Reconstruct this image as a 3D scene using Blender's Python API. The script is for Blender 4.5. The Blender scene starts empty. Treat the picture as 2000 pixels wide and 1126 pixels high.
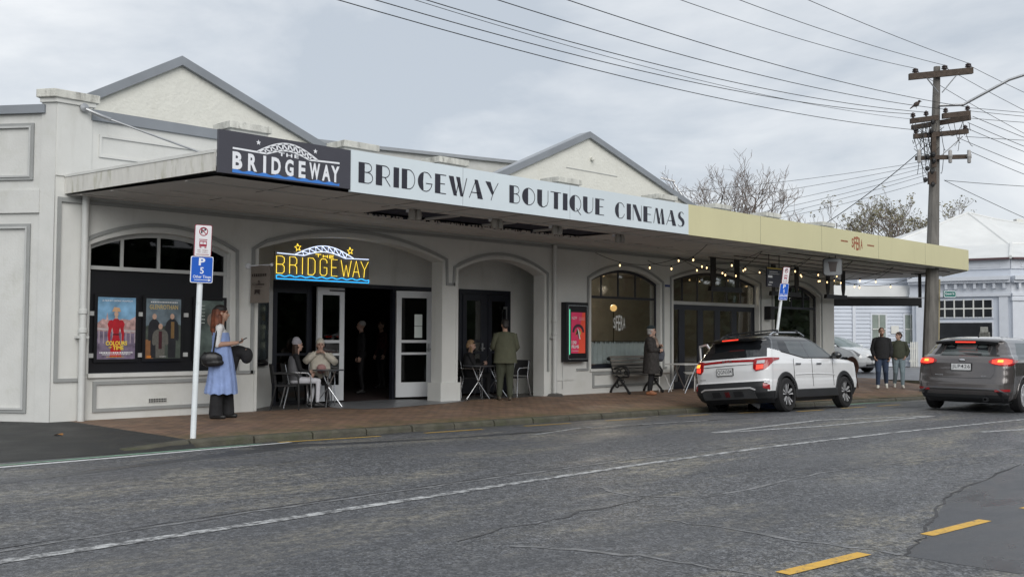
import bpy, bmesh, math, random
import numpy as np
from mathutils import Vector, Matrix, Euler
R = math.radians
scene = bpy.context.scene
col = scene.collection
# ------------------------------------------------------------------ camera
cam_d = bpy.data.cameras.new('camera'); cam = bpy.data.objects.new('camera', cam_d); col.objects.link(cam)
CAM = Vector((-6.4275, -16.2650, 1.40))
_yaw, _pitch, _roll = math.atan2(1950, 2000), math.atan(89/2000), 0.005
_f = Vector((math.cos(_yaw)*math.cos(_pitch), math.sin(_yaw)*math.cos(_pitch), math.sin(_pitch)))
_r0 = Vector((math.sin(_yaw), -math.cos(_yaw), 0)); _u0 = _r0.cross(_f)
_r = _r0*math.cos(_roll)+_u0*math.sin(_roll); _u = _u0*math.cos(_roll)-_r0*math.sin(_roll)
cam.matrix_world = Matrix(((_r.x, _u.x, -_f.x, CAM.x), (_r.y, _u.y, -_f.y, CAM.y), (_r.z, _u.z, -_f.z, CAM.z), (0, 0, 0, 1)))
cam_d.sensor_width = 36.0; cam_d.lens = 36.0; cam_d.clip_end = 3000; cam_d.clip_start = .05
scene.camera = cam
# ------------------------------------------------------------------ sky: overcast
SUN_EL, SUN_AZ = R(33), R(208)      # direction the light comes from: high, from the street side
world = bpy.data.worlds.new('World'); scene.world = world; world.use_nodes = True
wn, wl = world.node_tree.nodes, world.node_tree.links
wn.clear()
w_out = wn.new('ShaderNodeOutputWorld'); w_bg = wn.new('ShaderNodeBackground'); w_bg.inputs[1].default_value = .1
sky = wn.new('ShaderNodeTexSky'); sky.sky_type = 'NISHITA'; sky.sun_disc = False
sky.sun_elevation = SUN_EL; sky.sun_rotation = SUN_AZ
tc = wn.new('ShaderNodeTexCoord'); mp = wn.new('ShaderNodeMapping'); mp.inputs['Scale'].default_value = (1, 1, 2.6)
nz = wn.new('ShaderNodeTexNoise'); nz.inputs['Scale'].default_value = 2.3; nz.inputs['Detail'].default_value = 9; nz.inputs['Roughness'].default_value = .55
nz.inputs['Distortion'].default_value = .35
cr = wn.new('ShaderNodeValToRGB')
cr.color_ramp.elements[0].position = .38; cr.color_ramp.elements[0].color = (4.15, 4.55, 5.05, 1)
cr.color_ramp.elements[1].position = .61; cr.color_ramp.elements[1].color = (6.9, 7.05, 7.2, 1)
mxs = wn.new('ShaderNodeMix'); mxs.data_type = 'RGBA'; mxs.inputs[0].default_value = .93
wl.new(tc.outputs['Generated'], mp.inputs[0]); wl.new(mp.outputs[0], nz.inputs[0]); wl.new(nz.outputs[0], cr.inputs[0])
wl.new(sky.outputs[0], mxs.inputs[6]); wl.new(cr.outputs[0], mxs.inputs[7]); wl.new(mxs.outputs[2], w_bg.inputs[0])
wl.new(w_bg.outputs[0], w_out.inputs[0])
# ------------------------------------------------------------------ sun behind the cloud: very soft
sun_d = bpy.data.lights.new('sun', 'SUN'); sun_d.energy = 1.5; sun_d.angle = R(50); sun_d.color = (1, .97, .93)
sun = bpy.data.objects.new('sun', sun_d); col.objects.link(sun)
_sd = Vector((-.40, -.74, .54)).normalized()
sun.rotation_euler = _sd.to_track_quat('Z', 'Y').to_euler()
sun.location = (-10, -30, 40)
vs = scene.view_settings
vs.view_transform = 'Standard'; vs.look = 'None'; vs.exposure = 0.45; vs.gamma = 1; vs.use_curve_mapping = False
scene.cycles.max_bounces = 6; scene.cycles.transparent_max_bounces = 12
scene.cycles.use_denoising = True
try: scene.cycles.sample_clamp_indirect = 6
except Exception: pass
RND = random.Random(7)

# ------------------------------------------------------------------ materials
MATS = {}
def mat(name, c, rough=.6, metal=0., var=.12, scale=4., bump=0., bscale=60., spec=.5, emit=None, estr=0., coat=0., dirt=None, dscale=1.2, damt=.5, stretch=None, rvar=0., streak=None, samt=.5):
    if name in MATS: return MATS[name]
    m = bpy.data.materials.new(name); m.use_nodes = True; MATS[name] = m
    nt = m.node_tree; n, l = nt.nodes, nt.links
    b = n['Principled BSDF']
    b.inputs['Roughness'].default_value = rough; b.inputs['Metallic'].default_value = metal
    b.inputs['Specular IOR Level'].default_value = spec
    if coat: b.inputs['Coat Weight'].default_value = coat; b.inputs['Coat Roughness'].default_value = .04
    tcn = n.new('ShaderNodeTexCoord'); src = tcn.outputs['Object']
    if stretch:
        mpn = n.new('ShaderNodeMapping'); mpn.inputs['Scale'].default_value = stretch
        l.new(src, mpn.inputs[0]); src = mpn.outputs[0]
    colr = None
    if var:
        t = n.new('ShaderNodeTexNoise'); t.inputs['Scale'].default_value = scale; t.inputs['Detail'].default_value = 6
        l.new(src, t.inputs[0])
        r = n.new('ShaderNodeValToRGB'); r.color_ramp.elements[0].position = .3; r.color_ramp.elements[1].position = .72
        a = max(0, 1-var); z = 1+var*.6
        r.color_ramp.elements[0].color = (c[0]*a, c[1]*a, c[2]*a, 1)
        r.color_ramp.elements[1].color = (min(1, c[0]*z), min(1, c[1]*z), min(1, c[2]*z), 1)
        l.new(t.outputs[0], r.inputs[0]); colr = r.outputs[0]
        if rvar:
            mr = n.new('ShaderNodeMapRange'); mr.inputs[3].default_value = max(.02, rough-rvar); mr.inputs[4].default_value = min(1, rough+rvar)
            mr.inputs[1].default_value = .35; mr.inputs[2].default_value = .65
            l.new(t.outputs[0], mr.inputs[0]); l.new(mr.outputs[0], b.inputs['Roughness'])
    if dirt:
        t2 = n.new('ShaderNodeTexNoise'); t2.inputs['Scale'].default_value = dscale; t2.inputs['Detail'].default_value = 8; t2.inputs['Roughness'].default_value = .7
        l.new(src, t2.inputs[0])
        r2 = n.new('ShaderNodeMapRange'); r2.inputs[1].default_value = .52; r2.inputs[2].default_value = .75; r2.inputs[4].default_value = damt
        l.new(t2.outputs[0], r2.inputs[0])
        mx = n.new('ShaderNodeMix'); mx.data_type = 'RGBA'
        l.new(r2.outputs[0], mx.inputs[0])
        if colr: l.new(colr, mx.inputs[6])
        else: mx.inputs[6].default_value = (*c, 1)
        mx.inputs[7].default_value = (*dirt, 1); colr = mx.outputs[2]
    if streak:
        mps = n.new('ShaderNodeMapping'); mps.inputs['Scale'].default_value = (2.6, 2.6, .5); l.new(tcn.outputs['Object'], mps.inputs[0])
        t4 = n.new('ShaderNodeTexNoise'); t4.inputs['Scale'].default_value = 1.; t4.inputs['Detail'].default_value = 7; t4.inputs['Roughness'].default_value = .65; l.new(mps.outputs[0], t4.inputs[0])
        r4 = n.new('ShaderNodeMapRange'); r4.inputs[1].default_value = .56; r4.inputs[2].default_value = .80; r4.inputs[4].default_value = samt; l.new(t4.outputs[0], r4.inputs[0])
        mx4 = n.new('ShaderNodeMix'); mx4.data_type = 'RGBA'; l.new(r4.outputs[0], mx4.inputs[0])
        if colr: l.new(colr, mx4.inputs[6])
        else: mx4.inputs[6].default_value = (*c, 1)
        mx4.inputs[7].default_value = (*streak, 1); colr = mx4.outputs[2]
    if colr: l.new(colr, b.inputs['Base Color'])
    else: b.inputs['Base Color'].default_value = (*c, 1)
    if bump:
        t3 = n.new('ShaderNodeTexNoise'); t3.inputs['Scale'].default_value = bscale; t3.inputs['Detail'].default_value = 4
        l.new(tcn.outputs['Object'], t3.inputs[0])
        bn = n.new('ShaderNodeBump'); bn.inputs['Strength'].default_value = bump; bn.inputs['Distance'].default_value = .02
        l.new(t3.outputs[0], bn.inputs['Height']); l.new(bn.outputs[0], b.inputs['Normal'])
    if emit:
        b.inputs['Emission Color'].default_value = (*emit, 1); b.inputs['Emission Strength'].default_value = estr
    return m

def glassmat(name, tint=(.8, .85, .85), refl=.12, rough=.02, blend=.16):
    m = bpy.data.materials.new(name); m.use_nodes = True; MATS[name] = m
    n, l = m.node_tree.nodes, m.node_tree.links; n.clear()
    o = n.new('ShaderNodeOutputMaterial'); tr = n.new('ShaderNodeBsdfTransparent'); tr.inputs[0].default_value = (*tint, 1)
    g = n.new('ShaderNodeBsdfGlossy'); g.inputs['Roughness'].default_value = rough; g.inputs[0].default_value = (1, 1, 1, 1)
    fr = n.new('ShaderNodeLayerWeight'); fr.inputs[0].default_value = blend
    mr = n.new('ShaderNodeMapRange'); mr.inputs[3].default_value = refl; mr.inputs[4].default_value = .8
    l.new(fr.outputs['Fresnel'], mr.inputs[0])
    mx = n.new('ShaderNodeMixShader'); l.new(mr.outputs[0], mx.inputs[0]); l.new(tr.outputs[0], mx.inputs[1]); l.new(g.outputs[0], mx.inputs[2])
    l.new(mx.outputs[0], o.inputs[0]); return m

# ------------------------------------------------------------------ objects
def link(o): col.objects.link(o); return o
def thing(name, label, cat, loc=(0, 0, 0), rz=0, group=None, scale=(1, 1, 1)):
    o = link(bpy.data.objects.new(name, None)); o.location = loc; o.rotation_euler = (0, 0, rz); o.scale = scale
    o.empty_display_size = .1
    o['label'] = label; o['category'] = cat
    if group: o['group'] = group
    return o
def tag(o, label=None, cat=None, group=None, kind=None):
    if label: o['label'] = label
    if cat: o['category'] = cat
    if group: o['group'] = group
    if kind: o['kind'] = kind
    return o
def wmat(o):
    m = Matrix.LocRotScale(o.location, o.rotation_euler, o.scale)
    if o.parent: m = wmat(o.parent) @ o.matrix_parent_inverse @ m
    return m
class MB:
    def __init__(s): s.v = []; s.f = []; s.m = []; s.cur = 0
    def add(s, vs, fs):
        k = len(s.v); s.v += [tuple(p) for p in vs]
        for f in fs: s.f.append(tuple(i+k for i in f)); s.m.append(s.cur)
        return s
    def box(s, x0, x1, y0, y1, z0, z1):
        return s.add([(x0, y0, z0), (x1, y0, z0), (x1, y1, z0), (x0, y1, z0), (x0, y0, z1), (x1, y0, z1), (x1, y1, z1), (x0, y1, z1)],
            [(0, 3, 2, 1), (4, 5, 6, 7), (0, 1, 5, 4), (1, 2, 6, 5), (2, 3, 7, 6), (3, 0, 4, 7)])
    def obox(s, c, ax, ay, az, hx, hy, hz):
        c, ax, ay, az = Vector(c), Vector(ax), Vector(ay), Vector(az)
        vs = [c+ax*hx*i+ay*hy*j+az*hz*k for k in (-1, 1) for (i, j) in ((-1, -1), (1, -1), (1, 1), (-1, 1))]
        return s.add(vs, [(0, 3, 2, 1), (4, 5, 6, 7), (0, 1, 5, 4), (1, 2, 6, 5), (2, 3, 7, 6), (3, 0, 4, 7)])
    def prism(s, pts, d, o=None, ax=None, ay=None):
        """extrude polygon pts (2D in ax, ay through o) along vector d"""
        o = Vector(o or (0, 0, 0)); ax = Vector(ax or (1, 0, 0)); ay = Vector(ay or (0, 0, 1)); d = Vector(d)
        a = [o+ax*p[0]+ay*p[1] for p in pts]; n = len(a)
        return s.add(a+[p+d for p in a], [tuple(range(n)), tuple(range(2*n-1, n-1, -1))]+[(i, i+n, (i+1) % n+n, (i+1) % n) for i in range(n)])
    def tube(s, pts, r, n=8, cap=True):
        pts = [Vector(p) for p in pts]; rs = r if isinstance(r, (list, tuple)) else [r]*len(pts)
        k = len(s.v); vs = []; prev = None
        for i, p in enumerate(pts):
            t = (pts[min(i+1, len(pts)-1)]-pts[max(i-1, 0)])
            if t.length < 1e-9: t = Vector((0, 0, 1))
            t.normalize()
            if prev is None:
                a = Vector((0, 0, 1)) if abs(t.z) < .9 else Vector((1, 0, 0))
                u = t.cross(a).normalized()
            else:
                u = (prev-t*prev.dot(t))
                u = u.normalized() if u.length > 1e-6 else t.orthogonal().normalized()
            prev = u; w = t.cross(u)
            for j in range(n):
                an = 2*math.pi*j/n; vs.append(p+(u*math.cos(an)+w*math.sin(an))*rs[i])
        fs = [(i*n+j, i*n+(j+1) % n, (i+1)*n+(j+1) % n, (i+1)*n+j) for i in range(len(pts)-1) for j in range(n)]
        if cap: fs += [tuple(range(n-1, -1, -1)), tuple((len(pts)-1)*n+j for j in range(n))]
        return s.add(vs, fs)
    def lathe(s, prof, c=(0, 0, 0), axis='z', n=16, cap=True):
        """prof: list of (radius, height)"""
        c = Vector(c); vs = []
        for (r, h) in prof:
            for j in range(n):
                a = 2*math.pi*j/n; p = (r*math.cos(a), r*math.sin(a), h)
                if axis == 'y': p = (p[0], p[2], p[1])
                elif axis == 'x': p = (p[2], p[0], p[1])
                vs.append(c+Vector(p))
        m = len(prof)
        fs = [(i*n+j, i*n+(j+1) % n, (i+1)*n+(j+1) % n, (i+1)*n+j) for i in range(m-1) for j in range(n)]
        if cap and prof[0][0] > 1e-6: fs.append(tuple(range(n-1, -1, -1)))
        if cap and prof[-1][0] > 1e-6: fs.append(tuple((m-1)*n+j for j in range(n)))
        return s.add(vs, fs)
    def ell(s, c, r, rot=None, nu=12, nv=8):
        c = Vector(c); M = rot.to_matrix() if rot else Matrix.Identity(3); vs = []
        for i in range(nv+1):
            ph = math.pi*i/nv
            for j in range(nu):
                th = 2*math.pi*j/nu
                vs.append(c+M @ Vector((r[0]*math.sin(ph)*math.cos(th), r[1]*math.sin(ph)*math.sin(th), r[2]*math.cos(ph))))
        return s.add(vs, [(i*nu+j, (i+1)*nu+j, (i+1)*nu+(j+1) % nu, i*nu+(j+1) % nu) for i in range(nv) for j in range(nu)])
    def grid(s, fn, nu, nv, close_u=False):
        vs = [fn(i/nu, j/nv) for j in range(nv+1) for i in range(nu+(0 if close_u else 1))]
        w = nu if close_u else nu+1
        return s.add(vs, [(j*w+i, j*w+(i+1) % w, (j+1)*w+(i+1) % w, (j+1)*w+i) for j in range(nv) for i in range(nu)])
    def ribbon(s, path, w, o, ax, ay, d, closed=False):
        """flat band of width w along 2D path (left side offset +w), extruded by d"""
        n = len(path); P = [Vector((p[0], p[1])) for p in path]; O = []
        for i in range(n):
            a = P[i-1] if (i > 0 or closed) else None; b = P[(i+1) % n] if (i < n-1 or closed) else None
            ns = []
            for q0, q1 in ((a, P[i]), (P[i], b)):
                if q0 is None or q1 is None: continue
                t = (q1-q0).normalized(); ns.append(Vector((-t.y, t.x)))
            if len(ns) == 2:
                m = ns[0]+ns[1]; k = m.dot(ns[0]); m = m/max(k, .3)
            else: m = ns[0]
            O.append(P[i]+m*w)
        for i in range(n if closed else n-1):
            j = (i+1) % n
            s.prism([P[i], P[j], O[j], O[i]], d, o, ax, ay)
        return s
    def build(s, name, m, parent=None, local=False, smooth=False, kind=None, bevel=0):
        me = bpy.data.meshes.new(name); me.from_pydata(s.v, [], s.f)
        ms = m if isinstance(m, (list, tuple)) else [m]
        for x in ms: me.materials.append(x)
        if len(ms) > 1: me.polygons.foreach_set('material_index', s.m)
        bm = bmesh.new(); bm.from_mesh(me)
        bmesh.ops.recalc_face_normals(bm, faces=bm.faces); bm.to_mesh(me); bm.free()
        if smooth:
            me.polygons.foreach_set('use_smooth', [True]*len(me.polygons))
            if smooth != 'all':
                try: me.set_sharp_from_angle(angle=R(40))
                except Exception: pass
        me.update()
        o = link(bpy.data.objects.new(name, me))
        if parent:
            o.parent = parent
            if not local: o.matrix_parent_inverse = wmat(parent).inverted()
        if kind: o['kind'] = kind
        if bevel:
            b = o.modifiers.new('bevel', 'BEVEL'); b.width = bevel; b.segments = 2; b.limit_method = 'ANGLE'
        return o
def copy_tree(o, parent=None):
    c = o.copy(); link(c)
    if parent: c.parent = parent
    for ch in list(o.children): copy_tree(ch, c)
    return c
_txt = {}
def text_mesh(s, bold=0., space=1.):
    k = (s, bold, space)
    if k in _txt: return _txt[k]
    cu = bpy.data.curves.new('t', 'FONT'); cu.body = s; cu.size = 1; cu.fill_mode = 'FRONT'; cu.offset = bold; cu.space_character = space
    cu.resolution_u = 3
    o = link(bpy.data.objects.new('t', cu)); dg = bpy.context.evaluated_depsgraph_get()
    me = bpy.data.meshes.new_from_object(o.evaluated_get(dg)); bpy.data.objects.remove(o); bpy.data.curves.remove(cu)
    vs = [v.co.copy() for v in me.vertices]; fs = [tuple(p.vertices) for p in me.polygons]; bpy.data.meshes.remove(me)
    x0 = min(v.x for v in vs); x1 = max(v.x for v in vs); y0 = min(v.y for v in vs); y1 = max(v.y for v in vs)
    _txt[k] = (vs, fs, x0, x1, y0, y1); return _txt[k]
def text_into(mb, s, box, o, ax, ay, bold=0., space=1., fit=True):
    """lettering stretched into box (x0,x1,y0,y1) of the plane o,ax,ay; faces only"""
    vs, fs, x0, x1, y0, y1 = text_mesh(s, bold, space)
    o, ax, ay = Vector(o), Vector(ax), Vector(ay)
    sx = (box[1]-box[0])/max(x1-x0, 1e-6); sy = (box[3]-box[2])/max(y1-y0, 1e-6)
    mb.add([o+ax*(box[0]+(v.x-x0)*sx)+ay*(box[2]+(v.y-y0)*sy) for v in vs], fs)
    return mb
def wtext(name, s, box, o, ax, ay, m, parent, bold=0., space=1., local=False):
    return text_into(MB(), s, box, o, ax, ay, bold, space).build(name, m, parent, local)
XA, ZA, OUT = (1, 0, 0), (0, 0, 1), (0, -1, 0)
# ------------------------------------------------------------------ terrain
YK = -3.85
def zk(x):
    x = min(max(x, -12), 24); return -.10-.009*x-(.0003*x*x if x > 0 else 0)
def zr(x, y):
    k = zk(x); xc = min(max(x, -12), 24); c = -.03-.006*xc
    t = min(max((YK-y)/4., 0), 1); z = k+(c-k)*(2*t-t*t)
    if x > 24: w = min((x-24)/10, 1); z = z*(1-w)-.1*w
    return z
def zf(x, y):
    xc = min(max(x, -12), 24); t = min(max(y/YK, 0), 1); return -.004*xc*(1-t)+(zk(x)+.10)*t

def road_mat():
    m = bpy.data.materials.new('chip_seal'); m.use_nodes = True
    n, l = m.node_tree.nodes, m.node_tree.links; b = n['Principled BSDF']
    tcn = n.new('ShaderNodeTexCoord'); src = tcn.outputs['Object']
    def noise(sc, det=5, ro=.6, st=None):
        t = n.new('ShaderNodeTexNoise'); t.inputs['Scale'].default_value = sc; t.inputs['Detail'].default_value = det; t.inputs['Roughness'].default_value = ro
        if st:
            q = n.new('ShaderNodeMapping'); q.inputs['Scale'].default_value = st; l.new(src, q.inputs[0]); l.new(q.outputs[0], t.inputs[0])
        else: l.new(src, t.inputs[0])
        return t.outputs[0]
    def mrange(x, a, c, lo=0., hi=1.):
        q = n.new('ShaderNodeMapRange'); q.inputs[1].default_value = a; q.inputs[2].default_value = c; q.inputs[3].default_value = lo; q.inputs[4].default_value = hi
        l.new(x, q.inputs[0]); return q.outputs[0]
    def mix(f, a, c):
        q = n.new('ShaderNodeMix'); q.data_type = 'RGBA'
        if isinstance(f, float): q.inputs[0].default_value = f
        else: l.new(f, q.inputs[0])
        for k, x in ((6, a), (7, c)):
            if isinstance(x, tuple): q.inputs[k].default_value = (*x, 1)
            else: l.new(x, q.inputs[k])
        return q.outputs[2]
    def mul(a, c):
        q = n.new('ShaderNodeMath'); q.operation = 'MULTIPLY'; l.new(a, q.inputs[0]); l.new(c, q.inputs[1]); return q.outputs[0]
    vor = n.new('ShaderNodeTexVoronoi'); vor.inputs['Scale'].default_value = 62; l.new(src, vor.inputs[0])
    chip = n.new('ShaderNodeSeparateColor'); l.new(vor.outputs['Color'], chip.inputs[0])
    base = mix(mrange(chip.outputs[0], .25, .9), (.037, .039, .043), (.24, .246, .262))
    tanchip = mix(mrange(chip.outputs[1], .4, .8), base, (.40, .37, .28))
    patches = mul(mrange(noise(.62, 8, .66, (.45, 1.3, 1)), .50, .62), mrange(noise(9., 5, .75, (.6, 1.5, 1)), .40, .58))
    c1 = mix(patches, base, tanchip)
    c1 = mix(mrange(patches, 0., 1., 0., .60), c1, (.40, .36, .27))
    c1 = mix(mrange(noise(13., 5, .8, (1., 1.1, 1)), .40, .58, .85, 0.), c1, (.026, .027, .029))
    c1 = mix(mrange(noise(21., 5, .85, (1., 1.1, 1)), .53, .64, 0., .55), c1, (.33, .325, .31))
    wear = mrange(noise(.35, 5, .6, (.4, 1.6, 1)), .42, .62)
    c2 = mix(wear, c1, mix(.5, c1, (.08, .083, .09)))
    l.new(c2, b.inputs['Base Color'])
    l.new(mrange(noise(.8, 6, .65, (.5, 1.4, 1)), .35, .68, .34, .74), b.inputs['Roughness'])
    b.inputs['Specular IOR Level'].default_value = .5
    bp = n.new('ShaderNodeBump'); bp.inputs['Strength'].default_value = .75; bp.inputs['Distance'].default_value = .012
    l.new(vor.outputs['Distance'], bp.inputs['Height'])
    bp2 = n.new('ShaderNodeBump'); bp2.inputs['Strength'].default_value = .25; bp2.inputs['Distance'].default_value = .05
    l.new(noise(2.2, 4), bp2.inputs['Height']); l.new(bp.outputs[0], bp2.inputs['Normal']); l.new(bp2.outputs[0], b.inputs['Normal'])
    return m
M_ROAD = road_mat()
M_TAR = mat('smooth_asphalt', (.062, .065, .072), .36, var=.45, scale=1.6, bump=.5, bscale=150, stretch=(.5, 1.4, 1), rvar=.16)
M_APRON = mat('old_asphalt', (.030, .031, .030), .62, var=.5, scale=1.1, bump=.8, bscale=120, dirt=(.075, .07, .05), dscale=3, damt=.5, rvar=.15)
M_SIDE = mat('side_street_asphalt', (.17, .175, .19), .42, var=.2, scale=.8, bump=.3, bscale=120)
M_SEAM = mat('tar_seam', (.20, .202, .208), .45, var=.6, scale=9, bump=.5, bscale=120)
M_CRACK = mat('crack', (.075, .075, .078), .9, var=.5, scale=8)
M_KERB = mat('kerb_concrete', (.085, .080, .060), .8, var=.35, scale=6, bump=.7, bscale=50, dirt=(.05, .062, .022), dscale=2.2, damt=.8)
M_GREEN_KERB = mat('green_line_paint', (.22, .40, .28), .6, var=.4, scale=10, dirt=(.06, .06, .06), dscale=9, damt=.7)
def worn_paint(name, c, lo=.46, hi=.62, sc=14):
    m = mat(name, c, .55, var=.12, scale=20)
    n, l = m.node_tree.nodes, m.node_tree.links; b = n['Principled BSDF']; src = b.inputs['Base Color'].links[0].from_socket
    t = n.new('ShaderNodeTexNoise'); t.inputs['Scale'].default_value = sc; t.inputs['Detail'].default_value = 8; t.inputs['Roughness'].default_value = .75
    tcn = n.new('ShaderNodeTexCoord'); l.new(tcn.outputs['Object'], t.inputs[0])
    r = n.new('ShaderNodeMapRange'); r.inputs[1].default_value = lo; r.inputs[2].default_value = hi; l.new(t.outputs[0], r.inputs[0])
    mx = n.new('ShaderNodeMix'); mx.data_type = 'RGBA'; l.new(r.outputs[0], mx.inputs[0]); l.new(src, mx.inputs[6]); mx.inputs[7].default_value = (.095, .096, .10, 1)
    l.new(mx.outputs[2], b.inputs['Base Color']); return m
M_WHITE = worn_paint('worn_white_paint', (.52, .53, .53), .43, .57, 9)
M_WHITE2 = worn_paint('very_worn_white_paint', (.50, .51, .51), .42, .62, 13)
M_EDGEW = worn_paint('edge_white_paint', (.66, .68, .68), .54, .70, 12)
M_YEL = worn_paint('yellow_paint', (.72, .42, .05), .52, .70, 16)
M_YEL2 = worn_paint('worn_yellow_paint', (.66, .42, .08), .50, .70, 20)

def paver_mat():
    m = bpy.data.materials.new('brick_pavers'); m.use_nodes = True
    n, l = m.node_tree.nodes, m.node_tree.links; b = n['Principled BSDF']
    tcn = n.new('ShaderNodeTexCoord'); mpn = n.new('ShaderNodeMapping'); mpn.inputs['Rotation'].default_value = (0, 0, R(90)); l.new(tcn.outputs['Object'], mpn.inputs[0])
    br = n.new('ShaderNodeTexBrick'); br.inputs['Scale'].default_value = 1; br.inputs['Brick Width'].default_value = .23; br.inputs['Row Height'].default_value = .115
    br.inputs['Mortar Size'].default_value = .008; br.inputs['Color1'].default_value = (.26, .158, .105, 1); br.inputs['Color2'].default_value = (.175, .112, .080, 1)
    br.inputs['Mortar'].default_value = (.045, .038, .026, 1); br.inputs['Bias'].default_value = -.1
    l.new(mpn.outputs[0], br.inputs[0])
    def noise(sc, a, c2, lo=0., hi=1.):
        t = n.new('ShaderNodeTexNoise'); t.inputs['Scale'].default_value = sc; t.inputs['Detail'].default_value = 7; t.inputs['Roughness'].default_value = .65; l.new(tcn.outputs['Object'], t.inputs[0])
        q = n.new('ShaderNodeMapRange'); q.inputs[1].default_value = a; q.inputs[2].default_value = c2; q.inputs[3].default_value = lo; q.inputs[4].default_value = hi; l.new(t.outputs[0], q.inputs[0]); return q.outputs[0]
    def mix(f, a, c2):
        q = n.new('ShaderNodeMix'); q.data_type = 'RGBA'; l.new(f, q.inputs[0]); l.new(a, q.inputs[6]); q.inputs[7].default_value = (*c2, 1); return q.outputs[2]
    c = mix(noise(1.3, .42, .72, 0, .75), br.outputs[0], (.085, .062, .042))
    c = mix(noise(2.3, .50, .74, 0, .8), c, (.26, .17, .095))
    # moss gathers along the kerb edge and at the open end of the paving
    sx = n.new('ShaderNodeSeparateXYZ'); l.new(tcn.outputs['Object'], sx.inputs[0])
    q = n.new('ShaderNodeMapRange'); q.inputs[1].default_value = -2.9; q.inputs[2].default_value = -3.75; q.inputs[3].default_value = 0; q.inputs[4].default_value = 1; l.new(sx.outputs[1], q.inputs[0])
    mm = n.new('ShaderNodeMath'); mm.operation = 'MULTIPLY'; l.new(q.outputs[0], mm.inputs[0]); l.new(noise(2.6, .36, .62, 0, .85), mm.inputs[1])
    c = mix(mm.outputs[0], c, (.085, .088, .028))
    l.new(c, b.inputs['Base Color'])
    l.new(noise(1.7, .35, .65, .55, .8), b.inputs['Roughness'])
    bp = n.new('ShaderNodeBump'); bp.inputs['Strength'].default_value = .8; bp.inputs['Distance'].default_value = .006; bp.invert = True
    l.new(br.outputs['Fac'], bp.inputs['Height']); l.new(bp.outputs[0], b.inputs['Normal'])
    return m
M_PAVER = paver_mat()
M_GROUND = mat('far_ground', (.09, .095, .075), .9, var=.3, scale=.05)

MB().box(-900, 900, -900, 900, -1.4, -.75).build('ground', M_GROUND, kind='structure')
def sheet(xs, ys, zfn):
    mb = MB(); w = len(xs)
    return mb.add([(x, y, zfn(x, y)) for y in ys for x in xs], [(j*w+i, j*w+i+1, (j+1)*w+i+1, (j+1)*w+i) for j in range(len(ys)-1) for i in range(w-1)])
xs = [-70, -50, -35, -25, -18, -12]+[-11+.75*i for i in range(62)]+[37, 42, 50, 60, 75, 100, 150]
ys = [-70, -45, -30, -24, -20, -17]+[-16+.25*i for i in range(32)]+[-8+.25*i for i in range(17)]+[-3.85, -3.6, -2, 2, 8, 16, 30, 60, 110]
road = sheet(xs, ys, lambda x, y: zr(x, y) if y <= -3.8 or x > 30 else (zr(x, y)-.06)).build('road', M_ROAD, kind='structure', smooth='all')
def on_road(pts, name, m, lift=.006, sub=.6, parent=None):
    """polygon strip: pts = list of (left xy, right xy) rungs laid on the road surface"""
    mb = MB(); rungs = []
    for k in range(len(pts)-1):
        (a0, b0), (a1, b1) = pts[k], pts[k+1]
        L = math.hypot(a1[0]-a0[0], a1[1]-a0[1]); n = max(1, int(L/sub))
        for i in range(n+(1 if k == len(pts)-2 else 0)):
            t = i/n
            rungs.append(((a0[0]+(a1[0]-a0[0])*t, a0[1]+(a1[1]-a0[1])*t), (b0[0]+(b1[0]-b0[0])*t, b0[1]+(b1[1]-b0[1])*t)))
    vs = []
    for a, b in rungs: vs += [(*a, zr(*a)+lift), (*b, zr(*b)+lift)]
    mb.add(vs, [(2*i, 2*i+1, 2*i+3, 2*i+2) for i in range(len(rungs)-1)])
    return mb.build(name, m, parent or road)
def line(pts, w, name, m, lift=.006, jit=0.):
    rr = []
    for i, p in enumerate(pts):
        a = Vector(pts[max(i-1, 0)]); b = Vector(pts[min(i+1, len(pts)-1)]); t = (b-a).normalized(); nn = Vector((-t.y, t.x))
        ww = w*(1+RND.uniform(-jit, jit))
        rr.append((tuple(Vector(p)+nn*ww/2), tuple(Vector(p)-nn*ww/2)))
    return on_road(rr, name, m, lift)
# smoother strips of asphalt
on_road([((-14, -4.0), (-14, -6.6)), ((-2.85, -4.0), (-2.85, -6.1)), ((1.3, -3.86), (1.3, -5.0)), ((3.2, -3.86), (3.2, -5.45)), ((9, -3.86), (9, -6.1)), ((17, -3.86), (17, -7.0)), ((30, -3.7), (30, -9))], 'smooth_asphalt_strip', M_TAR, .0015)
on_road([((8.4, -11.6), (8.4, -16.6)), ((6.2, -12.2), (6.2, -16.6)), ((4.06, -12.45), (4.06, -16.6)), ((2.9, -12.62), (2.9, -16.2)), ((1.9, -12.92), (1.9, -15.6)), ((.9, -13.24), (.9, -14.8)), ((.2, -13.38), (.2, -14.1))], 'smooth_asphalt_patch', M_TAR, .0018)
def wob(pts, n=7, a=.05):
    out = []
    for k in range(len(pts)-1):
        p, q = Vector(pts[k]), Vector(pts[k+1])
        for i in range(n): out.append(tuple(p.lerp(q, i/n)+Vector((RND.uniform(-a, a), RND.uniform(-a, a)))))
    return out+[tuple(pts[-1])]
line(wob([(1.13, -9.99), (.92, -10.64), (1.32, -11.1), (3.63, -11.0), (8.3, -11.55)]), .035, 'tar_seam', M_SEAM, .003, .8)
line(wob([(-1.43, -11.4), (-1.02, -12.37), (-1.0, -13.1)]), .04, 'tar_seam', M_SEAM, .003, .7)
line(wob([(-1.6, -11.0), (-.3, -10.9), (.9, -10.75)], 6, .06), .018, 'crack', M_CRACK, .0034, .8)
line(wob([(.13, -11.5), (.17, -12.4), (.2, -13.36)], 6), .04, 'tar_seam', M_SEAM, .003, .7)
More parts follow.
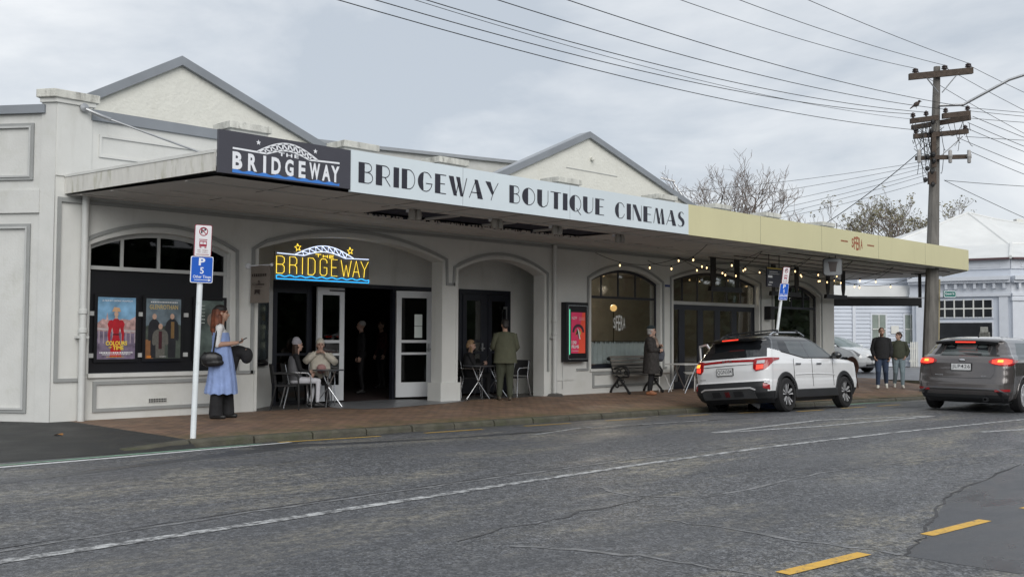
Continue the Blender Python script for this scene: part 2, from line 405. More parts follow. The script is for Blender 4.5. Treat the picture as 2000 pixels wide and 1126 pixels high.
line(wob([(.2, -13.4), (.9, -13.22), (1.9, -12.9), (2.9, -12.6), (4.06, -12.42), (6.2, -12.18)], 6, .03), .02, 'crack', M_CRACK, .0034, .7)
line(wob([(-4.1, -9.3), (-2, -9.08), (.6, -8.95), (4, -8.85), (6.3, -8.92), (11, -9.2)], 8, .02), .05, 'tar_seam', M_SEAM, .003, .5)
line(wob([(-4.1, -9.22), (-2, -9.0), (.6, -8.9), (3, -8.82)], 8, .015), .016, 'crack', M_CRACK, .0034, .7)
# painted lines
line([(-9, -9.75), (-4.08, -9.62), (-2.25, -9.54), (.67, -9.36), (3, -9.26), (5.63, -9.24), (9, -9.42), (13.7, -9.85), (20, -10.6), (30, -12)], .10, 'centre_line', M_WHITE, .004, .15)
line([(6.8, -7.62), (10.4, -7.46), (13.1, -8.4)], .11, 'arrow_line', M_WHITE2, .004)
line([(6.9, -7.66), (9.2, -8.12), (13.0, -8.42)], .11, 'arrow_line', M_WHITE2, .0044)
line([(4.6, -5.95), (6.2, -5.52), (9, -6.05)], .10, 'faded_edge_line', M_WHITE2, .004, .3)
line([(10.2, -10.3), (13.5, -11.2), (17, -12.2)], .12, 'faded_edge_line', M_WHITE2, .004, .2)
line([(-9, -6.0), (-2.34, -4.6), (-.87, -4.50), (.4, -4.33), (1.6, -4.20)], .12, 'edge_line', M_EDGEW, .004, .2)
line([(-9, -5.75), (-2.25, -4.38), (-.72, -4.24), (.3, -4.17), (1.2, -4.09)], .09, 'edge_line', M_GREEN_KERB, .004, .2)
line([(17, -4.6), (20, -4.45), (26, -4.5)], .8, 'green_bus_stop_paint', M_GREEN_KERB, .0035)
for a, b in [((1.5, -4.06), (3.1, -4.28)), ((3.95, -4.3), (5.1, -4.38)), ((6.1, -4.36), (7.15, -4.46)), ((8.1, -4.48), (9.05, -4.64)), ((10.1, -4.66), (10.95, -4.8)), ((11.65, -5.07), (12.5, -5.22)), ((12.65, -5.8), (13.5, -5.93)), ((14.3, -5.95), (15.2, -6.05)), ((15.6, -6.15), (16.5, -6.25))]:
    line([a, b], .11, 'yellow_dash', M_YEL2, .0045)
for q in [[(-.85, -13.10), (.07, -13.18)], [(1.02, -13.20), (1.98, -13.27)], [(2.8, -13.3), (3.75, -13.38)]]:
    line(q, .10, 'yellow_dash', M_YEL, .0045)
# ------------------------------------------------------------------ footpath, apron, kerb
def arc_corner(): # right-hand corner of the footpath
    return [(26.6+2.0*math.sin(a), YK+2.0-2.0*math.cos(a)) for a in [R(90)*i/6 for i in range(7)]]
fxs = [.3+.9433*i for i in range(31)]
mb = MB(); vs = []; fs = []
rows = [0.02, -.5, -1., -1.6, -2.2, -2.8, -3.3, -3.71]
for y in rows:
    for x in fxs:
        lim = 28.6
        if y < YK+2.0: lim = 26.6+math.sqrt(max(0, 4-(YK+2.0-y)**2))
        vs.append((min(x, lim), y, zf(min(x, lim), y)))
w = len(fxs)
mb.add(vs, [(j*w+i, j*w+i+1, (j+1)*w+i+1, (j+1)*w+i) for j in range(len(rows)-1) for i in range(w-1)])
mb.add([(25.76, 0.02, zf(25, 0)), (28.6, .02, zf(28, 0)), (28.6, 40, -.05), (25.76, 40, -.05)], [(0, 1, 2, 3)])
mb.build('footpath', M_PAVER, kind='structure')
kerb = thing('kerb', 'mossy grey concrete kerb along the edge of the brick footpath', 'kerb', (0, YK, 0)); tag(kerb, kind='structure')
x = -.62; k = 0
while x < 26.6:
    L = min(.92+RND.uniform(-.05, .05), 26.6-x); g = .012; a, b = x+g, x+L-g
    mb = MB(); ta, tb = zf(a, YK)+.004+RND.uniform(-.006, .006), zf(b, YK)+.004+RND.uniform(-.006, .006)
    if k == 0: ta -= .07
    y0, y1, ch = YK-.02+RND.uniform(-.008, .008), YK+.145, .03
    za, zb = zk(a)-.12, zk(b)-.12
    sec = lambda X, t, zb_: [(X, y0-.02, zb_), (X, y0, t-ch), (X, y0+ch, t), (X, y1, t), (X, y1, zb_)]
    mb.add(sec(a, ta, za)+sec(b, tb, zb), [(0, 1, 2, 3, 4), (9, 8, 7, 6, 5)]+[(i, (i+1) % 5, (i+1) % 5+5, i+5) for i in range(5)])
    mb.build('kerb_stone', M_KERB, kerb, bevel=.012); x += L; k += 1
pc = arc_corner()
for i in range(6):
    (ax_, ay_), (bx_, by_) = pc[i], pc[i+1]; z0 = -.45
    cx, cy = 26.6, YK+2.0; inn = lambda p: (cx+(p[0]-cx)*.925, cy+(p[1]-cy)*.925)
    t = zf(25, ay_)+.004; t2 = zf(25, by_)+.004; a2, b2 = inn(pc[i]), inn(pc[i+1])
    MB().add([(ax_, ay_, z0), (bx_, by_, z0), (*b2, z0), (*a2, z0), (ax_, ay_, t), (bx_, by_, t2), (*b2, t2), (*a2, t)],
        [(0, 3, 2, 1), (4, 5, 6, 7), (0, 1, 5, 4), (1, 2, 6, 5), (2, 3, 7, 6), (3, 0, 4, 7)]).build('kerb_stone', M_KERB, kerb, bevel=.01)
MB().box(28.46, 28.6, YK+2.0, 40, -.5, -.12).build('kerb_stone', M_KERB, kerb)
apx = [-14, -10, -7, -5, -3.5, -2.2, -1.4, -.7, 0, .3]; apy = [8, 4, 2, 0.5, 0, -.8, -1.6, -2.4, -3.1, -3.7, -4.0, -4.5]
def zap(x, y):
    t = min(max(-y/3.9, 0), 1)
    top = -.004*0+(.0)
    drop = t**1.6 if x > -1.2 else t**1.3
    e = zr(x, -4.0)
    v = top*(1-drop)+(e+.012)*drop
    if x > -.75: v = v+(zf(.3, max(y, -3.85))-v)*min(1, (x+.75)/1.05)*(1 if y > -3.75 else 0)
    return v if y > -4.2 else e-.08
sheet(apx, apy, zap).build('apron', M_APRON, kind='structure', smooth='all')
# recess floor of the cinema porch
M_PORCH = mat('porch_concrete', (.085, .08, .075), .45, var=.25, scale=2, bump=.2)
M_MAT = mat('entrance_tile', (.20, .205, .215), .35, var=.35, scale=2.2, stretch=(1, 5, 1))
sheet([3.6, 6, 8.4, 10, 12.4], [0.015, .6, 1.35], lambda x, y: -.004*x-.004).build('porch_floor', M_PORCH, kind='structure')
MB().add([(*p, zf(*p)+.006) for p in [(5.6, 1.15), (5.25, -.2), (5.5, -.75), (6.1, -.80), (7.9, -.45), (8.9, -.1), (8.1, .02), (8.1, 1.15)]], [tuple(range(8))]).build('entrance_paving', M_MAT, kind='structure')
# side street
sheet([30.2, 34, 40, 60, 100], [-3.0, 1, 6, 20, 60], lambda x, y: -.088 if x > 34 else zr(x, y)+.012).build('side_street', M_SIDE, kind='structure')
# ------------------------------------------------------------------ cinema building
M_WALL = mat('painted_render', (.63, .635, .61), .75, var=.07, scale=1.3, bump=.12, bscale=30, dirt=(.47, .47, .42), dscale=.9, damt=.45, streak=(.33, .33, .28), samt=.38)
M_WALLB = mat('painted_render_base', (.585, .59, .57), .75, var=.08, scale=2, bump=.15, bscale=30, dirt=(.36, .36, .27), dscale=2.4, damt=.3, streak=(.30, .31, .25), samt=.4)
M_STUCCO = mat('cream_roughcast', (.70, .70, .645), .9, var=.05, scale=3, bump=.7, bscale=13, streak=(.55, .54, .46), samt=.35)
M_TRIM = mat('grey_trim', (.30, .31, .305), .55, var=.1, scale=3)
M_CAPG = mat('grey_flashing', (.23, .25, .275), .45, var=.1, scale=1.5)
M_CAP = mat('stained_pier_cap', (.60, .60, .55), .85, var=.2, scale=7, bump=.5, bscale=40, dirt=(.05, .045, .035), dscale=5.5, damt=.9, stretch=(1, 1, .35), streak=(.07, .06, .045), samt=.9)
M_DARK = mat('dark_joinery', (.016, .018, .026), .35, var=.15)
M_BLACK = mat('black_board', (.006, .006, .008), .4, var=.1)
M_WFRAME = mat('grey_window_frame', (.46, .47, .46), .5, var=.08)
M_WHITEDOOR = mat('white_door_paint', (.62, .64, .66), .4, var=.07, scale=2, dirt=(.4, .4, .38), dscale=4, damt=.3)
M_SOFFIT = mat('soffit_board', (.61, .595, .57), .8, var=.1, scale=1.2)
M_SOFJ = mat('soffit_batten', (.60, .58, .55), .8, var=.1)
M_JOINT = mat('soffit_joint', (.06, .058, .055), .9, var=.1)
M_EDGE = mat('mossy_canopy_edge', (.62, .61, .57), .7, var=.1, scale=4, dirt=(.22, .22, .10), dscale=2.6, damt=.8, stretch=(3, 3, .7))
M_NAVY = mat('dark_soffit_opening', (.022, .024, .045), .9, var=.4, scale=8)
M_PIPE = mat('painted_pipe', (.55, .56, .545), .45, var=.06)
M_ROOF = mat('roof_iron', (.34, .36, .38), .4, metal=.2, var=.1)
M_STEEL = mat('galvanised_steel', (.42, .43, .44), .35, metal=.8, var=.15)
M_CHROME = mat('aluminium', (.62, .63, .65), .25, metal=1., var=.05)
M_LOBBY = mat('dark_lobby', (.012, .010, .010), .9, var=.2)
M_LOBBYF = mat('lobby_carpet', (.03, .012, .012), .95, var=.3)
M_CAFE = mat('cafe_wall', (.34, .32, .28), .8, var=.1)
M_CAFEF = mat('cafe_floor', (.10, .075, .05), .5, var=.2)
M_TEXTILE = mat('cafe_curtain', (.82, .86, .86), .9, var=.1, scale=4)
M_GLASS = glassmat('window_glass', (.80, .82, .82), .075)
M_DGLASS = glassmat('tinted_window_glass', (.16, .17, .20), .035)
M_GLASSR = glassmat('corner_window_glass', (.30, .32, .32), .30, .02, .3)
M_PAPER = mat('paper', (.62, .68, .66), .8, var=.05)

cin = thing('cinema_building', 'long grey rendered cinema with arched openings and two cream gables', 'building', (12.8, 3, 0))
def arch(x0, x1, zs, zc):
    w = x1-x0; h = zc-zs; Rr = (w*w/4+h*h)/(2*h); xm = (x0+x1)/2
    return lambda x: zc-Rr+math.sqrt(max(0, Rr*Rr-(x-xm)**2))
OPEN = [(.57, 3.08, .73, 2.80, 3.07), (3.65, 8.12, None, 2.93, 3.28), (8.58, 11.33, None, 2.78, 3.08), (13.05, 15.92, .55, 2.75, 3.06), (16.52, 20.93, None, 2.90, 3.18), (21.85, 24.75, .50, 2.67, 3.00)]
X1, ZT, TH = 25.76, 4.80, .33
mb = MB(); bk = [0.0]; ops = []
for (a, b, sill, zs, zc) in OPEN:
    n = 22; bk += [a+(b-a)*i/n for i in range(n+1)]
bk.append(X1); bk = sorted(set(bk))
def inside(xm):
    for o in OPEN:
        if o[0] < xm < o[1]: return o
def pane(x0, x1, za0, za1, zb0, zb1):  # wall piece between z bottoms and tops
    for y in (0, TH): mb.add([(x0, y, za0), (x1, y, za1), (x1, y, zb1), (x0, y, zb0)], [(0, 1, 2, 3)])
zb = lambda x: -.004*x-.25
for i in range(len(bk)-1):
    a, b = bk[i], bk[i+1]; o = inside((a+b)/2)
    if not o: pane(a, b, zb(a), zb(b), ZT, ZT); continue
    A = arch(o[0], o[1], o[3], o[4]); pane(a, b, A(a), A(b), ZT, ZT)
    mb.add([(a, 0, A(a)), (b, 0, A(b)), (b, TH, A(b)), (a, TH, A(a))], [(0, 1, 2, 3)])
    if o[2] is not None:
        pane(a, b, zb(a), zb(b), o[2], o[2]); mb.add([(a, 0, o[2]), (b, 0, o[2]), (b, TH, o[2]), (a, TH, o[2])], [(0, 1, 2, 3)])
for o in OPEN:
    for x in (o[0], o[1]):
        z0 = o[2] if o[2] is not None else zb(x); mb.add([(x, 0, z0), (x, TH, z0), (x, TH, o[3]), (x, 0, o[3])], [(0, 1, 2, 3)])
mb.add([(X1, 0, -.4), (X1, 14, -.4), (X1, 14, ZT), (X1, 0, ZT)], [(0, 1, 2, 3)])
mb.add([(0, 0, ZT), (X1, 0, ZT), (X1, TH, ZT), (0, TH, ZT)], [(0, 1, 2, 3)])
facade = mb.build('facade_wall', M_WALL, cin)
def cpart(mb, name, m, par=None, **k): return mb.build(name, m, par or cin, **k)
# parapet flashing, corner pier, piers and caps
cpart(MB().box(.53, X1+.05, -.05, TH+.05, 4.80, 4.97), 'parapet_cap', M_CAPG)
dl = Vector((-.574, .819, 0)); nl = Vector((-.819, -.574, 0))
def lw(u, z, off=0.): return dl*u+nl*off+Vector((0, 0, z))
mb = MB().prism([(0, -.3), (3.4, -.3), (3.4, 4.83), (0, 4.83)], -nl*.3, (0, 0, 0), dl, ZA); cpart(mb, 'corner_wall', M_WALLB)
cpart(MB().prism([(.18, 4.83), (3.4, 4.83), (3.4, 4.965), (.18, 4.965)], -nl*.4, nl*.07, dl, ZA), 'parapet_cap', M_CAPG)
# corner pier: chamfered front, both faces
P = [Vector((.55, -.02, 0)), Vector((.0, -.025, 0)), lw(.23, 0, .025), lw(.23, 0, -.2), Vector((.55, .25, 0))]
def pier_prism(P, z0, z1, grow=0.):
    c = sum(P, Vector())/len(P); q = [p+(p-c).normalized()*grow for p in P]; n = len(q)
    return MB().add([(*p.xy, z0) for p in q]+[(*p.xy, z1) for p in q], [tuple(range(n)), tuple(range(2*n-1, n-1, -1))]+[(i, (i+1) % n, (i+1) % n+n, i+n) for i in range(n)])
cpart(pier_prism(P, 3.85, 5.06), 'corner_pier', M_WALL)
m2 = pier_prism(P, 5.00, 5.07, .05); cpart(m2, 'pier_cap', M_WALL)
cpart(pier_prism(P, 5.07, 5.20, .11), 'pier_cap', M_CAP, bevel=.01)
cpart(MB().prism([(0, -.25), (.25, -.25), (.25, 5.0), (0, 5.0)], nl*.025, (0, 0, 0), dl, ZA), 'corner_pilaster', M_WALLB)
for cx in (3.36, 5.84, 8.30, 12.08, 16.08, 18.8, 21.6, 25.15):
    w = .33 if cx < 26 else .3
    cpart(MB().box(cx-w, cx+w, -.06, TH+.02, 3.9, 5.0), 'pier', M_WALL)
    cpart(MB().box(cx-w-.05, cx+w+.05, -.11, TH+.06, 4.94, 5.02), 'pier_cap', M_WALL)
    cpart(MB().box(cx-w-.10, cx+w+.10, -.17, TH+.1, 5.02, 5.15), 'pier_cap', M_CAP, bevel=.01)
# corner wall panels (moulded rectangles) and ledge
def rect(u0, u1, z0, z1): return [(u0, z0), (u0, z1), (u1, z1), (u1, z0)]
for (u0, u1, z0, z1) in ((.38, 2.6, 3.78, 4.68), (.40, 2.6, .14, 3.09)):
    cpart(MB().ribbon(rect(u0, u1, z0, z1), -.045, nl*.002, dl, ZA, nl*.03, closed=True), 'panel_moulding', M_TRIM)
    cpart(MB().ribbon(rect(u0+.045, u1-.045, z0+.045, z1-.045), -.03, nl*.002, dl, ZA, nl*.045, closed=True), 'panel_moulding', M_WFRAME)
cpart(MB().prism(rect(.25, 3.4, 3.26, 3.62), nl*.04, nl*.002, dl, ZA), 'ledge', M_WALLB)
# panels above and below on the facade
def fr(path, w, m, d=.03, name='moulding', closed=False, off=0.): cpart(MB().ribbon(path, w, (0, -.002-off, 0), XA, ZA, (0, -d, 0), closed), name, m)
fr([(.67, 4.22), (.67, 4.59), (2.75, 4.59), (2.75, 4.22)], -.04, M_WALL, .025, 'panel_moulding', True)
for (a, b, z0, z1) in ((.655, 3.0, .12, .61), (13.1, 15.85, .09, .46)):
    fr([(a, z0), (a, z1), (b, z1), (b, z0)], -.055, M_TRIM, .03, 'panel_moulding', True)
cpart(MB().box(.56, 3.12, -.06, 0.0, .67, .735), 'window_sill', M_WALL)
cpart(MB().box(13.0, 15.97, -.05, 0.0, .49, .55), 'window_sill', M_WALL)
cpart(MB().box(21.8, 24.8, -.05, 0.0, .44, .50), 'window_sill', M_WALL)
# raised moulding that follows the arches and drops between them
def apts(o, grow, n=18):
    A = arch(o[0]-grow, o[1]+grow, o[3]+grow*.35, o[4]+grow); return [(o[0]-grow+(o[1]-o[0]+2*grow)*i/n, A(o[0]-grow+(o[1]-o[0]+2*grow)*i/n)) for i in range(n+1)]
g = .10
segs = [
    [(.40, .67), (.09, .67), (.09, 3.46), (.40, 3.46)],
    [(.45, 2.80)]+apts(OPEN[0], g)[1:]+[(3.22, .67), (3.60, .67)],
    [(3.56, .67), (3.56, 2.9)]+apts(OPEN[1], .09)[1:]+[(8.23, 2.43), (8.47, 2.43)],
    [(8.47, 2.43)]+apts(OPEN[2], .09)+[(11.44, .53), (11.50, .53)],
    [(11.74, .53), (11.74, 3.42)],
    [(12.5, .52), (12.94, .52)]+apts(OPEN[3], g)+[(16.03, .50), (16.2, .5)],
    [(16.42, .0)]+apts(OPEN[4], .09)+[(21.03, 0.0)],
    [(21.74, .48)]+apts(OPEN[5], .10)+[(24.86, .48), (25.2, .48)]]
for s in segs: fr(s, .055, M_TRIM, .03, 'arch_moulding')
for o in OPEN: fr([(o[0]-.002, (o[2] or 0))]+apts(o, .0)+[(o[1]+.002, (o[2] or 0))], .06, M_WALL, .012, 'arch_trim')
fr([(.09, 3.44), (X1, 3.44)], .055, M_TRIM, .045, 'frieze_moulding')
fr([(11.74, .3), (11.74, .30), (12.4, .30)], .03, M_WALL, .02, 'panel_moulding')
cpart(MB().box(8.06, 8.63, -.05, TH+.04, -.25, .36), 'pier_plinth', M_WALL)
# vent grille
vg = MB().box(1.59, 1.93, -.012, -.001, .225, .305); vent = cpart(vg, 'wall_vent', M_WALL)
vb = MB()
for r in range(2):
    for c in range(11): vb.box(1.605+c*.029, 1.624+c*.029, -.016, -.0125, .235+r*.034, .262+r*.034)
cpart(vb, 'vent_holes', M_BLACK, vent)
# downpipes
def pipe(x, ztop, zbot, name='downpipe'):
    p = cpart(MB().tube([(x, -.10, ztop), (x, -.10, zbot)], .055, 12), name, M_PIPE, smooth=True)
    for z in (1.72, 1.42): cpart(MB().lathe([(.06, z-.04), (.07, z-.03), (.07, z+.03), (.06, z+.04)], (x, -.10, 0), n=12), 'pipe_collar', M_PIPE, p, smooth=True)
    cpart(MB().box(x-.09, x+.09, -.13, -.0, 1.30, 1.335), 'pipe_bracket', M_PIPE, p)
pipe(.44, 3.6, -.02); pipe(11.61, 3.5, .02)
cpart(MB().tube([(11.98, -.03, .74), (11.98, -.03, .1)], .012, 6), 'conduit', M_PIPE)
cpart(MB().lathe([(.0, .06), (.16, .03), (.24, -.05)], (11.61, -.12, -.03), n=12), 'pipe_foot', M_PORCH)
# windows and doors ------------------------------------------------
def wpart(name, label=None):
    o = bpy.data.objects.new(name, None); link(o); o.parent = cin; o.empty_display_size = .1
    o.matrix_parent_inverse = wmat(cin).inverted(); return o
def arched_panes(par, o, zt, xs_, y, mglass, mframe, fw=.05):
    A = arch(*o[:2], o[3], o[4])
    xs_ = [o[0]]+xs_+[o[1]]
    for a, b in zip(xs_[:-1], xs_[1:]):
        n = 6; top = [(a+(b-a)*i/n, A(a+(b-a)*i/n)) for i in range(n+1)]
        cpart(MB().prism([(a, zt)]+[(b, zt)]+top[::-1], (0, .012, 0), (0, y, 0), XA, ZA), 'pane', mglass, par)
    for x in xs_[1:-1]: cpart(MB().box(x-fw/2, x+fw/2, y-.03, y-.004, zt, A(x)), 'mullion', mframe, par)
    cpart(MB().ribbon(apts(o, -.001), -fw*1.5, (0, y-.035, 0), XA, ZA, (0, .03, 0)), 'arch_frame', mframe, par)
    for x in (o[0]+fw*.6, o[1]-fw*.6): cpart(MB().box(x-fw*.6, x+fw*.6, y-.034, y-.004, (o[2] if o[2] else 0.0), o[3]), 'jamb', mframe, par)
# poster window: black board below, dark glass above
w1 = wpart('poster_window'); o = OPEN[0]; yb = .14
cpart(MB().box(o[0], o[1], yb+.01, yb+.03, .735, 2.42), 'backboard', M_BLACK, w1)
arched_panes(w1, o, 2.45, [1.15, 1.79, 2.46], yb, M_DGLASS, M_WFRAME)
cpart(MB().box(o[0], o[1], yb-.05, yb-.006, 2.41, 2.47), 'transom', M_WFRAME, w1)
cpart(MB().box(o[0], o[1], yb+.4, yb+.42, 2.4, 3.2), 'blackout', M_BLACK, w1)
for z in (1.70, 1.02):
    for (a, b) in ((.58, .72), (1.43, 1.53), (2.26, 2.36)):
        cpart(MB().box(a, b, yb-.02, yb+.01, z-.035, z+.035), 'hanging_rail', M_WFRAME, w1)
# recess behind the two porch arches
cpart(MB().box(4.72, 12.32, 1.2, 1.3, 2.44, 3.42).box(8.85, 9.71, 1.2, 1.3, -.1, 2.44).box(11.40, 12.32, 1.2, 1.3, -.1, 2.44), 'porch_back_wall', M_WALL)
cpart(MB().add([(3.655, TH, -.1), (4.75, 1.2, -.1), (4.75, 1.2, 3.42), (3.655, TH, 3.42)], [(0, 1, 2, 3)]), 'porch_splay_wall', M_WALL)
cpart(MB().add([(12.3, TH, -.1), (12.3, 1.2, -.1), (12.3, 1.2, 3.42), (12.3, TH, 3.42)], [(0, 1, 2, 3)]), 'porch_side_wall', M_WALL)
cpart(MB().box(3.4, 12.5, TH, 1.3, 3.40, 3.44), 'porch_ceiling', M_WALL)
# lobby box behind (dark inside)
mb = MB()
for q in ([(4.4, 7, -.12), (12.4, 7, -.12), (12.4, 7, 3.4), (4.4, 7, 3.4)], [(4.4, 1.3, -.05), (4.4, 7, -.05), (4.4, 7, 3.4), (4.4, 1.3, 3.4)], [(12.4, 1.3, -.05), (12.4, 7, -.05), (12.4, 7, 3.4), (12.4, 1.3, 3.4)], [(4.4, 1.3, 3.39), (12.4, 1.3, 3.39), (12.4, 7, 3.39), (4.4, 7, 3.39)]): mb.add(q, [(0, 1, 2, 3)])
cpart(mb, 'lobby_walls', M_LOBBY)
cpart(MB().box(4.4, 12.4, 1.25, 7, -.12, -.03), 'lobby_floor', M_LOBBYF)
# entrance screen
es = wpart('entrance_screen'); y = 1.2
cpart(MB().box(4.72, 8.85, y-.03, y+.07, 2.36, 2.44).box(4.72, 4.82, y-.03, y+.07, -.05, 2.36).box(5.52, 5.64, y-.03, y+.07, -.05, 2.36).box(6.28, 6.36, y-.03, y+.07, -.05, 2.36).box(7.74, 7.82, y-.03, y+.07, -.05, 2.36).box(8.75, 8.85, y-.03, y+.07, -.05, 2.36), 'frame', M_DARK, es)
cpart(MB().box(4.82, 5.52, y-.005, y+.01, .05, 2.36), 'side_pane', M_DGLASS, es); cpart(MB().box(4.82, 5.52, y+.03, y+.05, -.05, 2.36), 'dark_panel', M_BLACK, es)
cpart(MB().box(4.82, 5.52, y-.02, y-.006, .95, 1.0), 'rail', M_DARK, es); cpart(MB().box(4.82, 5.52, y-.02, y-.006, 2.2, 2.36), 'rail', M_DARK, es)
def door_leaf(hx, hy, w, ang, side, mframe, mglass, par, zt=2.33, rail=True, closer=False, papers=False):
    d = Vector((math.cos(ang), math.sin(ang), 0)); nn = Vector((d.y, -d.x, 0)); z0 = .02; O = Vector((hx, hy, 0))
    L = link(bpy.data.objects.new('door_leaf', None)); L.parent = par; L.empty_display_size = .1
    L.matrix_parent_inverse = wmat(par).inverted()
    st = .12; bars = [(0, st, z0, zt), (w-st, w, z0, zt), (st, w-st, z0, z0+.32), (st, w-st, zt-.15, zt), (st, w-st, 1.20, 1.26), (st, w-st, .94, .99)]
    mbb = MB()
    for (a, b, c, e) in bars: mbb.prism([(a, c), (b, c), (b, e), (a, e)], nn*.045, O, d, ZA)
    cpart(mbb, 'stiles_and_rails', mframe, L)
    for (c, e) in ((z0+.32, .94), (.99, 1.20), (1.26, zt-.15)):
        cpart(MB().prism([(st, c), (w-st, c), (w-st, e), (st, e)], nn*.01, O+nn*.018, d, ZA), 'pane', mglass, L)
    if side: cpart(MB().obox(O+d*(side)+nn*.07+Vector((0, 0, 1.06)), d, nn, ZA, .06, .012, .014).obox(O+d*(side)+nn*.055+Vector((0, 0, 1.09)), d, nn, ZA, .02, .008, .09), 'handle', M_STEEL, L)
    if closer: cpart(MB().obox(O+d*.5+nn*.06+Vector((0, 0, zt-.06)), d, nn, ZA, .2, .015, .012), 'closer', M_BLACK, L)
    if papers:
        for z in (1.62, 1.36): cpart(MB().prism([(w*.5, z-.05), (w*.72, z-.05), (w*.72, z+.20), (w*.5, z+.20)], nn*.002, O+nn*.05, d, ZA), 'notice', M_PAPER, L)
    return L
door_leaf(5.66, 1.05, .70, R(4), 0, M_WHITEDOOR, M_DGLASS, cin, closer=True)
door_leaf(7.78, 1.12, .86, R(-14), .78, M_WHITEDOOR, M_DGLASS, cin, papers=True)
# second porch doors (dark pair)
pd = wpart('porch_doors')
cpart(MB().box(9.71, 11.40, 1.16, 1.26, 2.34, 2.44).box(9.71, 9.8, 1.16, 1.26, -.05, 2.34).box(11.31, 11.40, 1.16, 1.26, -.05, 2.34).box(10.5, 10.62, 1.16, 1.26, -.05, 2.34), 'frame', M_DARK, pd)
door_leaf(8.75, 1.18, .86, 0, 0, M_DARK, M_DGLASS, cin); door_leaf(9.80, 1.18, .70, 0, .62, M_DARK, M_GLASS, cin); door_leaf(10.62, 1.18, .69, 0, .08, M_DARK, M_DGLASS, cin)
cpart(MB().box(11.18, 11.2, 1.08, 1.1, 1.2, 2.0).box(11.1, 11.2, 1.08, 1.11, 2.0, 2.06), 'door_closer', M_STEEL, pd)
# bar shelf seen through the door
M_BOTTLE = mat('bar_glow', (.6, .6, .45), .3, emit=(.75, .8, .55), estr=.55, var=.5, scale=22)
M_BOTTLE2 = mat('bar_bottles_yellow', (.5, .4, .08), .3, emit=(.7, .55, .12), estr=.35, var=.5, scale=22)
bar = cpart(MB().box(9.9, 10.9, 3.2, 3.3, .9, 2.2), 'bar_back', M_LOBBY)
for i, (x, z, h, q) in enumerate([(10.75, 1.95, .14, 0), (10.9, 1.72, .16, 1), (10.72, 1.5, .12, 1), (10.9, 1.26, .2, 0), (11.0, 1.0, .16, 0), (10.62, 1.72, .12, 1), (10.66, 1.2, .16, 0), (10.98, 1.98, .1, 0), (11.05, 1.5, .1, 0)]):
    cpart(MB().box(x+.2, x+.34, 3.1, 3.14, z, z+h), 'lit_shelf', M_BOTTLE2 if q else M_BOTTLE, bar)
# café window, doors and corner window
w2 = wpart('cafe_window'); o = OPEN[3]; y = .16
arched_panes(w2, o, 2.37, [13.62, 14.3, 15.02], y, M_GLASS, M_DARK, .05)
cpart(MB().box(o[0], o[1], y-.03, y+.03, 2.31, 2.37), 'transom', M_DARK, w2); cpart(MB().box(o[0], o[1], y-.03, y+.03, .55, .64), 'bottom_rail', M_DARK, w2)
cpart(MB().box(o[0]+.06, o[1]-.06, y, y+.012, .64, 2.31), 'pane', M_GLASS, w2)
w3 = wpart('cafe_bifold_doors'); o = OPEN[4]; y = .17
arched_panes(w3, o, 2.34, [17.16, 17.9, 18.66, 19.42, 20.16], y, M_GLASS, M_DARK, .05)
cpart(MB().box(o[0], o[1], y-.06, y+.04, 2.24, 2.33), 'transom', M_WFRAME, w3)
for (a, b) in ((16.58, 17.15), (17.15, 18.06), (18.06, 18.93), (18.93, 19.82), (19.82, 20.86)):
    L = cpart(MB().box(a, a+.13, y-.02, y+.03, -.1, 2.24).box(b-.13, b, y-.02, y+.03, -.1, 2.24).box(a+.13, b-.13, y-.02, y+.03, 2.1, 2.24).box(a+.13, b-.13, y-.02, y+.03, -.1, .12), 'door_leaf', M_DARK)
    cpart(MB().box(a+.13, b-.13, y, y+.01, .12, 2.1), 'pane', M_GLASS, L)
w4 = wpart('corner_window'); o = OPEN[5]
arched_panes(w4, o, 2.30, [22.5, 23.18, 23.94], y, M_GLASSR, M_DARK, .05)
cpart(MB().box(o[0], o[1], y-.03, y+.03, 2.24, 2.31), 'transom', M_DARK, w4); cpart(MB().box(o[0], o[1], y-.03, y+.03, .5, .58), 'bottom_rail', M_DARK, w4)
cpart(MB().box(o[0]+.06, o[1]-.06, y, y+.012, .58, 2.24), 'pane', M_GLASSR, w4)
# café room
mb = MB()
for q in ([(12.5, 6, -.2), (25.6, 6, -.2), (25.6, 6, 3.4), (12.5, 6, 3.4)], [(12.5, .33, -.2), (12.5, 6, -.2), (12.5, 6, 3.4), (12.5, .33, 3.4)], [(25.6, .33, -.2), (25.6, 6, -.2), (25.6, 6, 3.4), (25.6, .33, 3.4)], [(12.5, .33, 3.38), (25.6, .33, 3.38), (25.6, 6, 3.38), (12.5, 6, 3.38)]): mb.add(q, [(0, 1, 2, 3)])
cpart(mb, 'cafe_walls', M_CAFE); cpart(MB().box(12.5, 25.6, .34, 6, -.25, -.13), 'cafe_floor', M_CAFEF)
cpart(MB().box(14.7, 15.2, 2.2, 2.5, -.13, 3.36), 'cafe_column', mat('cafe_column', (.38, .38, .36), .8))
cpart(MB().box(15.4, 16.6, 5.2, 5.95, -.13, 2.3), 'cafe_shelf', mat('dark_timber', (.05, .03, .02), .6))
cpart(MB().box(16.0, 16.8, 3.9, 4.6, -.13, 1.05).box(18, 22, 4, 4.8, -.13, 1.1), 'cafe_counter', mat('orange_timber', (.30, .12, .035), .5, var=.3))
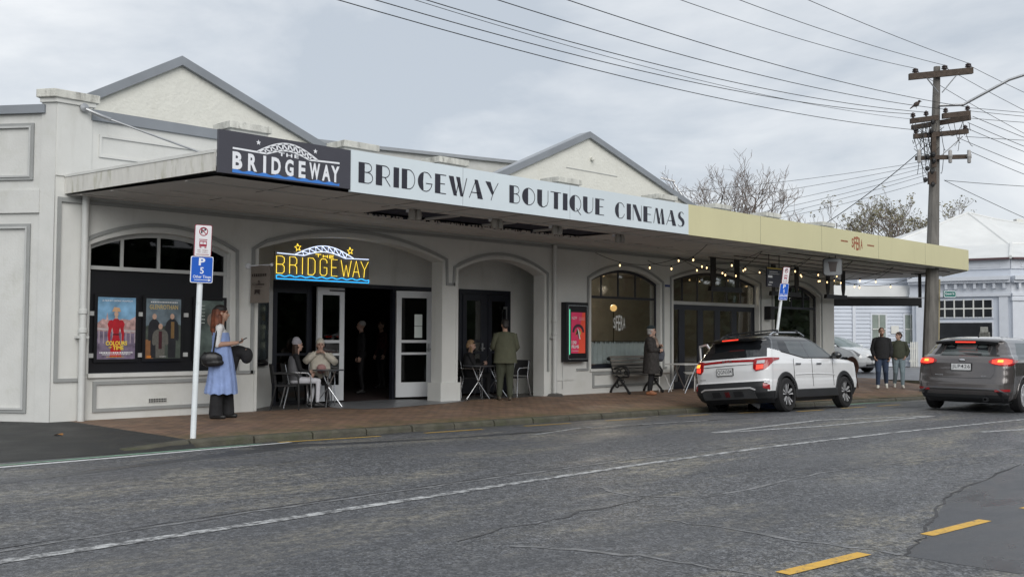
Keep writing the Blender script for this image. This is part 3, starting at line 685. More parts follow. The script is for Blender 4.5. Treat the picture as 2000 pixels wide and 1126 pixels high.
# gables ----------------------------------------------------------
def gable(ap, L, Rg, yg, back, name):
    zb_ = 4.5
    g = cpart(MB().prism([(L[0], zb_), (Rg[0], zb_), (Rg[0], Rg[1]), ap, (L[0], L[1])], (0, .2, 0), (0, yg, 0), XA, ZA), name, M_STUCCO)
    cpart(MB().ribbon([(q[0], q[1]-.06) for q in (L, ap, Rg)], .16, (0, yg-.10, 0), XA, ZA, (0, .1, 0)), 'barge_board', M_CAPG, g)
    for a, b, s in ((L, ap, 1), (ap, Rg, 1)):
        cpart(MB().add([(a[0], yg-.1, a[1]+.105), (b[0], yg-.1, b[1]+.105), (b[0], back, b[1]+.105), (a[0], back, a[1]+.105)], [(0, 1, 2, 3)]), 'roof_plane', M_ROOF, g)
    return g
gable((3.10, 6.60), (-.55, 4.50), (8.75, 4.50), 2.0, 2.3, 'gable')
g2 = gable((15.3, 6.92), (9.75, 4.5), (23.3, 4.5), 2.0, 2.3, 'gable')
cpart(MB().lathe([(.06, 0), (.06, .08)], (15.45, 1.93, 6.25), axis='z', n=10), 'gable_vent', M_STUCCO, g2)
cpart(MB().box(14.4, 16.6, 1.985, 1.999, 5.92, 5.94), 'gable_conduit', M_WFRAME, g2)
# low roof between the gables
cpart(MB().prism([(5.5, 4.3), (14.2, 4.3), (14.2, 6.08), (8.7, 5.80), (5.5, 5.65)], (0, 9, 0), (0, 3.1, 0), XA, ZA), 'link_wall', M_WALLB)
cpart(MB().prism([(5.3, 5.64), (8.7, 5.79), (14.4, 6.08), (14.4, 6.16), (8.7, 5.87), (5.3, 5.72)], (0, 9.2, 0), (0, 3.0, 0), XA, ZA), 'link_roof', M_ROOF)
cpart(MB().lathe([(.22, 0), (.25, .1), (.16, .2), (0, .24)], (11.7, 5, 6.05), n=12), 'roof_ventilator', M_ROOF, smooth=True)
fl = cpart(MB().tube([(21.8, 6.2, 5.0), (21.8, 6.2, 7.55)], .13, 12), 'flue', M_STEEL, smooth=True)
cpart(MB().lathe([(0, 7.72), (.30, 7.66), (.30, 7.62), (.1, 7.6), (.1, 7.5)], (21.8, 6.2, 0), n=14), 'flue_cowl', mat('black_cowl', (.02, .02, .02), .5), fl, smooth=True)
# canopy -----------------------------------------------------------
cn = wpart('canopy'); SZ = 3.55
OUTL = [(.17, -.001), (.75, -3.6), (27.85, -3.6), (30.6, -1.7), (31.2, 2.7), (25.8, 2.7), (25.8, -.001)]
def slab(pts, z0, z1):
    n = len(pts); return MB().add([(*p, z0) for p in pts]+[(*p, z1) for p in pts], [tuple(range(n)), tuple(range(2*n-1, n-1, -1))]+[(i, (i+1) % n, (i+1) % n+n, i+n) for i in range(n)])
# soffit boards with the dark slot left open (x 4.8..10.6)
sx0, sx1, sy0, sy1 = 4.75, 10.7, -2.55, -1.65
cpart(slab(OUTL, SZ+.14, SZ+.27), 'canopy_roof', M_ROOF, cn)
mb = MB()
def strip(x0, x1, y0, y1): mb.box(x0, x1, y0, y1, SZ, SZ+.02)
ex = lambda y: .17+(.58)*(-y/3.6)
for (ya, yb2) in ((-3.59, -2.55), (-1.65, -.002)): mb.add([(ex(ya), ya, SZ), (25.79, ya, SZ), (25.79, yb2, SZ), (ex(yb2), yb2, SZ)], [(0, 1, 2, 3)])
mb.add([(ex(-2.55), -2.55, SZ), (sx0, -2.55, SZ), (sx0, -1.65, SZ), (ex(-1.65), -1.65, SZ)], [(0, 1, 2, 3)])
mb.add([(sx1, -2.55, SZ), (25.79, -2.55, SZ), (25.79, -1.65, SZ), (sx1, -1.65, SZ)], [(0, 1, 2, 3)])
mb.add([(25.79, -3.59, SZ), (27.84, -3.59, SZ), (30.58, -1.7, SZ), (31.18, 2.68, SZ), (25.79, 2.68, SZ)], [(0, 1, 2, 3, 4)])
cpart(mb, 'soffit', M_SOFFIT, cn)
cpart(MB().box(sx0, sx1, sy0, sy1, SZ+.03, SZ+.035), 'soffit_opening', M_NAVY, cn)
for i in range(1, 4):
    x = sx0+(sx1-sx0)*i/4; cpart(MB().box(x-.035, x+.035, sy0, sy1, SZ-.01, SZ+.03), 'joist', M_SOFJ, cn)
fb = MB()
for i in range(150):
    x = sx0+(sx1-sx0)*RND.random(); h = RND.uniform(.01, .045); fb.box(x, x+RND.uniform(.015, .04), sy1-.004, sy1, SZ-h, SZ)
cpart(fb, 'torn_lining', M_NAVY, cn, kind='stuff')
for y in (-.35, -1.15, -2.9):
    cpart(MB().box(ex(y)+.02, 25.7, y-.02, y+.02, SZ-.018, SZ-.001), 'soffit_batten', M_SOFJ, cn)
for x in [2.0+1.22*i for i in range(20)]:
    for (ya, yb2) in ((-3.55, -2.56), (-1.64, -1.17)): cpart(MB().box(x-.008, x+.008, ya, yb2, SZ-.004, SZ-.001), 'soffit_joint', M_JOINT, cn)
for i in range(9):
    y = -3.3+i*.4; cpart(MB().box(17.5 if i % 2 else 16, 28.2, y-.02, y+.012, SZ-.022, SZ-.0015), 'soffit_board_joint', M_JOINT if i % 2 else M_SOFJ, cn)
cpart(MB().tube([(.9, -1.9, SZ-.03), (4.7, -1.6, SZ-.03), (12, -1.55, SZ-.03), (14, -1.5, SZ-.03)], .012, 6), 'conduit', M_SOFJ, cn)
# left edge of the canopy, gutter box and stay
de = Vector((.58, -3.6, 0)).normalized(); ne = Vector((-de.y*-1, de.x*-1, 0)) if False else Vector((de.y, -de.x, 0))
cpart(MB().prism([(.0, 3.57), (3.62, 3.62), (3.62, 3.87), (.0, 3.83)], ne*.03, (.17, 0, 0), de, ZA), 'canopy_edge', M_EDGE, cn)
cpart(MB().prism([(-.02, 3.832), (3.62, 3.872), (3.62, 3.915), (-.02, 3.87)], ne*.05, (.18, 0, 0), de, ZA), 'edge_flashing', M_WALL, cn)
cpart(MB().prism([(0, 3.82), (.5, 3.82), (0, 3.95)], (.02, 0, 0), (.15, -.01, 0), (1, 0, 0), ZA), 'gutter_end', M_PIPE, cn)
st = cpart(MB().tube([(.40, -.03, 4.96), (.46, -.12, 4.90), (.62, -.22, 4.84), (1.75, -2.15, 4.02)], .016, 8), 'canopy_stay', M_STEEL, smooth=True)
cpart(MB().lathe([(.0, -.05), (.07, -.04), (.07, .0), (.03, .03)], (.39, -.05, 4.97), 'y', 10).tube([(.42, -.08, 4.94), (.62, -.22, 4.84), (.70, -.36, 4.78)], .03, 8), 'stay_anchor', M_STEEL, st, smooth=True)
cpart(MB().prism([(0, 0), (.34, 0), (.08, .24), (0, .24)], (0, .3, 0), (1.72, -2.3, 3.84), XA, ZA), 'stay_foot', mat('white_flashing', (.70, .71, .73), .5), st)
# right hand return fascia of the canopy
M_CREAM = mat('cream_sign_board', (.62, .585, .355), .5, var=.06, scale=.5, streak=(.50, .46, .28), samt=.35)
cpart(MB().prism([(0, 3.53), (3.34, 3.53), (3.34, 4.20), (0, 4.20)], Vector((.57, -.82, 0))*.04, (27.87, -3.58, 0), Vector((2.75, 1.9, 0)).normalized(), ZA), 'return_fascia', M_CREAM, cn)
# ------------------------------------------------------------------ sign boards on the canopy
M_SLATE = mat('slate_sign_board', (.055, .055, .070), .45, var=.04)
M_PALE = mat('pale_sign_board', (.66, .735, .775), .4, var=.05, scale=.6, streak=(.55, .62, .66), samt=.35)
M_SIGNW = mat('sign_white', (.78, .80, .84), .45, var=0)
M_SIGNB = mat('sign_blue', (.045, .20, .62), .45, var=0)
M_INK = mat('sign_ink', (.022, .022, .034), .4, var=0)
M_REDINK = mat('sfera_red', (.33, .085, .035), .5, var=0)
def ss(p, q, w):  # thin stroke as quad
    p, q = Vector(p), Vector(q); t = (q-p).normalized(); n = Vector((-t.y, t.x))*w/2
    return [p+n, p-n, q-n, q+n]
def arcpts(cx, cy, rx, ry, a0, a1, n=14): return [(cx+rx*math.cos(R(a0+(a1-a0)*i/n)), cy+ry*math.sin(R(a0+(a1-a0)*i/n))) for i in range(n+1)]
def stroke(mbb, pts, w, P):
    n = len(pts); V = [Vector(p) for p in pts]; L = []; Q = []
    for i in range(n):
        t = (V[min(i+1, n-1)]-V[max(i-1, 0)]).normalized(); m = Vector((-t.y, t.x))*w/2; L.append(V[i]+m); Q.append(V[i]-m)
    for i in range(n-1): mbb.add([P(*L[i]), P(*L[i+1]), P(*Q[i+1]), P(*Q[i])], [(0, 1, 2, 3)])
def poly(mbb, pts, P): mbb.add([P(*p) for p in pts], [tuple(range(len(pts)))])
def deco(mbb, ch, x0, w, P0):
    """heavy/hairline lettering in a cell x0..x0+w, height 0..1 mapped by P0(x,y)"""
    P = lambda x, y: P0(x0+x*w, y); t = .045/1.0; hw = .035
    def S(*p): stroke(mbb, list(p), t, P)
    def rc(a, b, c=0., d=1.): poly(mbb, [(a, c), (b, c), (b, d), (a, d)], P)
    if ch == 'B': rc(0, .42); S((.42, .98), (.62, .98), *arcpts(.62, .77, .28, .21, 90, -90)[1:]); S((.42, .54), (.62, .54), *arcpts(.62, .28, .36, .26, 90, -90)[1:], (.42, .02))
    elif ch == 'R': rc(0, .42); S((.42, .98), (.60, .98), *arcpts(.60, .70, .32, .28, 90, -90)[1:], (.42, .42)); S((.6, .42), (.8, .2), (.98, .0))
    elif ch == 'I': rc(0, 1.)
    elif ch == 'D': rc(0, .40); S((.40, .98), (.55, .98), *arcpts(.52, .5, .45, .48, 88, -88), (.40, .02))
    elif ch == 'E': rc(0, .48); S((.48, .98), (1, .98)); S((.48, .52), (.9, .52)); S((.48, .02), (1, .02))
    elif ch in 'GC':
        poly(mbb, arcpts(.5, .5, .5, .5, 100, 260, 16)+[(.40, .02), (.36, .5), (.40, .98)], P)
        S((.41, .98), *arcpts(.55, .5, .42, .48, 90, 28)); S((.41, .02), *arcpts(.55, .5, .42, .48, -90, -22))
        if ch == 'G': S((.55, .42), (1.0, .42)); S((.95, .42), (.94, .28))
    elif ch in 'OQ':
        poly(mbb, arcpts(.5, .5, .5, .5, 98, 262, 16)+[(.46, .02), (.46, .98)], P); S(*arcpts(.48, .5, .49, .48, 92, -92, 18))
        if ch == 'Q': S((.6, .22), (.78, .0), (.98, -.16))
    elif ch == 'W': poly(mbb, [(0, 1), (.27, 1), (.46, 0), (.28, 0)], P); poly(mbb, [(.40, 1), (.62, 1), (.80, 0), (.66, 0)], P); S((.78, .02), (1.0, 1.)); S((.40, .02), (.55, .72))
    elif ch == 'A': poly(mbb, [(.38, 1), (.62, 1), (1.0, 0), (.62, 0)], P); S((.5, 1.), (.02, .0)); S((.16, .30), (.75, .30))
    elif ch == 'Y': poly(mbb, [(0, 1), (.40, 1), (.66, .40), (.52, 0.30)], P); S((1.0, 1.), (.60, .40), (.44, .0))
    elif ch == 'U': poly(mbb, [(0, 1), (.42, 1), (.42, .12), (.5, .03), (.40, .0), (.18, .06), (.03, .2), (0, .4)], P); S((.38, .02), (.6, .02), (.85, .14), (.95, .35), (.95, 1.))
    elif ch == 'T': rc(.32, .72, 0, .96); S((0, .98), (1, .98))
    elif ch == 'N': poly(mbb, [(0, 1), (.36, 1), (1, 0), (.62, 0)], P); S((.05, 0), (.05, .92)); S((.96, .1), (.96, 1.))
    elif ch == 'M': poly(mbb, [(.20, 1), (.38, 1), (.62, 0), (.40, 0)], P); poly(mbb, [(.68, 1), (.84, 1), (1, 0), (.74, 0)], P); S((.22, .98), (.03, .0)); S((.50, .04), (.72, .98))
    elif ch == 'S':
        poly(mbb, [(.30, .98), (.10, .86), (.04, .70), (.12, .54), (.5, .38), (.62, .26), (.58, .12), (.42, .03), (.72, .04), (.92, .18), (.95, .36), (.82, .52), (.46, .66), (.36, .78), (.42, .92), (.52, .98)], P)
        S((.4, .98), (.62, .98), (.84, .86)); S((.04, .12), (.2, .03), (.5, .02))
FY = -3.6
dark = thing('sign_board', 'dark slate BRIDGEWAY sign board with white bridge logo on the canopy', 'sign', (1.85, FY, 3.57))
MB().box(.74, 2.965, FY-.05, FY, 3.595, 4.19).build('board', M_SLATE, dark)
# --- bridge logo helper (unit coordinates: x 0..1 across the word, y in metres)
def logo_pts():
    top = [(.235+.545*i/16, .36+.165*math.sin(math.pi*i/16)**.9) for i in range(17)]
    return top
def PF(y0, x0, z0, sx, sz): return lambda x, z: (x0+x*sx, y0, z0+z*sz)
lg = MB(); P = PF(FY-.054, .95, 3.60, 1.81, 1.)
bow = [(.22+.56*i/20, .355+.175*math.sin(math.pi*i/20)) for i in range(21)]
low = [(.30+.40*i/16, .345+.085*math.sin(math.pi*i/16)) for i in range(17)]
stroke(lg, [(0, .355), (.30, .345)]+low[1:-1]+[(.70, .345), (1, .362)], .026, P); stroke(lg, bow, .026, P)
for i in range(9):
    a = low[min(16, int(i*16/8))]; b0 = bow[2+2*i] if 2+2*i < 21 else bow[-1]
    stroke(lg, [a, b0], .014, lambda x, z: P(x, z))
    if i < 8: stroke(lg, [b0, low[int((i+1)*16/8)]], .014, P)
for cx, cz in ((.225, .485), (.757, .485)):
    pts = []
    for k in range(10):
        rr = .042 if k % 2 == 0 else .017; a = R(90+36*k); pts.append((cx+rr*math.cos(a)/1.81, cz+rr*math.sin(a)))
    lg.add([P(cx, cz)]+[P(*q) for q in pts], [(0, i+1, (i+1) % 10+1) for i in range(10)])
lg.build('bridge_logo', M_SIGNW, dark)
cells = [(.0, .085), (.135, .08), (.27, .026), (.345, .085), (.47, .08), (.598, .066), (.70, .105), (.825, .085), (.915, .085)]
lt = MB()
for ch, (a, w) in zip('BRIDGEWAY', cells): text_into(lt, ch, (.95+1.81*a, .95+1.81*(a+w), 3.665, 3.91), (0, FY-.054, 0), XA, ZA, .04 if ch != 'I' else .01)
lt.build('bridgeway_lettering', M_SIGNW, dark)
wtext('the_lettering', 'THE', (1.69, 2.03, 3.94, 3.992), (0, FY-.054, 0), XA, ZA, M_SIGNW, dark, .03, 1.25)
wv = MB(); n = 64; top = [(.95+1.81*i/n, 3.655+.012*math.sin(i/n*math.pi*2*8)) for i in range(n+1)]
for i in range(n): wv.add([(top[i][0], FY-.054, 3.615), (top[i+1][0], FY-.054, 3.615), (top[i+1][0], FY-.054, top[i+1][1]), (top[i][0], FY-.054, top[i][1])], [(0, 1, 2, 3)])
wv.build('blue_wave', M_SIGNB, dark)
pale = thing('sign_board', 'long pale BRIDGEWAY BOUTIQUE CINEMAS sign board on the canopy front', 'sign', (7.45, FY, 3.57))
MB().box(2.97, 11.93, FY-.06, FY, 3.555, 4.20).build('board', M_PALE, pale)
def deco_word(name, wd, x0, x1, z0, z1, widths, gap):
    tot = sum(widths)+gap*(len(wd)-1); k = (x1-x0)/tot; x = x0; mbb = MB(); H = z1-z0
    for ch, w in zip(wd, widths):
        deco(mbb, ch, 0, 1, lambda X, Y, x=x, w=w: (x+X*w*k, FY-.064, z0+Y*H)); x += (w+gap)*k
    return mbb.build(name, M_INK, pale)
deco_word('bridgeway_lettering', 'BRIDGEWAY', 3.11, 6.14, 3.71, 4.03, [.85, .9, .34, .85, .95, .75, 1.25, 1., .95], .17)
deco_word('boutique_lettering', 'BOUTIQUE', 6.42, 9.06, 3.715, 4.03, [.75, .95, .85, .8, .36, .95, .85, .75], .15)
deco_word('cinemas_lettering', 'CINEMAS', 9.40, 11.79, 3.70, 4.02, [.85, .36, .8, .75, 1.05, .95, .7], .15)
for x in (5.3, 8.05): MB().box(x-.003, x+.003, FY-.0615, FY-.0601, 3.56, 4.198).build('panel_joint', M_CAPG, pale)
cream = thing('sign_board', 'long plain cream SFERA sign board at the far end of the canopy', 'sign', (19.9, FY, 3.54))
MB().box(11.93, 27.86, FY-.05, FY, 3.55, 4.21).build('board', M_CREAM, cream)
for x in (14.9, 17.9, 21.2, 24.4): MB().box(x-.003, x+.003, FY-.0515, FY-.0501, 3.555, 4.205).build('panel_joint', M_JOINT, cream)
def sfera(mbb, box, o, ax, ay, bold=.02):
    x0, x1, z0, z1 = box; w = (x1-x0)/5
    for i, ch in enumerate('SFERA'):
        d = abs(i-2)/2; k = (z1-z0)*.16*d*d
        text_into(mbb, ch, (x0+i*w+.06*w, x0+(i+1)*w-.08*w, z0+k, z1-k), o, ax, ay, bold)
    return mbb
sfera(MB(), (19.56, 20.22, 3.71, 4.08), (0, FY-.054, 0), XA, ZA).build('sfera_lettering', M_REDINK, cream)
dash_l = 1
dash_r = 1
# ------------------------------------------------------------------ neon sign
def neonmat(n, c, s): return mat(n, c, .3, var=0, emit=c, estr=s)
M_NY, M_NW, M_NB = neonmat('neon_yellow', (1., .72, .07), 1.1), neonmat('neon_white', (.66, .76, 1.), 1.3), neonmat('neon_blue', (.03, .44, .95), 1.15)
M_PLATE = mat('neon_back_plate', (.19, .18, .165), .5, var=.06)
NY = .40
neon = thing('neon_sign', 'glowing neon THE BRIDGEWAY sign with yellow letters above the entrance', 'neon sign', (5.4, NY, 2.42))
bp = [(4.27, 2.41), (6.50, 2.41), (6.50, 2.93), (6.15, 2.93)]+[(6.12-1.45*i/10, 2.93+.19*math.sin(math.pi*i/10)) for i in range(1, 10)]+[(4.6, 2.94), (4.27, 2.94)]
MB().prism(bp, (0, .03, 0), (0, NY+.03, 0), XA, ZA).build('back_plate', M_PLATE, neon)
def ntube(paths, name, m, r=.011, box=None):
    mbb = MB()
    for p in paths: mbb.tube([(q[0], NY, q[1]) for q in p], r, 6)
    return mbb.build(name, m, neon, smooth=True)
nb = [(4.71+1.37*i/18, 2.91+.20*math.sin(math.pi*i/18)) for i in range(19)]; nlw = [(4.90+.98*i/14, 2.895+.10*math.sin(math.pi*i/14)) for i in range(15)]
br = [[(4.30, 2.912), (4.90, 2.895)]+nlw[1:-1]+[(5.88, 2.895), (6.47, 2.905)], nb]
zz = []
for i in range(8): zz += [nlw[min(14, int(i*14/7))], nb[min(18, 2+2*i)]]
br.append(zz); ntube(br, 'neon_bridge', M_NW, .007)
for cx, cz in ((4.76, 3.04), (6.0, 3.05)):
    pts = []
    for k in range(11): rr = .075 if k % 2 == 0 else .032; a = R(90+36*k+8); pts.append((cx+rr*math.cos(a), cz+rr*math.sin(a)))
    ntube([pts], 'neon_star', M_NY, .007)
NG = {'B': [[(0, 0), (0, 1), (.7, 1), (1, .9), (1, .65), (.75, .52), (0, .52)], [(.75, .52), (1, .4), (1, .1), (.75, 0), (0, 0)]], 'R': [[(0, 0), (0, 1), (.75, 1), (1, .88), (1, .64), (.75, .52), (0, .52)], [(.7, .52), (1, .4), (1, 0)]], 'I': [[(.5, 0), (.5, 1)]],
    'D': [[(0, 0), (0, 1), (.7, 1), (1, .85), (1, .15), (.7, 0), (0, 0)]], 'G': [[(1, .75), (1, .88), (.75, 1), (.25, 1), (0, .88), (0, .12), (.25, 0), (.75, 0), (1, .12), (1, .48), (.55, .48)]], 'E': [[(1, 1), (0, 1), (0, 0), (1, 0)], [(0, .52), (.85, .52)]],
    'W': [[(0, 1), (.28, 0), (.5, .7), (.72, 0), (1, 1)]], 'A': [[(0, 0), (.5, 1), (1, 0)], [(.2, .32), (.8, .32)]], 'Y': [[(0, 1), (.5, .48), (1, 1)], [(.5, .48), (.42, 0)]], 'T': [[(0, 1), (1, 1)], [(.5, 1), (.5, 0)]], 'H': [[(0, 0), (0, 1)], [(1, 0), (1, 1)], [(0, .5), (1, .5)]]}
ncell = [(4.29, 4.46), (4.58, 4.74), (4.82, 4.92), (5.0, 5.16), (5.28, 5.44), (5.55, 5.69), (5.78, 6.03), (6.07, 6.24), (6.27, 6.46)]
for ch, (a, b) in zip('BRIDGEWAY', ncell): ntube([[(a+(b-a)*x, 2.53+.325*z) for x, z in st] for st in NG[ch]], 'neon_letter', M_NY, .0058)
for ch, (a, b) in zip('THE', [(5.17, 5.30), (5.35, 5.45), (5.50, 5.60)]): ntube([[(a+(b-a)*x, 2.885+.055*z-.02*(a-5.1)) for x, z in st] for st in NG[ch]], 'neon_letter', M_NY, .006)
n = 60; ntube([[(4.29+2.18*i/n, 2.485+.014*math.sin(i/n*math.pi*18)) for i in range(n+1)]+[(6.475, 2.485), (6.475, 2.425), (4.29, 2.425), (4.29, 2.485)]], 'neon_wave', M_NB, .009)
# ------------------------------------------------------------------ film posters in the window
M_PFRAME = mat('poster_frame', (.012, .012, .014), .3, var=.1)
def flat(name, pts, y, m, par): return MB().add([(p[0], y, p[1]) for p in pts], [tuple(range(len(pts)))]).build(name, m, par)
def pm(n, c, **k): return mat('print_'+n, c, .45, var=k.pop('var', .25), scale=k.pop('scale', 9), **k)
def person_print(mb, x, z0, h, w, P):
    """standing figure outline, printed flat"""
    pts = [(-.28, 0), (-.30, .40), (-.44, .38), (-.52, .44), (-.50, .70), (-.42, .80), (-.24, .86), (-.12, .88), (-.11, .93), (.11, .93), (.12, .88), (.24, .86), (.42, .80), (.50, .70), (.52, .44), (.44, .38), (.30, .40), (.28, 0)]
    mb.add([P(x+p[0]*w, z0+p[1]*h) for p in pts], [tuple(range(len(pts)))])
def head_print(mb, x, z, r, P): mb.add([P(x+r*.8*math.cos(R(30*i)), z+r*math.sin(R(30*i))) for i in range(12)], [tuple(range(12))])
Yp = .105
def dashes(mb, x0, x1, z, h, y, rnd):
    x = x0
    while x < x1:
        w = rnd.uniform(.008, .03); mb.add([(x, y, z), (min(x+w, x1), y, z), (min(x+w, x1), y, z+h), (x, y, z+h)], [(0, 1, 2, 3)]); x += w+.008
    return mb
def poster(x0, x1, label, grp=None):
    t = thing('film_poster', label, 'poster', ((x0+x1)/2, .13, .95))
    MB().ribbon([(x0-.05, .91), (x0-.05, 2.02), (x1+.05, 2.02), (x1+.05, .91)], -.05, (0, Yp+.025, 0), XA, ZA, (0, -.03, 0), True).build('frame', M_PFRAME, t)
    return t
P_ = lambda y: (lambda x, z: (x, y, z))
t = poster(.76, 1.40, 'Colours of Time poster of a woman in a red dress in the window')
bg = flat('print_sky', [(.76, .96), (1.40, .96), (1.40, 1.98), (.76, 1.98)], Yp, pm('sky_blue', (.22, .42, .62), scale=4, var=.5), t)
flat('print_town', [(.76, 1.55), (.85, 1.62), (.9, 1.60), (.92, 1.72), (.94, 1.60), (1.05, 1.58), (1.18, 1.62), (1.3, 1.6), (1.40, 1.66), (1.40, 1.2), (.76, 1.2)], Yp-.002, pm('dusty_pink', (.55, .36, .34), scale=14, var=.5), t)
flat('print_terrace', [(.76, 1.42), (1.40, 1.38), (1.40, .96), (.76, .96)], Yp-.003, pm('violet_grey', (.19, .15, .22), scale=10, var=.5), t)
mb = MB()
for k, q in enumerate(([(.97, .99), (1.17, .99), (1.15, 1.22), (1.115, 1.36), (1.025, 1.36), (.99, 1.22)], [(1.03, 1.36), (1.11, 1.36), (1.14, 1.50), (1.13, 1.59), (1.09, 1.63), (1.05, 1.63), (1.01, 1.59), (1.0, 1.50)],
    [(1.0, 1.60), (.955, 1.59), (.925, 1.53), (.945, 1.47), (.93, 1.36), (.945, 1.24), (.975, 1.24), (.975, 1.36), (1.0, 1.46), (1.02, 1.56)], [(1.14, 1.60), (1.185, 1.59), (1.215, 1.53), (1.195, 1.47), (1.21, 1.36), (1.195, 1.24), (1.165, 1.24), (1.165, 1.36), (1.14, 1.46), (1.12, 1.56)])): mb.add([(x, Yp-.005-.0002*k, z) for x, z in q], [tuple(range(len(q)))])
mb.build('print_red_dress', pm('red', (.44, .012, .022), scale=12), t); flat('print_belt', [(1.015, 1.35), (1.125, 1.35), (1.12, 1.375), (1.02, 1.375)], Yp-.006, pm('dark_red', (.12, .005, .01), var=0), t)
flat('print_ledge', [(.76, 1.44), (1.40, 1.40), (1.40, 1.43), (.76, 1.47)], Yp-.0035, pm('pale_ledge', (.5, .45, .45)), t)
for i in range(9): flat('print_baluster', [(.78+i*.075, 1.22), (.80+i*.075, 1.22), (.80+i*.075, 1.43), (.78+i*.075, 1.43)], Yp-.0032, pm('baluster', (.36, .30, .34), var=.1), t)
mb = MB(); mb.add([(x, Yp-.0055, z) for x, z in [(1.045, 1.62), (1.095, 1.62), (1.09, 1.67), (1.05, 1.67)]], [(0, 1, 2, 3)]); mb.build('print_neck', pm('skin', (.55, .36, .27)), t)
mb = MB(); head_print(mb, 1.07, 1.695, .045, P_(Yp-.006)); mb.build('print_face', pm('skin', (.55, .36, .27)), t)
mb = MB(); mb.add([(x, Yp-.007, z) for x, z in [(.995, 1.735), (1.145, 1.735), (1.12, 1.80), (1.03, 1.81)]], [(0, 1, 2, 3)]); mb.build('print_hat', pm('straw', (.62, .38, .22)), t)
M_PY, M_PW = pm('yellow', (.85, .62, .06), var=0), pm('white', (.8, .8, .8), var=0)
mb = MB(); text_into(mb, 'COLOURS', (.90, 1.26, 1.185, 1.255), (0, Yp-.008, 0), XA, ZA, .03); text_into(mb, 'OF', (.95, 1.0, 1.135, 1.165), (0, Yp-.008, 0), XA, ZA, .02); text_into(mb, 'TIME', (1.02, 1.20, 1.11, 1.175), (0, Yp-.008, 0), XA, ZA, .03); text_into(mb, 'IN CINEMAS 10 JULY', (.92, 1.22, .985, 1.005), (0, Yp-.008, 0), XA, ZA); mb.build('title_lettering', M_PY, t)
mb = MB(); text_into(mb, 'A FILM BY CEDRIC KLAPISCH', (.83, 1.34, 1.90, 1.925), (0, Yp-.008, 0), XA, ZA, .01); mb.build('credits_lettering', M_PW, t); mb = MB(); dashes(mb, .80, 1.36, 1.055, .022, Yp-.008, RND); dashes(mb, .84, 1.32, 1.03, .012, Yp-.008, RND); mb.build('credits_lettering', M_PW, t)
t = poster(1.58, 2.21, 'GLENROTHAN poster of three men in dark coats in the window')
flat('print_sky', [(1.58, .94), (2.21, .94), (2.21, 1.98), (1.58, 1.98)], Yp, pm('grey_blue', (.20, .26, .30), scale=4, var=.6), t)
flat('print_hill', [(1.58, 1.5), (1.75, 1.56), (1.9, 1.5), (2.05, 1.58), (2.21, 1.52), (2.21, .94), (1.58, .94)], Yp-.002, pm('hill', (.07, .085, .07), scale=8, var=.5), t)
flat('print_barrel', [(1.58, .95), (1.72, .95), (1.72, 1.26), (1.6, 1.28), (1.58, 1.28)], Yp-.003, pm('oak', (.26, .12, .05)), t)
mb = MB(); person_print(mb, 1.73, .97, .74, .21, P_(Yp-.004)); person_print(mb, 2.05, .97, .75, .24, P_(Yp-.004)); mb.build('print_dark_coats', pm('coat', (.022, .022, .026)), t)
mb = MB(); person_print(mb, 1.84, .97, .55, .28, P_(Yp-.006)); mb.build('print_tweed_coat', pm('tweed', (.13, .125, .11), scale=30), t)
flat('print_jumper', [(2.03, 1.3), (2.09, 1.3), (2.09, 1.58), (2.03, 1.58)], Yp-.0055, pm('ochre', (.22, .13, .05)), t); flat('print_shirt', [(1.81, 1.12), (1.87, 1.12), (1.87, 1.42), (1.81, 1.42)], Yp-.007, pm('maroon', (.06, .015, .02)), t)
mb = MB()
for x, z in ((1.73, 1.665), (1.84, 1.50), (2.05, 1.67)): head_print(mb, x, z, .048, P_(Yp-.008))
mb.build('print_faces', pm('skin', (.55, .36, .27)), t)
mb = MB(); text_into(mb, 'GLENROTHAN', (1.64, 2.15, 1.79, 1.865), (0, Yp-.008, 0), XA, ZA, .01); mb.build('title_lettering', pm('gold', (.62, .47, .20), var=.1), t)
mb = MB(); dashes(mb, 1.66, 2.14, 1.90, .018, Yp-.008, RND); mb.build('credits_lettering', M_PW, t); mb = MB(); text_into(mb, 'IN CINEMAS', (1.83, 1.95, .985, 1.0), (0, Yp-.008, 0), XA, ZA); mb.build('credits_lettering', M_PW, t)
flat('print_badge', [(1.60, .97), (1.68, .97), (1.68, 1.01), (1.60, 1.01)], Yp-.008, pm('orange', (.6, .2, .03)), t)
t = poster(2.50, 3.03, 'pale green film poster half hidden behind the woman in blue')
flat('print_green', [(2.50, .95), (3.03, .95), (3.03, 1.96), (2.50, 1.96)], Yp, pm('sage', (.13, .17, .155), scale=4, var=.7), t)
mb = MB(); head_print(mb, 2.80, 1.62, .12, P_(Yp-.003)); mb.build('print_face', pm('dim_face', (.24, .19, .16)), t)
mb = MB()
for k in range(6): dashes(mb, 2.54, 2.66, 1.86-k*.06, .018, Yp-.004, RND)
mb.build('credits_lettering', pm('grey', (.5, .55, .52), var=0), t)
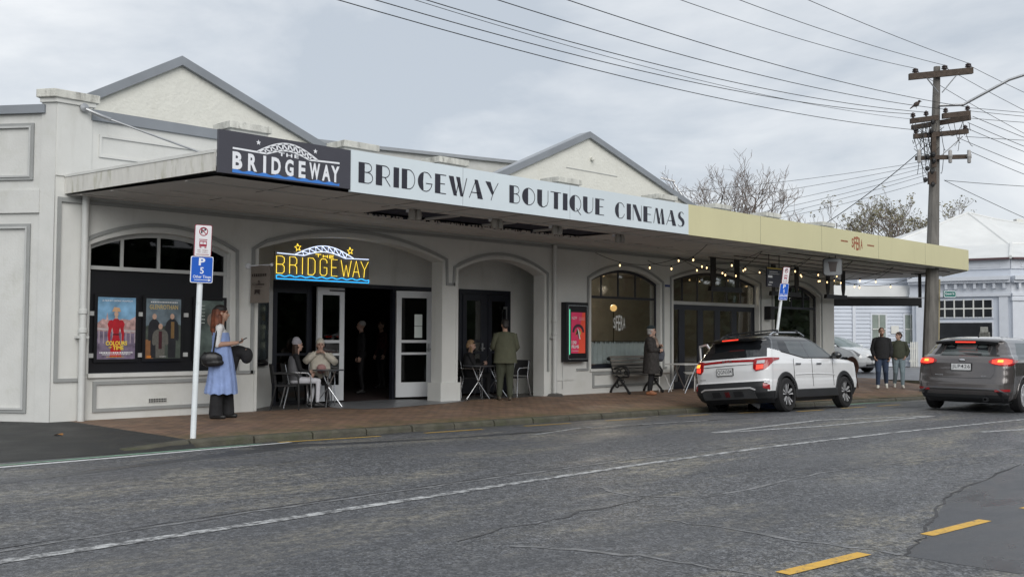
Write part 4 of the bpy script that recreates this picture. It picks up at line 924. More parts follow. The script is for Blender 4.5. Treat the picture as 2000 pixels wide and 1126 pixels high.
# ------------------------------------------------------------------ NZFF light box
lb = thing('poster_light_box', 'black wall light box with pink NZFF 130 FILMS poster beside the downpipe', 'light box', (12.2, -.1, .72))
MB().prism([(11.93, .74), (12.74, .74), (12.74, 2.17), (11.93, 2.17)], (0, .17, 0), (0, -.18, 0), XA, ZA).build('case', M_BLACK, lb, bevel=.01)
MB().ribbon([(11.99, .80), (11.99, 2.10), (12.70, 2.10), (12.70, .80)], -.022, (0, -.18, 0), XA, ZA, (0, -.012, 0), True).build('door_trim', M_CHROME, lb)
MB().box(12.03, 12.055, -.189, -.181, .92, 2.0).build('light_tube', mat('green_tube', (.1, .6, .35), .4, var=0, emit=(.12, .62, .36), estr=.7), lb)
y = -.183
pl = flat('poster', [(12.10, .95), (12.62, .95), (12.62, 1.93), (12.10, 1.93)], y, mat('print_magenta', (.52, .035, .10), .5, var=.3, scale=1.6, emit=(.50, .03, .09), estr=.22), lb)
flat('print_orange', [(12.36, .95), (12.62, .95), (12.62, 1.93), (12.52, 1.93), (12.40, 1.5)], y-.001, mat('print_red_orange', (.60, .07, .035), .45, var=.2, scale=3, emit=(.6, .06, .03), estr=.2), lb)
flat('print_arc', [(12.36+.22*math.cos(R(a)), 1.45+.2*math.sin(R(a))) for a in range(0, 181, 15)]+[(12.36+.15*math.cos(R(a)), 1.45+.13*math.sin(R(a))) for a in range(180, -1, -15)], y-.002, pm('dark_eye', (.07, .03, .05)), lb)
flat('print_bird', [(12.26, 1.38), (12.33, 1.55), (12.36, 1.5), (12.42, 1.32), (12.38, 1.30), (12.33, 1.42)], y-.003, pm('black', (.02, .02, .02), var=0), lb)
flat('print_bird', [(12.40, 1.5), (12.46, 1.46), (12.44, 1.38), (12.40, 1.42)], y-.003, pm('lime', (.45, .5, .12), var=0), lb); flat('print_bird', [(12.26, 1.45), (12.30, 1.48), (12.29, 1.36), (12.27, 1.36)], y-.003, pm('amber', (.6, .32, .05), var=0), lb)
flat('print_bird', [(12.32, 1.56), (12.38, 1.5), (12.44, 1.28), (12.40, 1.29)], y-.0035, M_PW, lb)
wtext('festival_lettering', 'NZFF', (12.12, 12.31, 1.76, 1.825), (0, y-.004, 0), XA, ZA, M_PW, lb, .0)
mb = MB(); text_into(mb, '130', (12.115, 12.29, 1.17, 1.25), (0, y-.004, 0), XA, ZA, .03); text_into(mb, 'FILMS', (12.115, 12.38, 1.07, 1.145), (0, y-.004, 0), XA, ZA, .03); mb.build('films_lettering', M_PW, lb)
mb = MB(); dashes(mb, 12.115, 12.38, .995, .022, y-.004, RND)
for k in range(3): dashes(mb, 12.38, 12.6, 1.80-k*.03, .013, y-.004, RND)
mb.build('small_lettering', pm('pale_pink', (.62, .4, .42), var=0), lb)
# ------------------------------------------------------------------ banner by the entrance and glass menu case
M_BAN = mat('taupe_banner', (.20, .17, .145), .8, var=.08)
bx, bz = 3.86, 2.58
bn = thing('banner', 'small taupe coffee banner hanging from a white rod beside the entrance', 'banner', (3.7, -.3, 2.0))
MB().tube([(3.42, -.02, 2.60), (3.51, -.66, 2.60)], .012, 8).build('rod', M_SIGNW, bn); MB().ell((3.51, -.66, 2.60), (.03, .03, .03)).lathe([(.05, -.02), (.05, .02)], (3.42, -.03, 2.60), 'y', 10).build('rod_end', M_SIGNW, bn, smooth=True)
ba = Vector((.07, -.48, 0)).normalized()
bo = Vector((3.43, -.10, 0)); bl = MB()
bl.grid(lambda u, v: bo+ba*(u*.52)+Vector((0, 0, 1.93+.665*v))+Vector((1, 0, 0))*(.012*math.sin(u*5+v*2)), 6, 6); bl.build('cloth', M_BAN, bn, smooth=True)
ban = Vector((-1, -.14, 0)).normalized(); bo2 = bo+ban*.02
mb = MB()
for i in range(8): mb.prism([(.07+i*.05, 2.40), (.095+i*.05, 2.40), (.095+i*.05, 2.45), (.07+i*.05, 2.45)], ban*.002, bo2, ba, ZA)
mb.prism([(.14, 2.08), (.20, 2.12), (.28, 2.08), (.28, 2.17), (.14, 2.17)], ban*.002, bo2, ba, ZA); mb.prism([(.22, 2.30), (.29, 2.30), (.25, 2.335)], ban*.002, bo2, ba, ZA)
text_into(mb, 'Coffee', (.08, .40, 2.245, 2.285), bo2+ban*.002, ba, ZA, .02); text_into(mb, 'House', (.15, .33, 2.205, 2.225), bo2+ban*.002, ba, ZA); mb.build('printed_marks', mat('brown_print', (.03, .02, .016), .8, var=0), bn)
mc = thing('menu_case', 'tall glass fronted menu case on the splayed wall by the entrance', 'menu case', (4.1, .6, .8)); sv = Vector((1.1, .87, 0)).normalized(); sn = Vector((sv.y, -sv.x, 0)); so = Vector((3.78, .42, 0))
MB().prism([(.05, .78), (.75, .78), (.75, 2.12), (.05, 2.12)], sn*.07, so, sv, ZA).build('case', M_BLACK, mc)
MB().ribbon([(.08, .82), (.08, 2.08), (.72, 2.08), (.72, .82)], -.03, so+sn*.07, sv, ZA, sn*.012, True).build('trim', M_CHROME, mc); MB().prism([(.13, .9), (.67, .9), (.67, 2.0), (.13, 2.0)], sn*.004, so+sn*.075, sv, ZA).build('glass', mat('case_glass', (.06, .075, .08), .08, var=.6, scale=3), mc)
# ------------------------------------------------------------------ parking sign posts
M_POST = mat('white_post', (.72, .76, .78), .45, var=.08, dirt=(.35, .36, .32), dscale=6, damt=.4)
M_PBLUE = mat('parking_blue', (.012, .10, .50), .35, var=.05); M_PRED = mat('sign_red', (.32, .02, .05), .4, var=0); M_PWHT = mat('sign_plate_white', (.72, .72, .74), .4, var=.03)
def rrect(w, h, r): return [(sx*(w/2-r)+r*math.cos(R(a)), sz*(h/2-r)+r*math.sin(R(a))) for (sx, sz, a0) in ((1, 1, 0), (-1, 1, 90), (-1, -1, 180), (1, -1, 270)) for a in (a0, a0+30, a0+60, a0+90)]
def parking_sign(base, top, label, rot, k=1., second=False):
    t = thing('parking_sign', label, 'sign', base, 0)
    b, tp = Vector(base), Vector(top); ax = Vector((math.cos(rot), math.sin(rot), 0)); n = Vector((ax.y, -ax.x, 0)); up = (tp-b).normalized()
    MB().tube([b-up*.05, tp-up*.06], .038*k, 12).build('post', M_POST, t, smooth=True)
    c1, c2 = tp-up*.215*k+n*.05, tp-up*.60*k+n*.05
    p1 = MB().prism(rrect(.23*k, .43*k, .02), n*.008, c1, ax, up).build('restriction_plate', M_PRED, t)
    p2 = MB().prism(rrect(.30*k, .355*k if not second else .42*k, .02), n*.008, c2-up*(.03*k if second else 0), ax, up).build('parking_plate', M_SIGNW, t)
    MB().prism(rrect(.215*k, .415*k, .015), n*.002, c1+n*.009, ax, up).build('plate_face', M_PWHT, p1)
    MB().prism(rrect(.28*k, .335*k if not second else .40*k, .015), n*.002, c2-up*(.03*k if second else 0)+n*.009, ax, up).build('plate_face', M_PBLUE, p2)
    o1, o2 = c1+n*.012, c2+n*.012
    m1 = MB().ribbon([(.06*k*math.cos(R(a)), .125*k+.06*k*math.sin(R(a))) for a in range(0, 360, 20)], .012*k, o1, ax, up, n*.001, True)
    m1.prism([(q.x, q.y) for q in ss((-.045*k, .165*k), (.045*k, .085*k), .012*k)], n*.001, o1+n*.0005, ax, up)
    m1.prism([(-.05*k, .0), (.05*k, .0), (.05*k, -.075*k), (-.05*k, -.075*k)], n*.001, o1, ax, up).prism([(-.045*k, -.08*k), (-.02*k, -.08*k), (-.02*k, -.095*k), (-.045*k, -.095*k)], n*.001, o1, ax, up).prism([(.02*k, -.08*k), (.045*k, -.08*k), (.045*k, -.095*k), (.02*k, -.095*k)], n*.001, o1, ax, up)
    m1.prism([(-.055*k, .012*k), (.055*k, .012*k), (.055*k, .022*k), (-.055*k, .022*k)], n*.001, o1, ax, up)
    m1.prism([(-.085*k, -.187*k), (.085*k, -.187*k), (.085*k, -.180*k), (-.085*k, -.180*k)], n*.001, o1, ax, up); m1.build('bus_symbol', M_PRED, p1)
    MB().prism([(-.04*k, -.045*k), (-.004*k, -.045*k), (-.004*k, -.015*k), (-.04*k, -.015*k)], n*.001, o1+n*.0015, ax, up).prism([(.004*k, -.045*k), (.04*k, -.045*k), (.04*k, -.015*k), (.004*k, -.015*k)], n*.001, o1+n*.0015, ax, up).build('bus_windows', M_PWHT, p1)
    m2 = MB(); text_into(m2, 'P', (-.035*k, .035*k, .10*k, .178*k), o1, ax, up, .02); m2.build('letter', M_INK, p1)
    m2 = MB(); text_into(m2, '6:00 - 10:00am', (-.07*k, .07*k, -.135*k, -.115*k), o1, ax, up, .01); text_into(m2, '4:00 - 6:00pm', (-.07*k, .07*k, -.165*k, -.145*k), o1, ax, up, .01); m2.build('hours_lettering', pm('grey_red', (.25, .1, .1), var=0), p1)
    m3 = MB(); text_into(m3, 'P', (-.045*k, .04*k, .055*k, .155*k), o2, ax, up, .03); text_into(m3, '5', (-.025*k, .025*k, -.055*k, .03*k), o2, ax, up, .015); text_into(m3, 'Other Times', (-.115*k, .125*k, -.115*k, -.075*k), o2, ax, up, .01)
    if not second: m3.prism([(-.10*k, -.143*k), (.10*k, -.143*k), (.10*k, -.135*k), (-.10*k, -.135*k)], n*.001, o2, ax, up).prism([(.09*k, -.155*k), (.13*k, -.139*k), (.09*k, -.123*k)], n*.001, o2, ax, up)
    else: m3.prism([(-.13*k, -.145*k), (.13*k, -.145*k), (.13*k, -.125*k), (-.13*k, -.125*k)], n*.001, o2, ax, up); text_into(m3, 'Other Times', (-.11*k, .11*k, -.21*k, -.17*k), o2, ax, up, .01)
    m3.build('parking_lettering', M_SIGNW, p2)
    return t
parking_sign((.43, -3.66, zf(.43, -3.66)), (.49, -3.70, 2.84), 'white parking sign post at the left kerb end with blue P 5 plate', R(-12))
parking_sign((15.42, -3.52, zf(15.42, -3.52)), (16.12, -3.60, 3.06), 'leaning parking sign post behind the white SUV under the canopy', R(-14), .98, True)

dashes(MB(), 18.95, 19.35, 3.89, .04, FY-.054, RND).build('small_lettering', M_REDINK, cream); dashes(MB(), 20.5, 20.92, 3.87, .04, FY-.054, RND).build('small_lettering', M_REDINK, cream)
# ------------------------------------------------------------------ things hanging under the canopy
M_HB = mat('charcoal_board', (.022, .020, .019), .6, var=.2)
for i, (xa, xb, yy, lab) in enumerate(((17.40, 18.60, -.72, 'charcoal hanging heater over the café doors, nearest the cinema'), (21.15, 22.55, -.40, 'charcoal hanging heater behind the black hanging sign'), (24.35, 25.42, -.52, 'charcoal hanging heater at the far corner of the canopy'))):
    t = thing('hanging_heater', lab, 'heater', ((xa+xb)/2, yy, 2.6), group='heaters hung under the canopy')
    for x in (xa, xb):
        MB().prism([(x-.12, 3.53), (x+.12, 3.53), (x+.12, 2.95), (x+.06, 2.72), (x-.06, 2.72), (x-.12, 2.95)], (0, .03, 0), (0, yy, 0), XA, ZA).build('hanger_board', M_HB, t)
    MB().prism([(xa-.2, 2.60), (xb+.2, 2.60), (xb+.16, 2.73), (xa-.16, 2.73)], (0, -.10, 0), (0, yy+.06, 0), XA, ZA).build('heater_bar', M_BLACK, t)
t = thing('hanging_sign', 'black information sign with yellow top hung under the canopy by the parking sign', 'sign', (18.0, -2.2, 2.7))
MB().box(17.62, 18.40, -2.23, -2.19, 2.69, 3.20).build('panel', M_INK, t); MB().box(17.62, 18.40, -2.235, -2.231, 3.165, 3.198).build('yellow_band', mat('bus_yellow', (.5, .36, .05), .4, var=0), t)
mb = MB(); dashes(mb, 17.72, 18.15, 3.08, .02, -2.236, RND); dashes(mb, 17.72, 18.25, 3.03, .015, -2.236, RND); dashes(mb, 17.72, 17.9, 2.79, .035, -2.236, RND); dashes(mb, 17.66, 17.84, 2.73, .02, -2.236, RND); mb.prism([(17.66, 2.93), (17.88, 2.93), (17.88, 2.99), (17.66, 2.99)], (0, -.001, 0), (0, -2.2355, 0), XA, ZA); mb.build('lettering', M_PW, t)
for x in (17.75, 18.28): MB().tube([(x, -2.21, 3.2), (x, -2.21, 3.55)], .012, 6).build('hanger', M_BLACK, t)
t = thing('light_box_sign', 'grey rounded hanging light box sign showing a dark coffee cup', 'sign', (19.2, -3.3, 3.02))
ca = Vector((.62, -.78, 0)); cnv = Vector((-.78, -.62, 0)); co = Vector((19.18, -3.30, 3.24))
MB().prism(rrect(.46, .44, .06), -cnv*.12, co, ca, ZA).build('box', mat('grey_plastic', (.17, .18, .19), .5, var=.05), t)
MB().prism(rrect(.50, .47, .07), -cnv*.1, co-cnv*.012, ca, ZA).build('rim', M_BLACK, t)
MB().prism([(-.11, .10), (.11, .10), (.08, -.13), (-.08, -.13)], cnv*.004, co+cnv*.001, ca, ZA).prism([(-.13, .10), (.13, .10), (.12, .14), (-.12, .14)], cnv*.004, co+cnv*.001, ca, ZA).build('cup_symbol', mat('cup_brown', (.025, .014, .012), .5, var=0), t)
for s in (-.08, .08): MB().tube([co-cnv*.06+ca*s+Vector((0, 0, .22)), co-cnv*.06+ca*s+Vector((0, 0, .31))], .012, 6).build('hanger', M_BLACK, t)
t = thing('blind_roller', 'rolled black blind on a post beyond the far corner of the cinema', 'blind', (28.5, -1, 2.4))
ra, rb = Vector((25.9, .1, 2.55)), Vector((28.55, -1.75, 2.58))
rd = (rb-ra).normalized(); MB().obox((ra+rb)/2, rd, ZA, rd.cross(Vector(ZA)), (rb-ra).length/2, .15, .09).build('rolled_blind', M_BLACK, t, bevel=.03); MB().tube([rb+Vector((0, 0, -.2)), rb+Vector((0, 0, .96))], .06, 8).build('end_post', M_BLACK, t)
MB().tube([ra+Vector((0, -.1, .14)), rb+Vector((0, -.1, .13))], .014, 6).build('chrome_rail', M_SIGNW, t); MB().obox(rb+Vector((0, 0, .96)), rd, ZA, rd.cross(Vector(ZA)), .3, .03, .05).build('bracket', M_BLACK, t)
for i, (x, y) in enumerate(((5.05, -2.62), (7.02, -2.66), (8.65, -2.7), (10.9, -2.5))):
    lab = ('twin spotlight under the dark sign board, leftmost of four', 'twin spotlight under the WAY letters, second of four', 'twin spotlight under the OUTI letters, third of four', 'twin spotlight under the CINEMAS letters, rightmost of four')[i]
    t = thing('spotlight', lab, 'spotlight', (x, y, 3.55), group='spotlights on the canopy soffit')
    MB().box(x-.09, x+.09, y-.04, y+.04, 3.50, 3.549).build('base', M_SIGNW, t)
    for s in (-.07, .07): MB().lathe([(0, 0), (.055, .01), (.07, .10), (.05, .16), (.035, .2), (0, .2)], (x+s, y-.10, 3.36), 'z', 10).build('lamp_head', mat('grey_lamp', (.36, .34, .31), .5, var=.1), t, smooth=True)
M_VENT = mat('speaker_grey', (.20, .19, .18), .7)
# ------------------------------------------------------------------ string lights
M_WIRE = mat('black_cable', (.01, .01, .011), .6, var=0)
M_BULB = mat('lit_bulb', (1, .75, .45), .3, var=0, emit=(1., .68, .32), estr=2.2)
def catenary(a, b, sag, n=16):
    a, b = Vector(a), Vector(b); return [a.lerp(b, i/n)+Vector((0, 0, -4*sag*(i/n)*(1-i/n))) for i in range(n+1)]
bulb_mesh = MB().ell((0, 0, -.085), (.019, .019, .030), nu=8, nv=6); sock_mesh = MB().lathe([(.014, 0), (.018, -.05), (0.0, -.052)], n=8)
_b0 = None
zz_pts = [(13.15, -.06, 3.30), (13.72, -2.93, 3.5), (15.2, -.06, 3.25), (16.2, -2.93, 3.5), (17.9, -.06, 3.28), (18.97, -2.77, 3.5), (20.9, -.1, 3.28), (20.95, -3.0, 3.5), (23.2, -.1, 3.25), (23.98, -2.85, 3.5), (26.2, -.1, 3.3)]
SL = [[(13.15, -.06, 3.42), (15.5, -.9, 3.40), (16.2, -2.93, 3.5)], [(15.3, -.06, 3.35), (13.72, -2.95, 3.5)], [(16.2, -2.93, 3.5), (17.7, -.3, 3.35), (18.97, -2.77, 3.5)], [(18.97, -2.77, 3.5), (20.5, -.3, 3.35), (20.95, -3.0, 3.5)], [(20.95, -3.0, 3.5), (23.2, -.2, 3.35), (23.98, -2.85, 3.5)], [(23.98, -2.85, 3.5), (25.2, -.3, 3.3), (27.6, -2.2, 3.5)], [(15.5, -.9, 3.4), (19.0, -.5, 3.4), (22.5, -.7, 3.4), (26, -.6, 3.4)]]
side = ('nearest the cinema', 'crossing above the café window', 'above the café doors', 'behind the parking sign', 'behind the coffee cup sign', 'at the far corner', 'running along the café wall')
for k, pts in enumerate(SL):
    t = thing('string_light', 'festoon string of warm bulbs '+side[k], 'string light', pts[0], group='festoon lights under the canopy')
    path = []
    for a, b in zip(pts[:-1], pts[1:]): path += catenary(a, b, .24+.05*((k*7) % 3), 14)
    MB().tube(path, .007, 5).build('cable', M_WIRE, t)
    for j in range(4 if k != 1 else 6, len(path)-2, 5 if k != 6 else 6):
        p = path[j]
        if _b0 is None:
            s_ = sock_mesh.build('socket', M_WIRE, t, local=True); s_.matrix_parent_inverse = Matrix.Identity(4); b_ = bulb_mesh.build('bulb', M_BULB, s_, local=True, smooth='all'); _b0 = (s_.data, b_.data)
        else:
            s_ = link(bpy.data.objects.new('socket', _b0[0])); s_.parent = t; b_ = link(bpy.data.objects.new('bulb', _b0[1])); b_.parent = s_
        s_.location = Vector(p)-Vector(pts[0])
# ------------------------------------------------------------------ utility pole
M_POLE = mat('weathered_concrete_pole', (.155, .147, .135), .85, var=.35, scale=3, bump=.6, bscale=30, stretch=(3, 3, .35), dirt=(.08, .075, .065), dscale=4, damt=.6)
M_ARM = mat('weathered_timber', (.075, .055, .042), .85, var=.35, scale=9, bump=.4)
M_INS = mat('brown_insulator', (.028, .015, .014), .3, var=.1); M_INSW = mat('grey_insulator', (.32, .31, .30), .4, var=.2)
PB, PT = Vector((25.67, -3.2, -.45)), Vector((26.62, -3.2, 10.1))
# keep the same picture position: base to the right of the cinema corner
pole = thing('utility_pole', 'tall weathered utility pole with crossarms rising through the far end of the canopy', 'utility pole', PB)
def pp(z): return PB.lerp(PT, (z-PB.z)/(PT.z-PB.z))
ra_ = Vector((.62, -.785, 0)).normalized()
mb = MB(); n = 12; vs = []; fs = []
la, lb_ = Vector((.70, -.714, 0)), Vector((.714, .70, 0))
for i in range(n+1):
    z = PB.z+(PT.z-PB.z)*i/n; c = pp(z); hw = .235-.14*i/n; hd = .18-.10*i/n
    q = [(hw, -hd*.5), (hw, hd*.5), (hw*.6, hd), (-hw*.6, hd), (-hw, hd*.5), (-hw, -hd*.5), (-hw*.6, -hd), (hw*.6, -hd)]
    vs += [c+la*a+lb_*b for a, b in q]
mb.add(vs, [(i*8+j, i*8+(j+1) % 8, (i+1)*8+(j+1) % 8, (i+1)*8+j) for i in range(n) for j in range(8)]+[tuple(range(n*8, n*8+8))])
mb.build('pole_shaft', M_POLE, pole)
pp2 = lambda z, s, d=0.: pp(z)+la*s+lb_*d
def arm(z, s0, s1, d=-.22, tilt=0., h=.085, m=None, name='crossarm'):
    a, b = pp2(z, s0, d), pp2(z+tilt, s1, d); ax = (b-a).normalized(); return MB().obox((a+b)/2, ax, ax.cross(Vector(ZA)).normalized(), ZA, (b-a).length/2, .06, h).build(name, m or M_ARM, pole)
def insul(par, z, s, d=-.22, big=1.):
    p = pp2(z, s, d); MB().lathe([(0, 0), (.05*big, 0), (.05*big, .03), (.1*big, .04), (.1*big, .07), (.05*big, .08), (.09*big, .10), (.09*big, .13), (.04*big, .16), (0, .18)], p, n=10).build('insulator', M_INS, par, smooth=True); return p
a1 = arm(9.70, -.98, 1.06, tilt=.22, h=.1)
HVI = [insul(a1, 9.82, -.78), insul(a1, 9.93, .16), insul(a1, 10.0, .92)]
MB().tube([pp2(9.2, -.02, -.2), pp2(9.75, -.5, -.26)], .02, 6).tube([pp2(9.2, .1, -.2), pp2(9.85, .6, -.26)], .02, 6).build('arm_brace', M_STEEL, pole)
a2 = arm(8.42, .12, 1.0, tilt=.1); a3 = arm(8.25, -.9, -.02, tilt=.12, h=.08); a4 = arm(7.75, -.78, .95, tilt=.18, h=.075)
a5 = MB().obox(pp2(8.25, .15, .0), (la*.6-lb_*.8).normalized(), (la*.8+lb_*.6).normalized(), ZA, 1.0, .055, .075).build('crossarm', M_ARM, pole)
a6 = arm(7.05, -.70, 1.05, tilt=.06, h=.065)
LVI = [insul(a2, 8.52, .22, big=.8), insul(a2, 8.6, .92, big=.8), insul(a3, 8.36, -.82, big=.8), insul(a3, 8.42, -.4, big=.8), insul(a4, 7.84, -.70, big=.8), insul(a4, 7.96, .86, big=.8)]
for s in (-.64, .35, .95):
    MB().lathe([(.03, -.22), (.06, -.2), (.06, -.05), (.08, 0), (.06, .05), (.06, .16), (.03, .2)], pp2(7.1, s, -.33), n=8).build('fuse_holder', M_INSW, a6, smooth=True)
MB().tube([pp2(7.15, .12, -.25), pp2(7.75, .75, -.28)], .018, 6).build('arm_brace', M_STEEL, pole)
MB().obox(pp2(7.3, -.16, -.28), la, lb_, ZA, .07, .05, .55).obox(pp2(6.4, -.2, -.3), la, lb_, ZA, .12, .06, .2).build('cable_box', M_ARM, pole)
tang = MB()
for k in range(26):
    a = pp2(RND.uniform(7.2, 8.5), RND.uniform(-.9, .3), RND.uniform(-.4, -.2)); b = pp2(RND.uniform(6.2, 8.4), RND.uniform(-.9, .2), RND.uniform(-.4, -.2)); tang.tube(catenary(a, b, RND.uniform(.05, .35), 8), .010, 4)
for k in range(8):
    a = pp2(RND.uniform(7.6, 8.5), RND.uniform(.2, 1.1), RND.uniform(-.4, -.2)); b = pp2(RND.uniform(7.0, 8.3), RND.uniform(.2, 1.1), RND.uniform(-.4, -.2)); tang.tube(catenary(a, b, RND.uniform(.05, .3), 8), .009, 4)
for k in range(9): tang.ell(pp2(RND.uniform(6.1, 8.4), RND.uniform(-.5, -.1), -.35), (.07, .07, .09), nu=6, nv=4)
tang.build('jumper_wires', M_WIRE, pole)
MB().tube([pp2(-.2, .3, .1), pp2(3.2, .27, .08)], .03, 8).build('cable_guard', mat('yellowish_guard', (.35, .30, .18), .6, var=.2), pole)
sa = MB().tube([pp2(8.78, .05, -.15), pp2(8.78, .75, -.3), pp2(8.9, .95, -.35), pp2(9.5, 2.0, -.7), pp2(9.72, 2.7, -.9)], .045, 8).build('lamp_arm', M_STEEL, pole, smooth=True)
MB().obox(pp2(9.80, 3.1, -1.0), (la*.97+Vector((0, 0, .16))).normalized(), lb_, ZA, .45, .14, .06).build('lamp_head', mat('lamp_grey', (.45, .46, .47), .5), pole, bevel=.03)
sn_ = thing('street_name_sign', 'small green Queen St name sign fixed to the utility pole', 'sign', pp2(2.75, .4, -.2))
sg = Vector((.80, -.60, 0)); sgn = Vector((-.6, -.8, 0)); so_ = pp2(2.72, .47, -.25)
MB().prism(rrect(.44, .22, .05), -sgn*.03, so_, sg, ZA).build('plate', mat('street_green', (.0, .14, .115), .4, var=.05), sn_)
MB().ribbon(rrect(.42, .20, .05), .018, so_+sgn*.002, sg, ZA, sgn*.001, True).build('border', M_SIGNW, sn_)
wtext('lettering', 'Queen St', (-.16, .15, -.035, .05), so_+sgn*.003, sg, ZA, M_SIGNW, sn_, .012)
# ------------------------------------------------------------------ wires
def wire(pts, label, r=.018, grp=None):
    r *= .46
    m = MB().tube(pts, r, 5).build('overhead_wire', M_WIRE); tag(m, label, 'wire', grp); return m
def span(p, xt, zt, yend, label, r=.018):
    """wire from pole point p past the point (xt, zt) to the next pole 43 m up the street"""
    X2 = p.x-43.; u = (p.x-xt)/43.; sag = (p.z-zt)/(4*u*(1-u)); sag = max(.2, sag)
    wire([Vector((p.x+(X2-p.x)*i/40, p.y+(yend-p.y)*i/40, p.z-4*sag*(i/40)*(1-i/40))) for i in range(41)], label, r)
span(HVI[0]+Vector((0, 0, .16)), 12.58, 8.95, -3.6, 'high overhead wire on the left insulator of the top crossarm')
span(HVI[1]+Vector((0, 0, .16)), 14.0, 9.15, -4.2, 'high overhead wire on the middle insulator of the top crossarm')
span(HVI[2]+Vector((0, 0, .16)), 15.6, 9.55, -4.8, 'high overhead wire on the right insulator of the top crossarm')
for i, (p, xt, zt) in enumerate([(LVI[4], 4.04, 6.83), (LVI[2], 4.97, 7.05), (LVI[3], 5.52, 7.19), (LVI[0], 6.40, 7.40), (LVI[1], 7.3, 7.6)]):
    span(p+Vector((0, 0, .12)), xt, zt, p.y+.3, ('lowest street wire sagging to the left from the lower crossarm', 'second lowest street wire sagging left above the lowest one', 'middle street wire sagging left from the mid crossarm', 'second highest of the sagging low street wires', 'highest of the sagging low street wires')[i], .02)
span(pp2(8.3, -.5, -.2)+Vector((0, .05, 0)), 6.0, 7.05, -3.3, 'thin cable crossing between the sagging street wires', .013)
far = [(30, 0, 8.2), (32, 0, 8.0)]
dirR = la*30+lb_*22
for i, (p, dz, k) in enumerate([(HVI[0], -1.0, .4), (HVI[1], -.4, .4), (HVI[2], .3, .4)]):
    e = p+la*12+lb_*6+Vector((0, 0, dz-2.2)); wire(catenary(p+Vector((0, 0, .1)), e, .3, 16), ('top wire leaving the pole to the right, lowest of three', 'top wire leaving the pole to the right, middle of three', 'top wire leaving the pole to the right, highest of three')[i])
for i, (p, e) in enumerate([(LVI[1], (20, 4, .3)), (LVI[1], (20, 3, -.2)), (LVI[0], (20, 3, .1)), (LVI[5], (20, 4, .6))]):
    q = p+Vector((0, 0, .1-.1*i)); wire(catenary(q, q+la*e[0]+lb_*e[1]+Vector((0, 0, e[2])), .25, 12), ('level wire leaving right from the end of the mid crossarm', 'second level wire leaving right below the first', 'third level wire leaving right from beside the pole', 'fourth level wire leaving right from the lower crossarm')[i])
for i, (p, dz) in enumerate([(pp2(8.4, 1.05, -.3), -3.2), (pp2(8.2, .9, -.3), -3.6), (pp2(8.0, .9, -.3), -3.4), (pp2(7.7, .6, -.3), -3.6), (pp2(7.3, .9, -.3), -3.9)]):
    wire(catenary(p, p+la*12+lb_*6+Vector((0, 0, dz*.52)), .25, 12), ('sloping service wire to the right, topmost of five', 'sloping service wire to the right, second of five', 'sloping service wire to the right, third of five', 'sloping service wire to the right, fourth of five', 'sloping service wire to the right, lowest of five')[i], .02)
p = pp2(6.35, .25, -.15); wire(catenary(p, p+la*12+lb_*6+Vector((0, 0, .6)), .12, 10), 'nearly level service wire leaving right below the crossarms', .02); wire(catenary(p, p+la*12+lb_*5+Vector((0, 0, -3.4)), .15, 10), 'steep service wire falling right towards the white roof', .02)
for i, (z0, e) in enumerate([(6.95, (17.5, 4.2, 5.6)), (6.85, (19.0, 5.5, 5.3)), (6.75, (20.3, 6.0, 4.8)), (6.6, (21.3, 6.0, 4.7)), (6.5, (22.6, 5.5, 4.75)), (6.3, (23.2, 4.5, 4.9))]):
    wire(catenary(pp2(z0, -.35, -.3), e, .18, 12), ('service wire to the cinema roof, topmost of six', 'service wire to the cinema roof, second of six', 'service wire to the cinema roof, third of six', 'service wire to the cinema roof, fourth of six', 'service wire to the cinema roof, fifth of six', 'service wire to the cinema roof, lowest of six')[i], .014)
wire(catenary(pp2(7.45, -.4, -.3), (25.0, .1, 5.0), .12, 12), 'thick black cable falling from the crossarms to the cinema parapet', .03)
# a small bird on the wire
bd = thing('bird', 'small dark bird perched on the wire left of the pole', 'bird', (24.6, -3.2, 8.4)); b0 = Vector((24.78, -3.28, 8.42))
_e = Euler((0, R(-35), R(-45)))
mb = MB().ell(b0+Vector((0, 0, .14)), (.11, .06, .075), _e, 10, 8).ell(b0+la*.09+Vector((0, 0, .23)), (.05, .045, .045), None, 8, 6).tube([b0+la*.13+Vector((0, 0, .23)), b0+la*.18+Vector((0, 0, .225))], [.015, .003], 5).tube([b0-la*.08+Vector((0, 0, .09)), b0-la*.2+Vector((0, 0, .0))], [.03, .015], 5)
mb.build('body', mat('bird_brown', (.05, .035, .03), .8, var=.3, scale=20), bd, smooth=True); MB().tube([b0+Vector((0, 0, .08)), b0], .006, 4).build('leg', M_INS, bd)
# ------------------------------------------------------------------ vehicles
def interp(tab, z):
    if z <= tab[0][0]: return tab[0][1:]
    for a, b in zip(tab[:-1], tab[1:]):
        if a[0] <= z <= b[0]:
            t = (z-a[0])/max(1e-9, b[0]-a[0]); t = t*t*(3-2*t)*.35+t*.65
            return tuple(p+(q-p)*t for p, q in zip(a[1:], b[1:]))
    return tab[-1][1:]
M_TYRE = mat('tyre_rubber', (.012, .012, .013), .8, var=.15, bump=.2, bscale=60)
M_ALLOY = mat('alloy_silver', (.75, .76, .78), .35, metal=.5, var=.05); M_ALLOYD = mat('alloy_black', (.02, .02, .022), .35, var=.05)
M_CLAD = mat('black_cladding', (.018, .019, .021), .55, var=.12, scale=6)
M_WELL = mat('wheel_well', (.005, .005, .005), .95, var=0)
M_CGLASS = mat('car_glass_dark', (.010, .012, .014), .05, var=0, spec=.8)
M_CGLASS2 = mat('car_glass_clear', (.075, .09, .09), .05, var=.4, scale=2.2, spec=.8)
M_SGLASS = mat('car_glass_side', (.075, .086, .09), .03, var=.3, scale=1.5, spec=1.)
M_PLATEW = mat('number_plate_white', (.66, .67, .67), .4, var=.03)
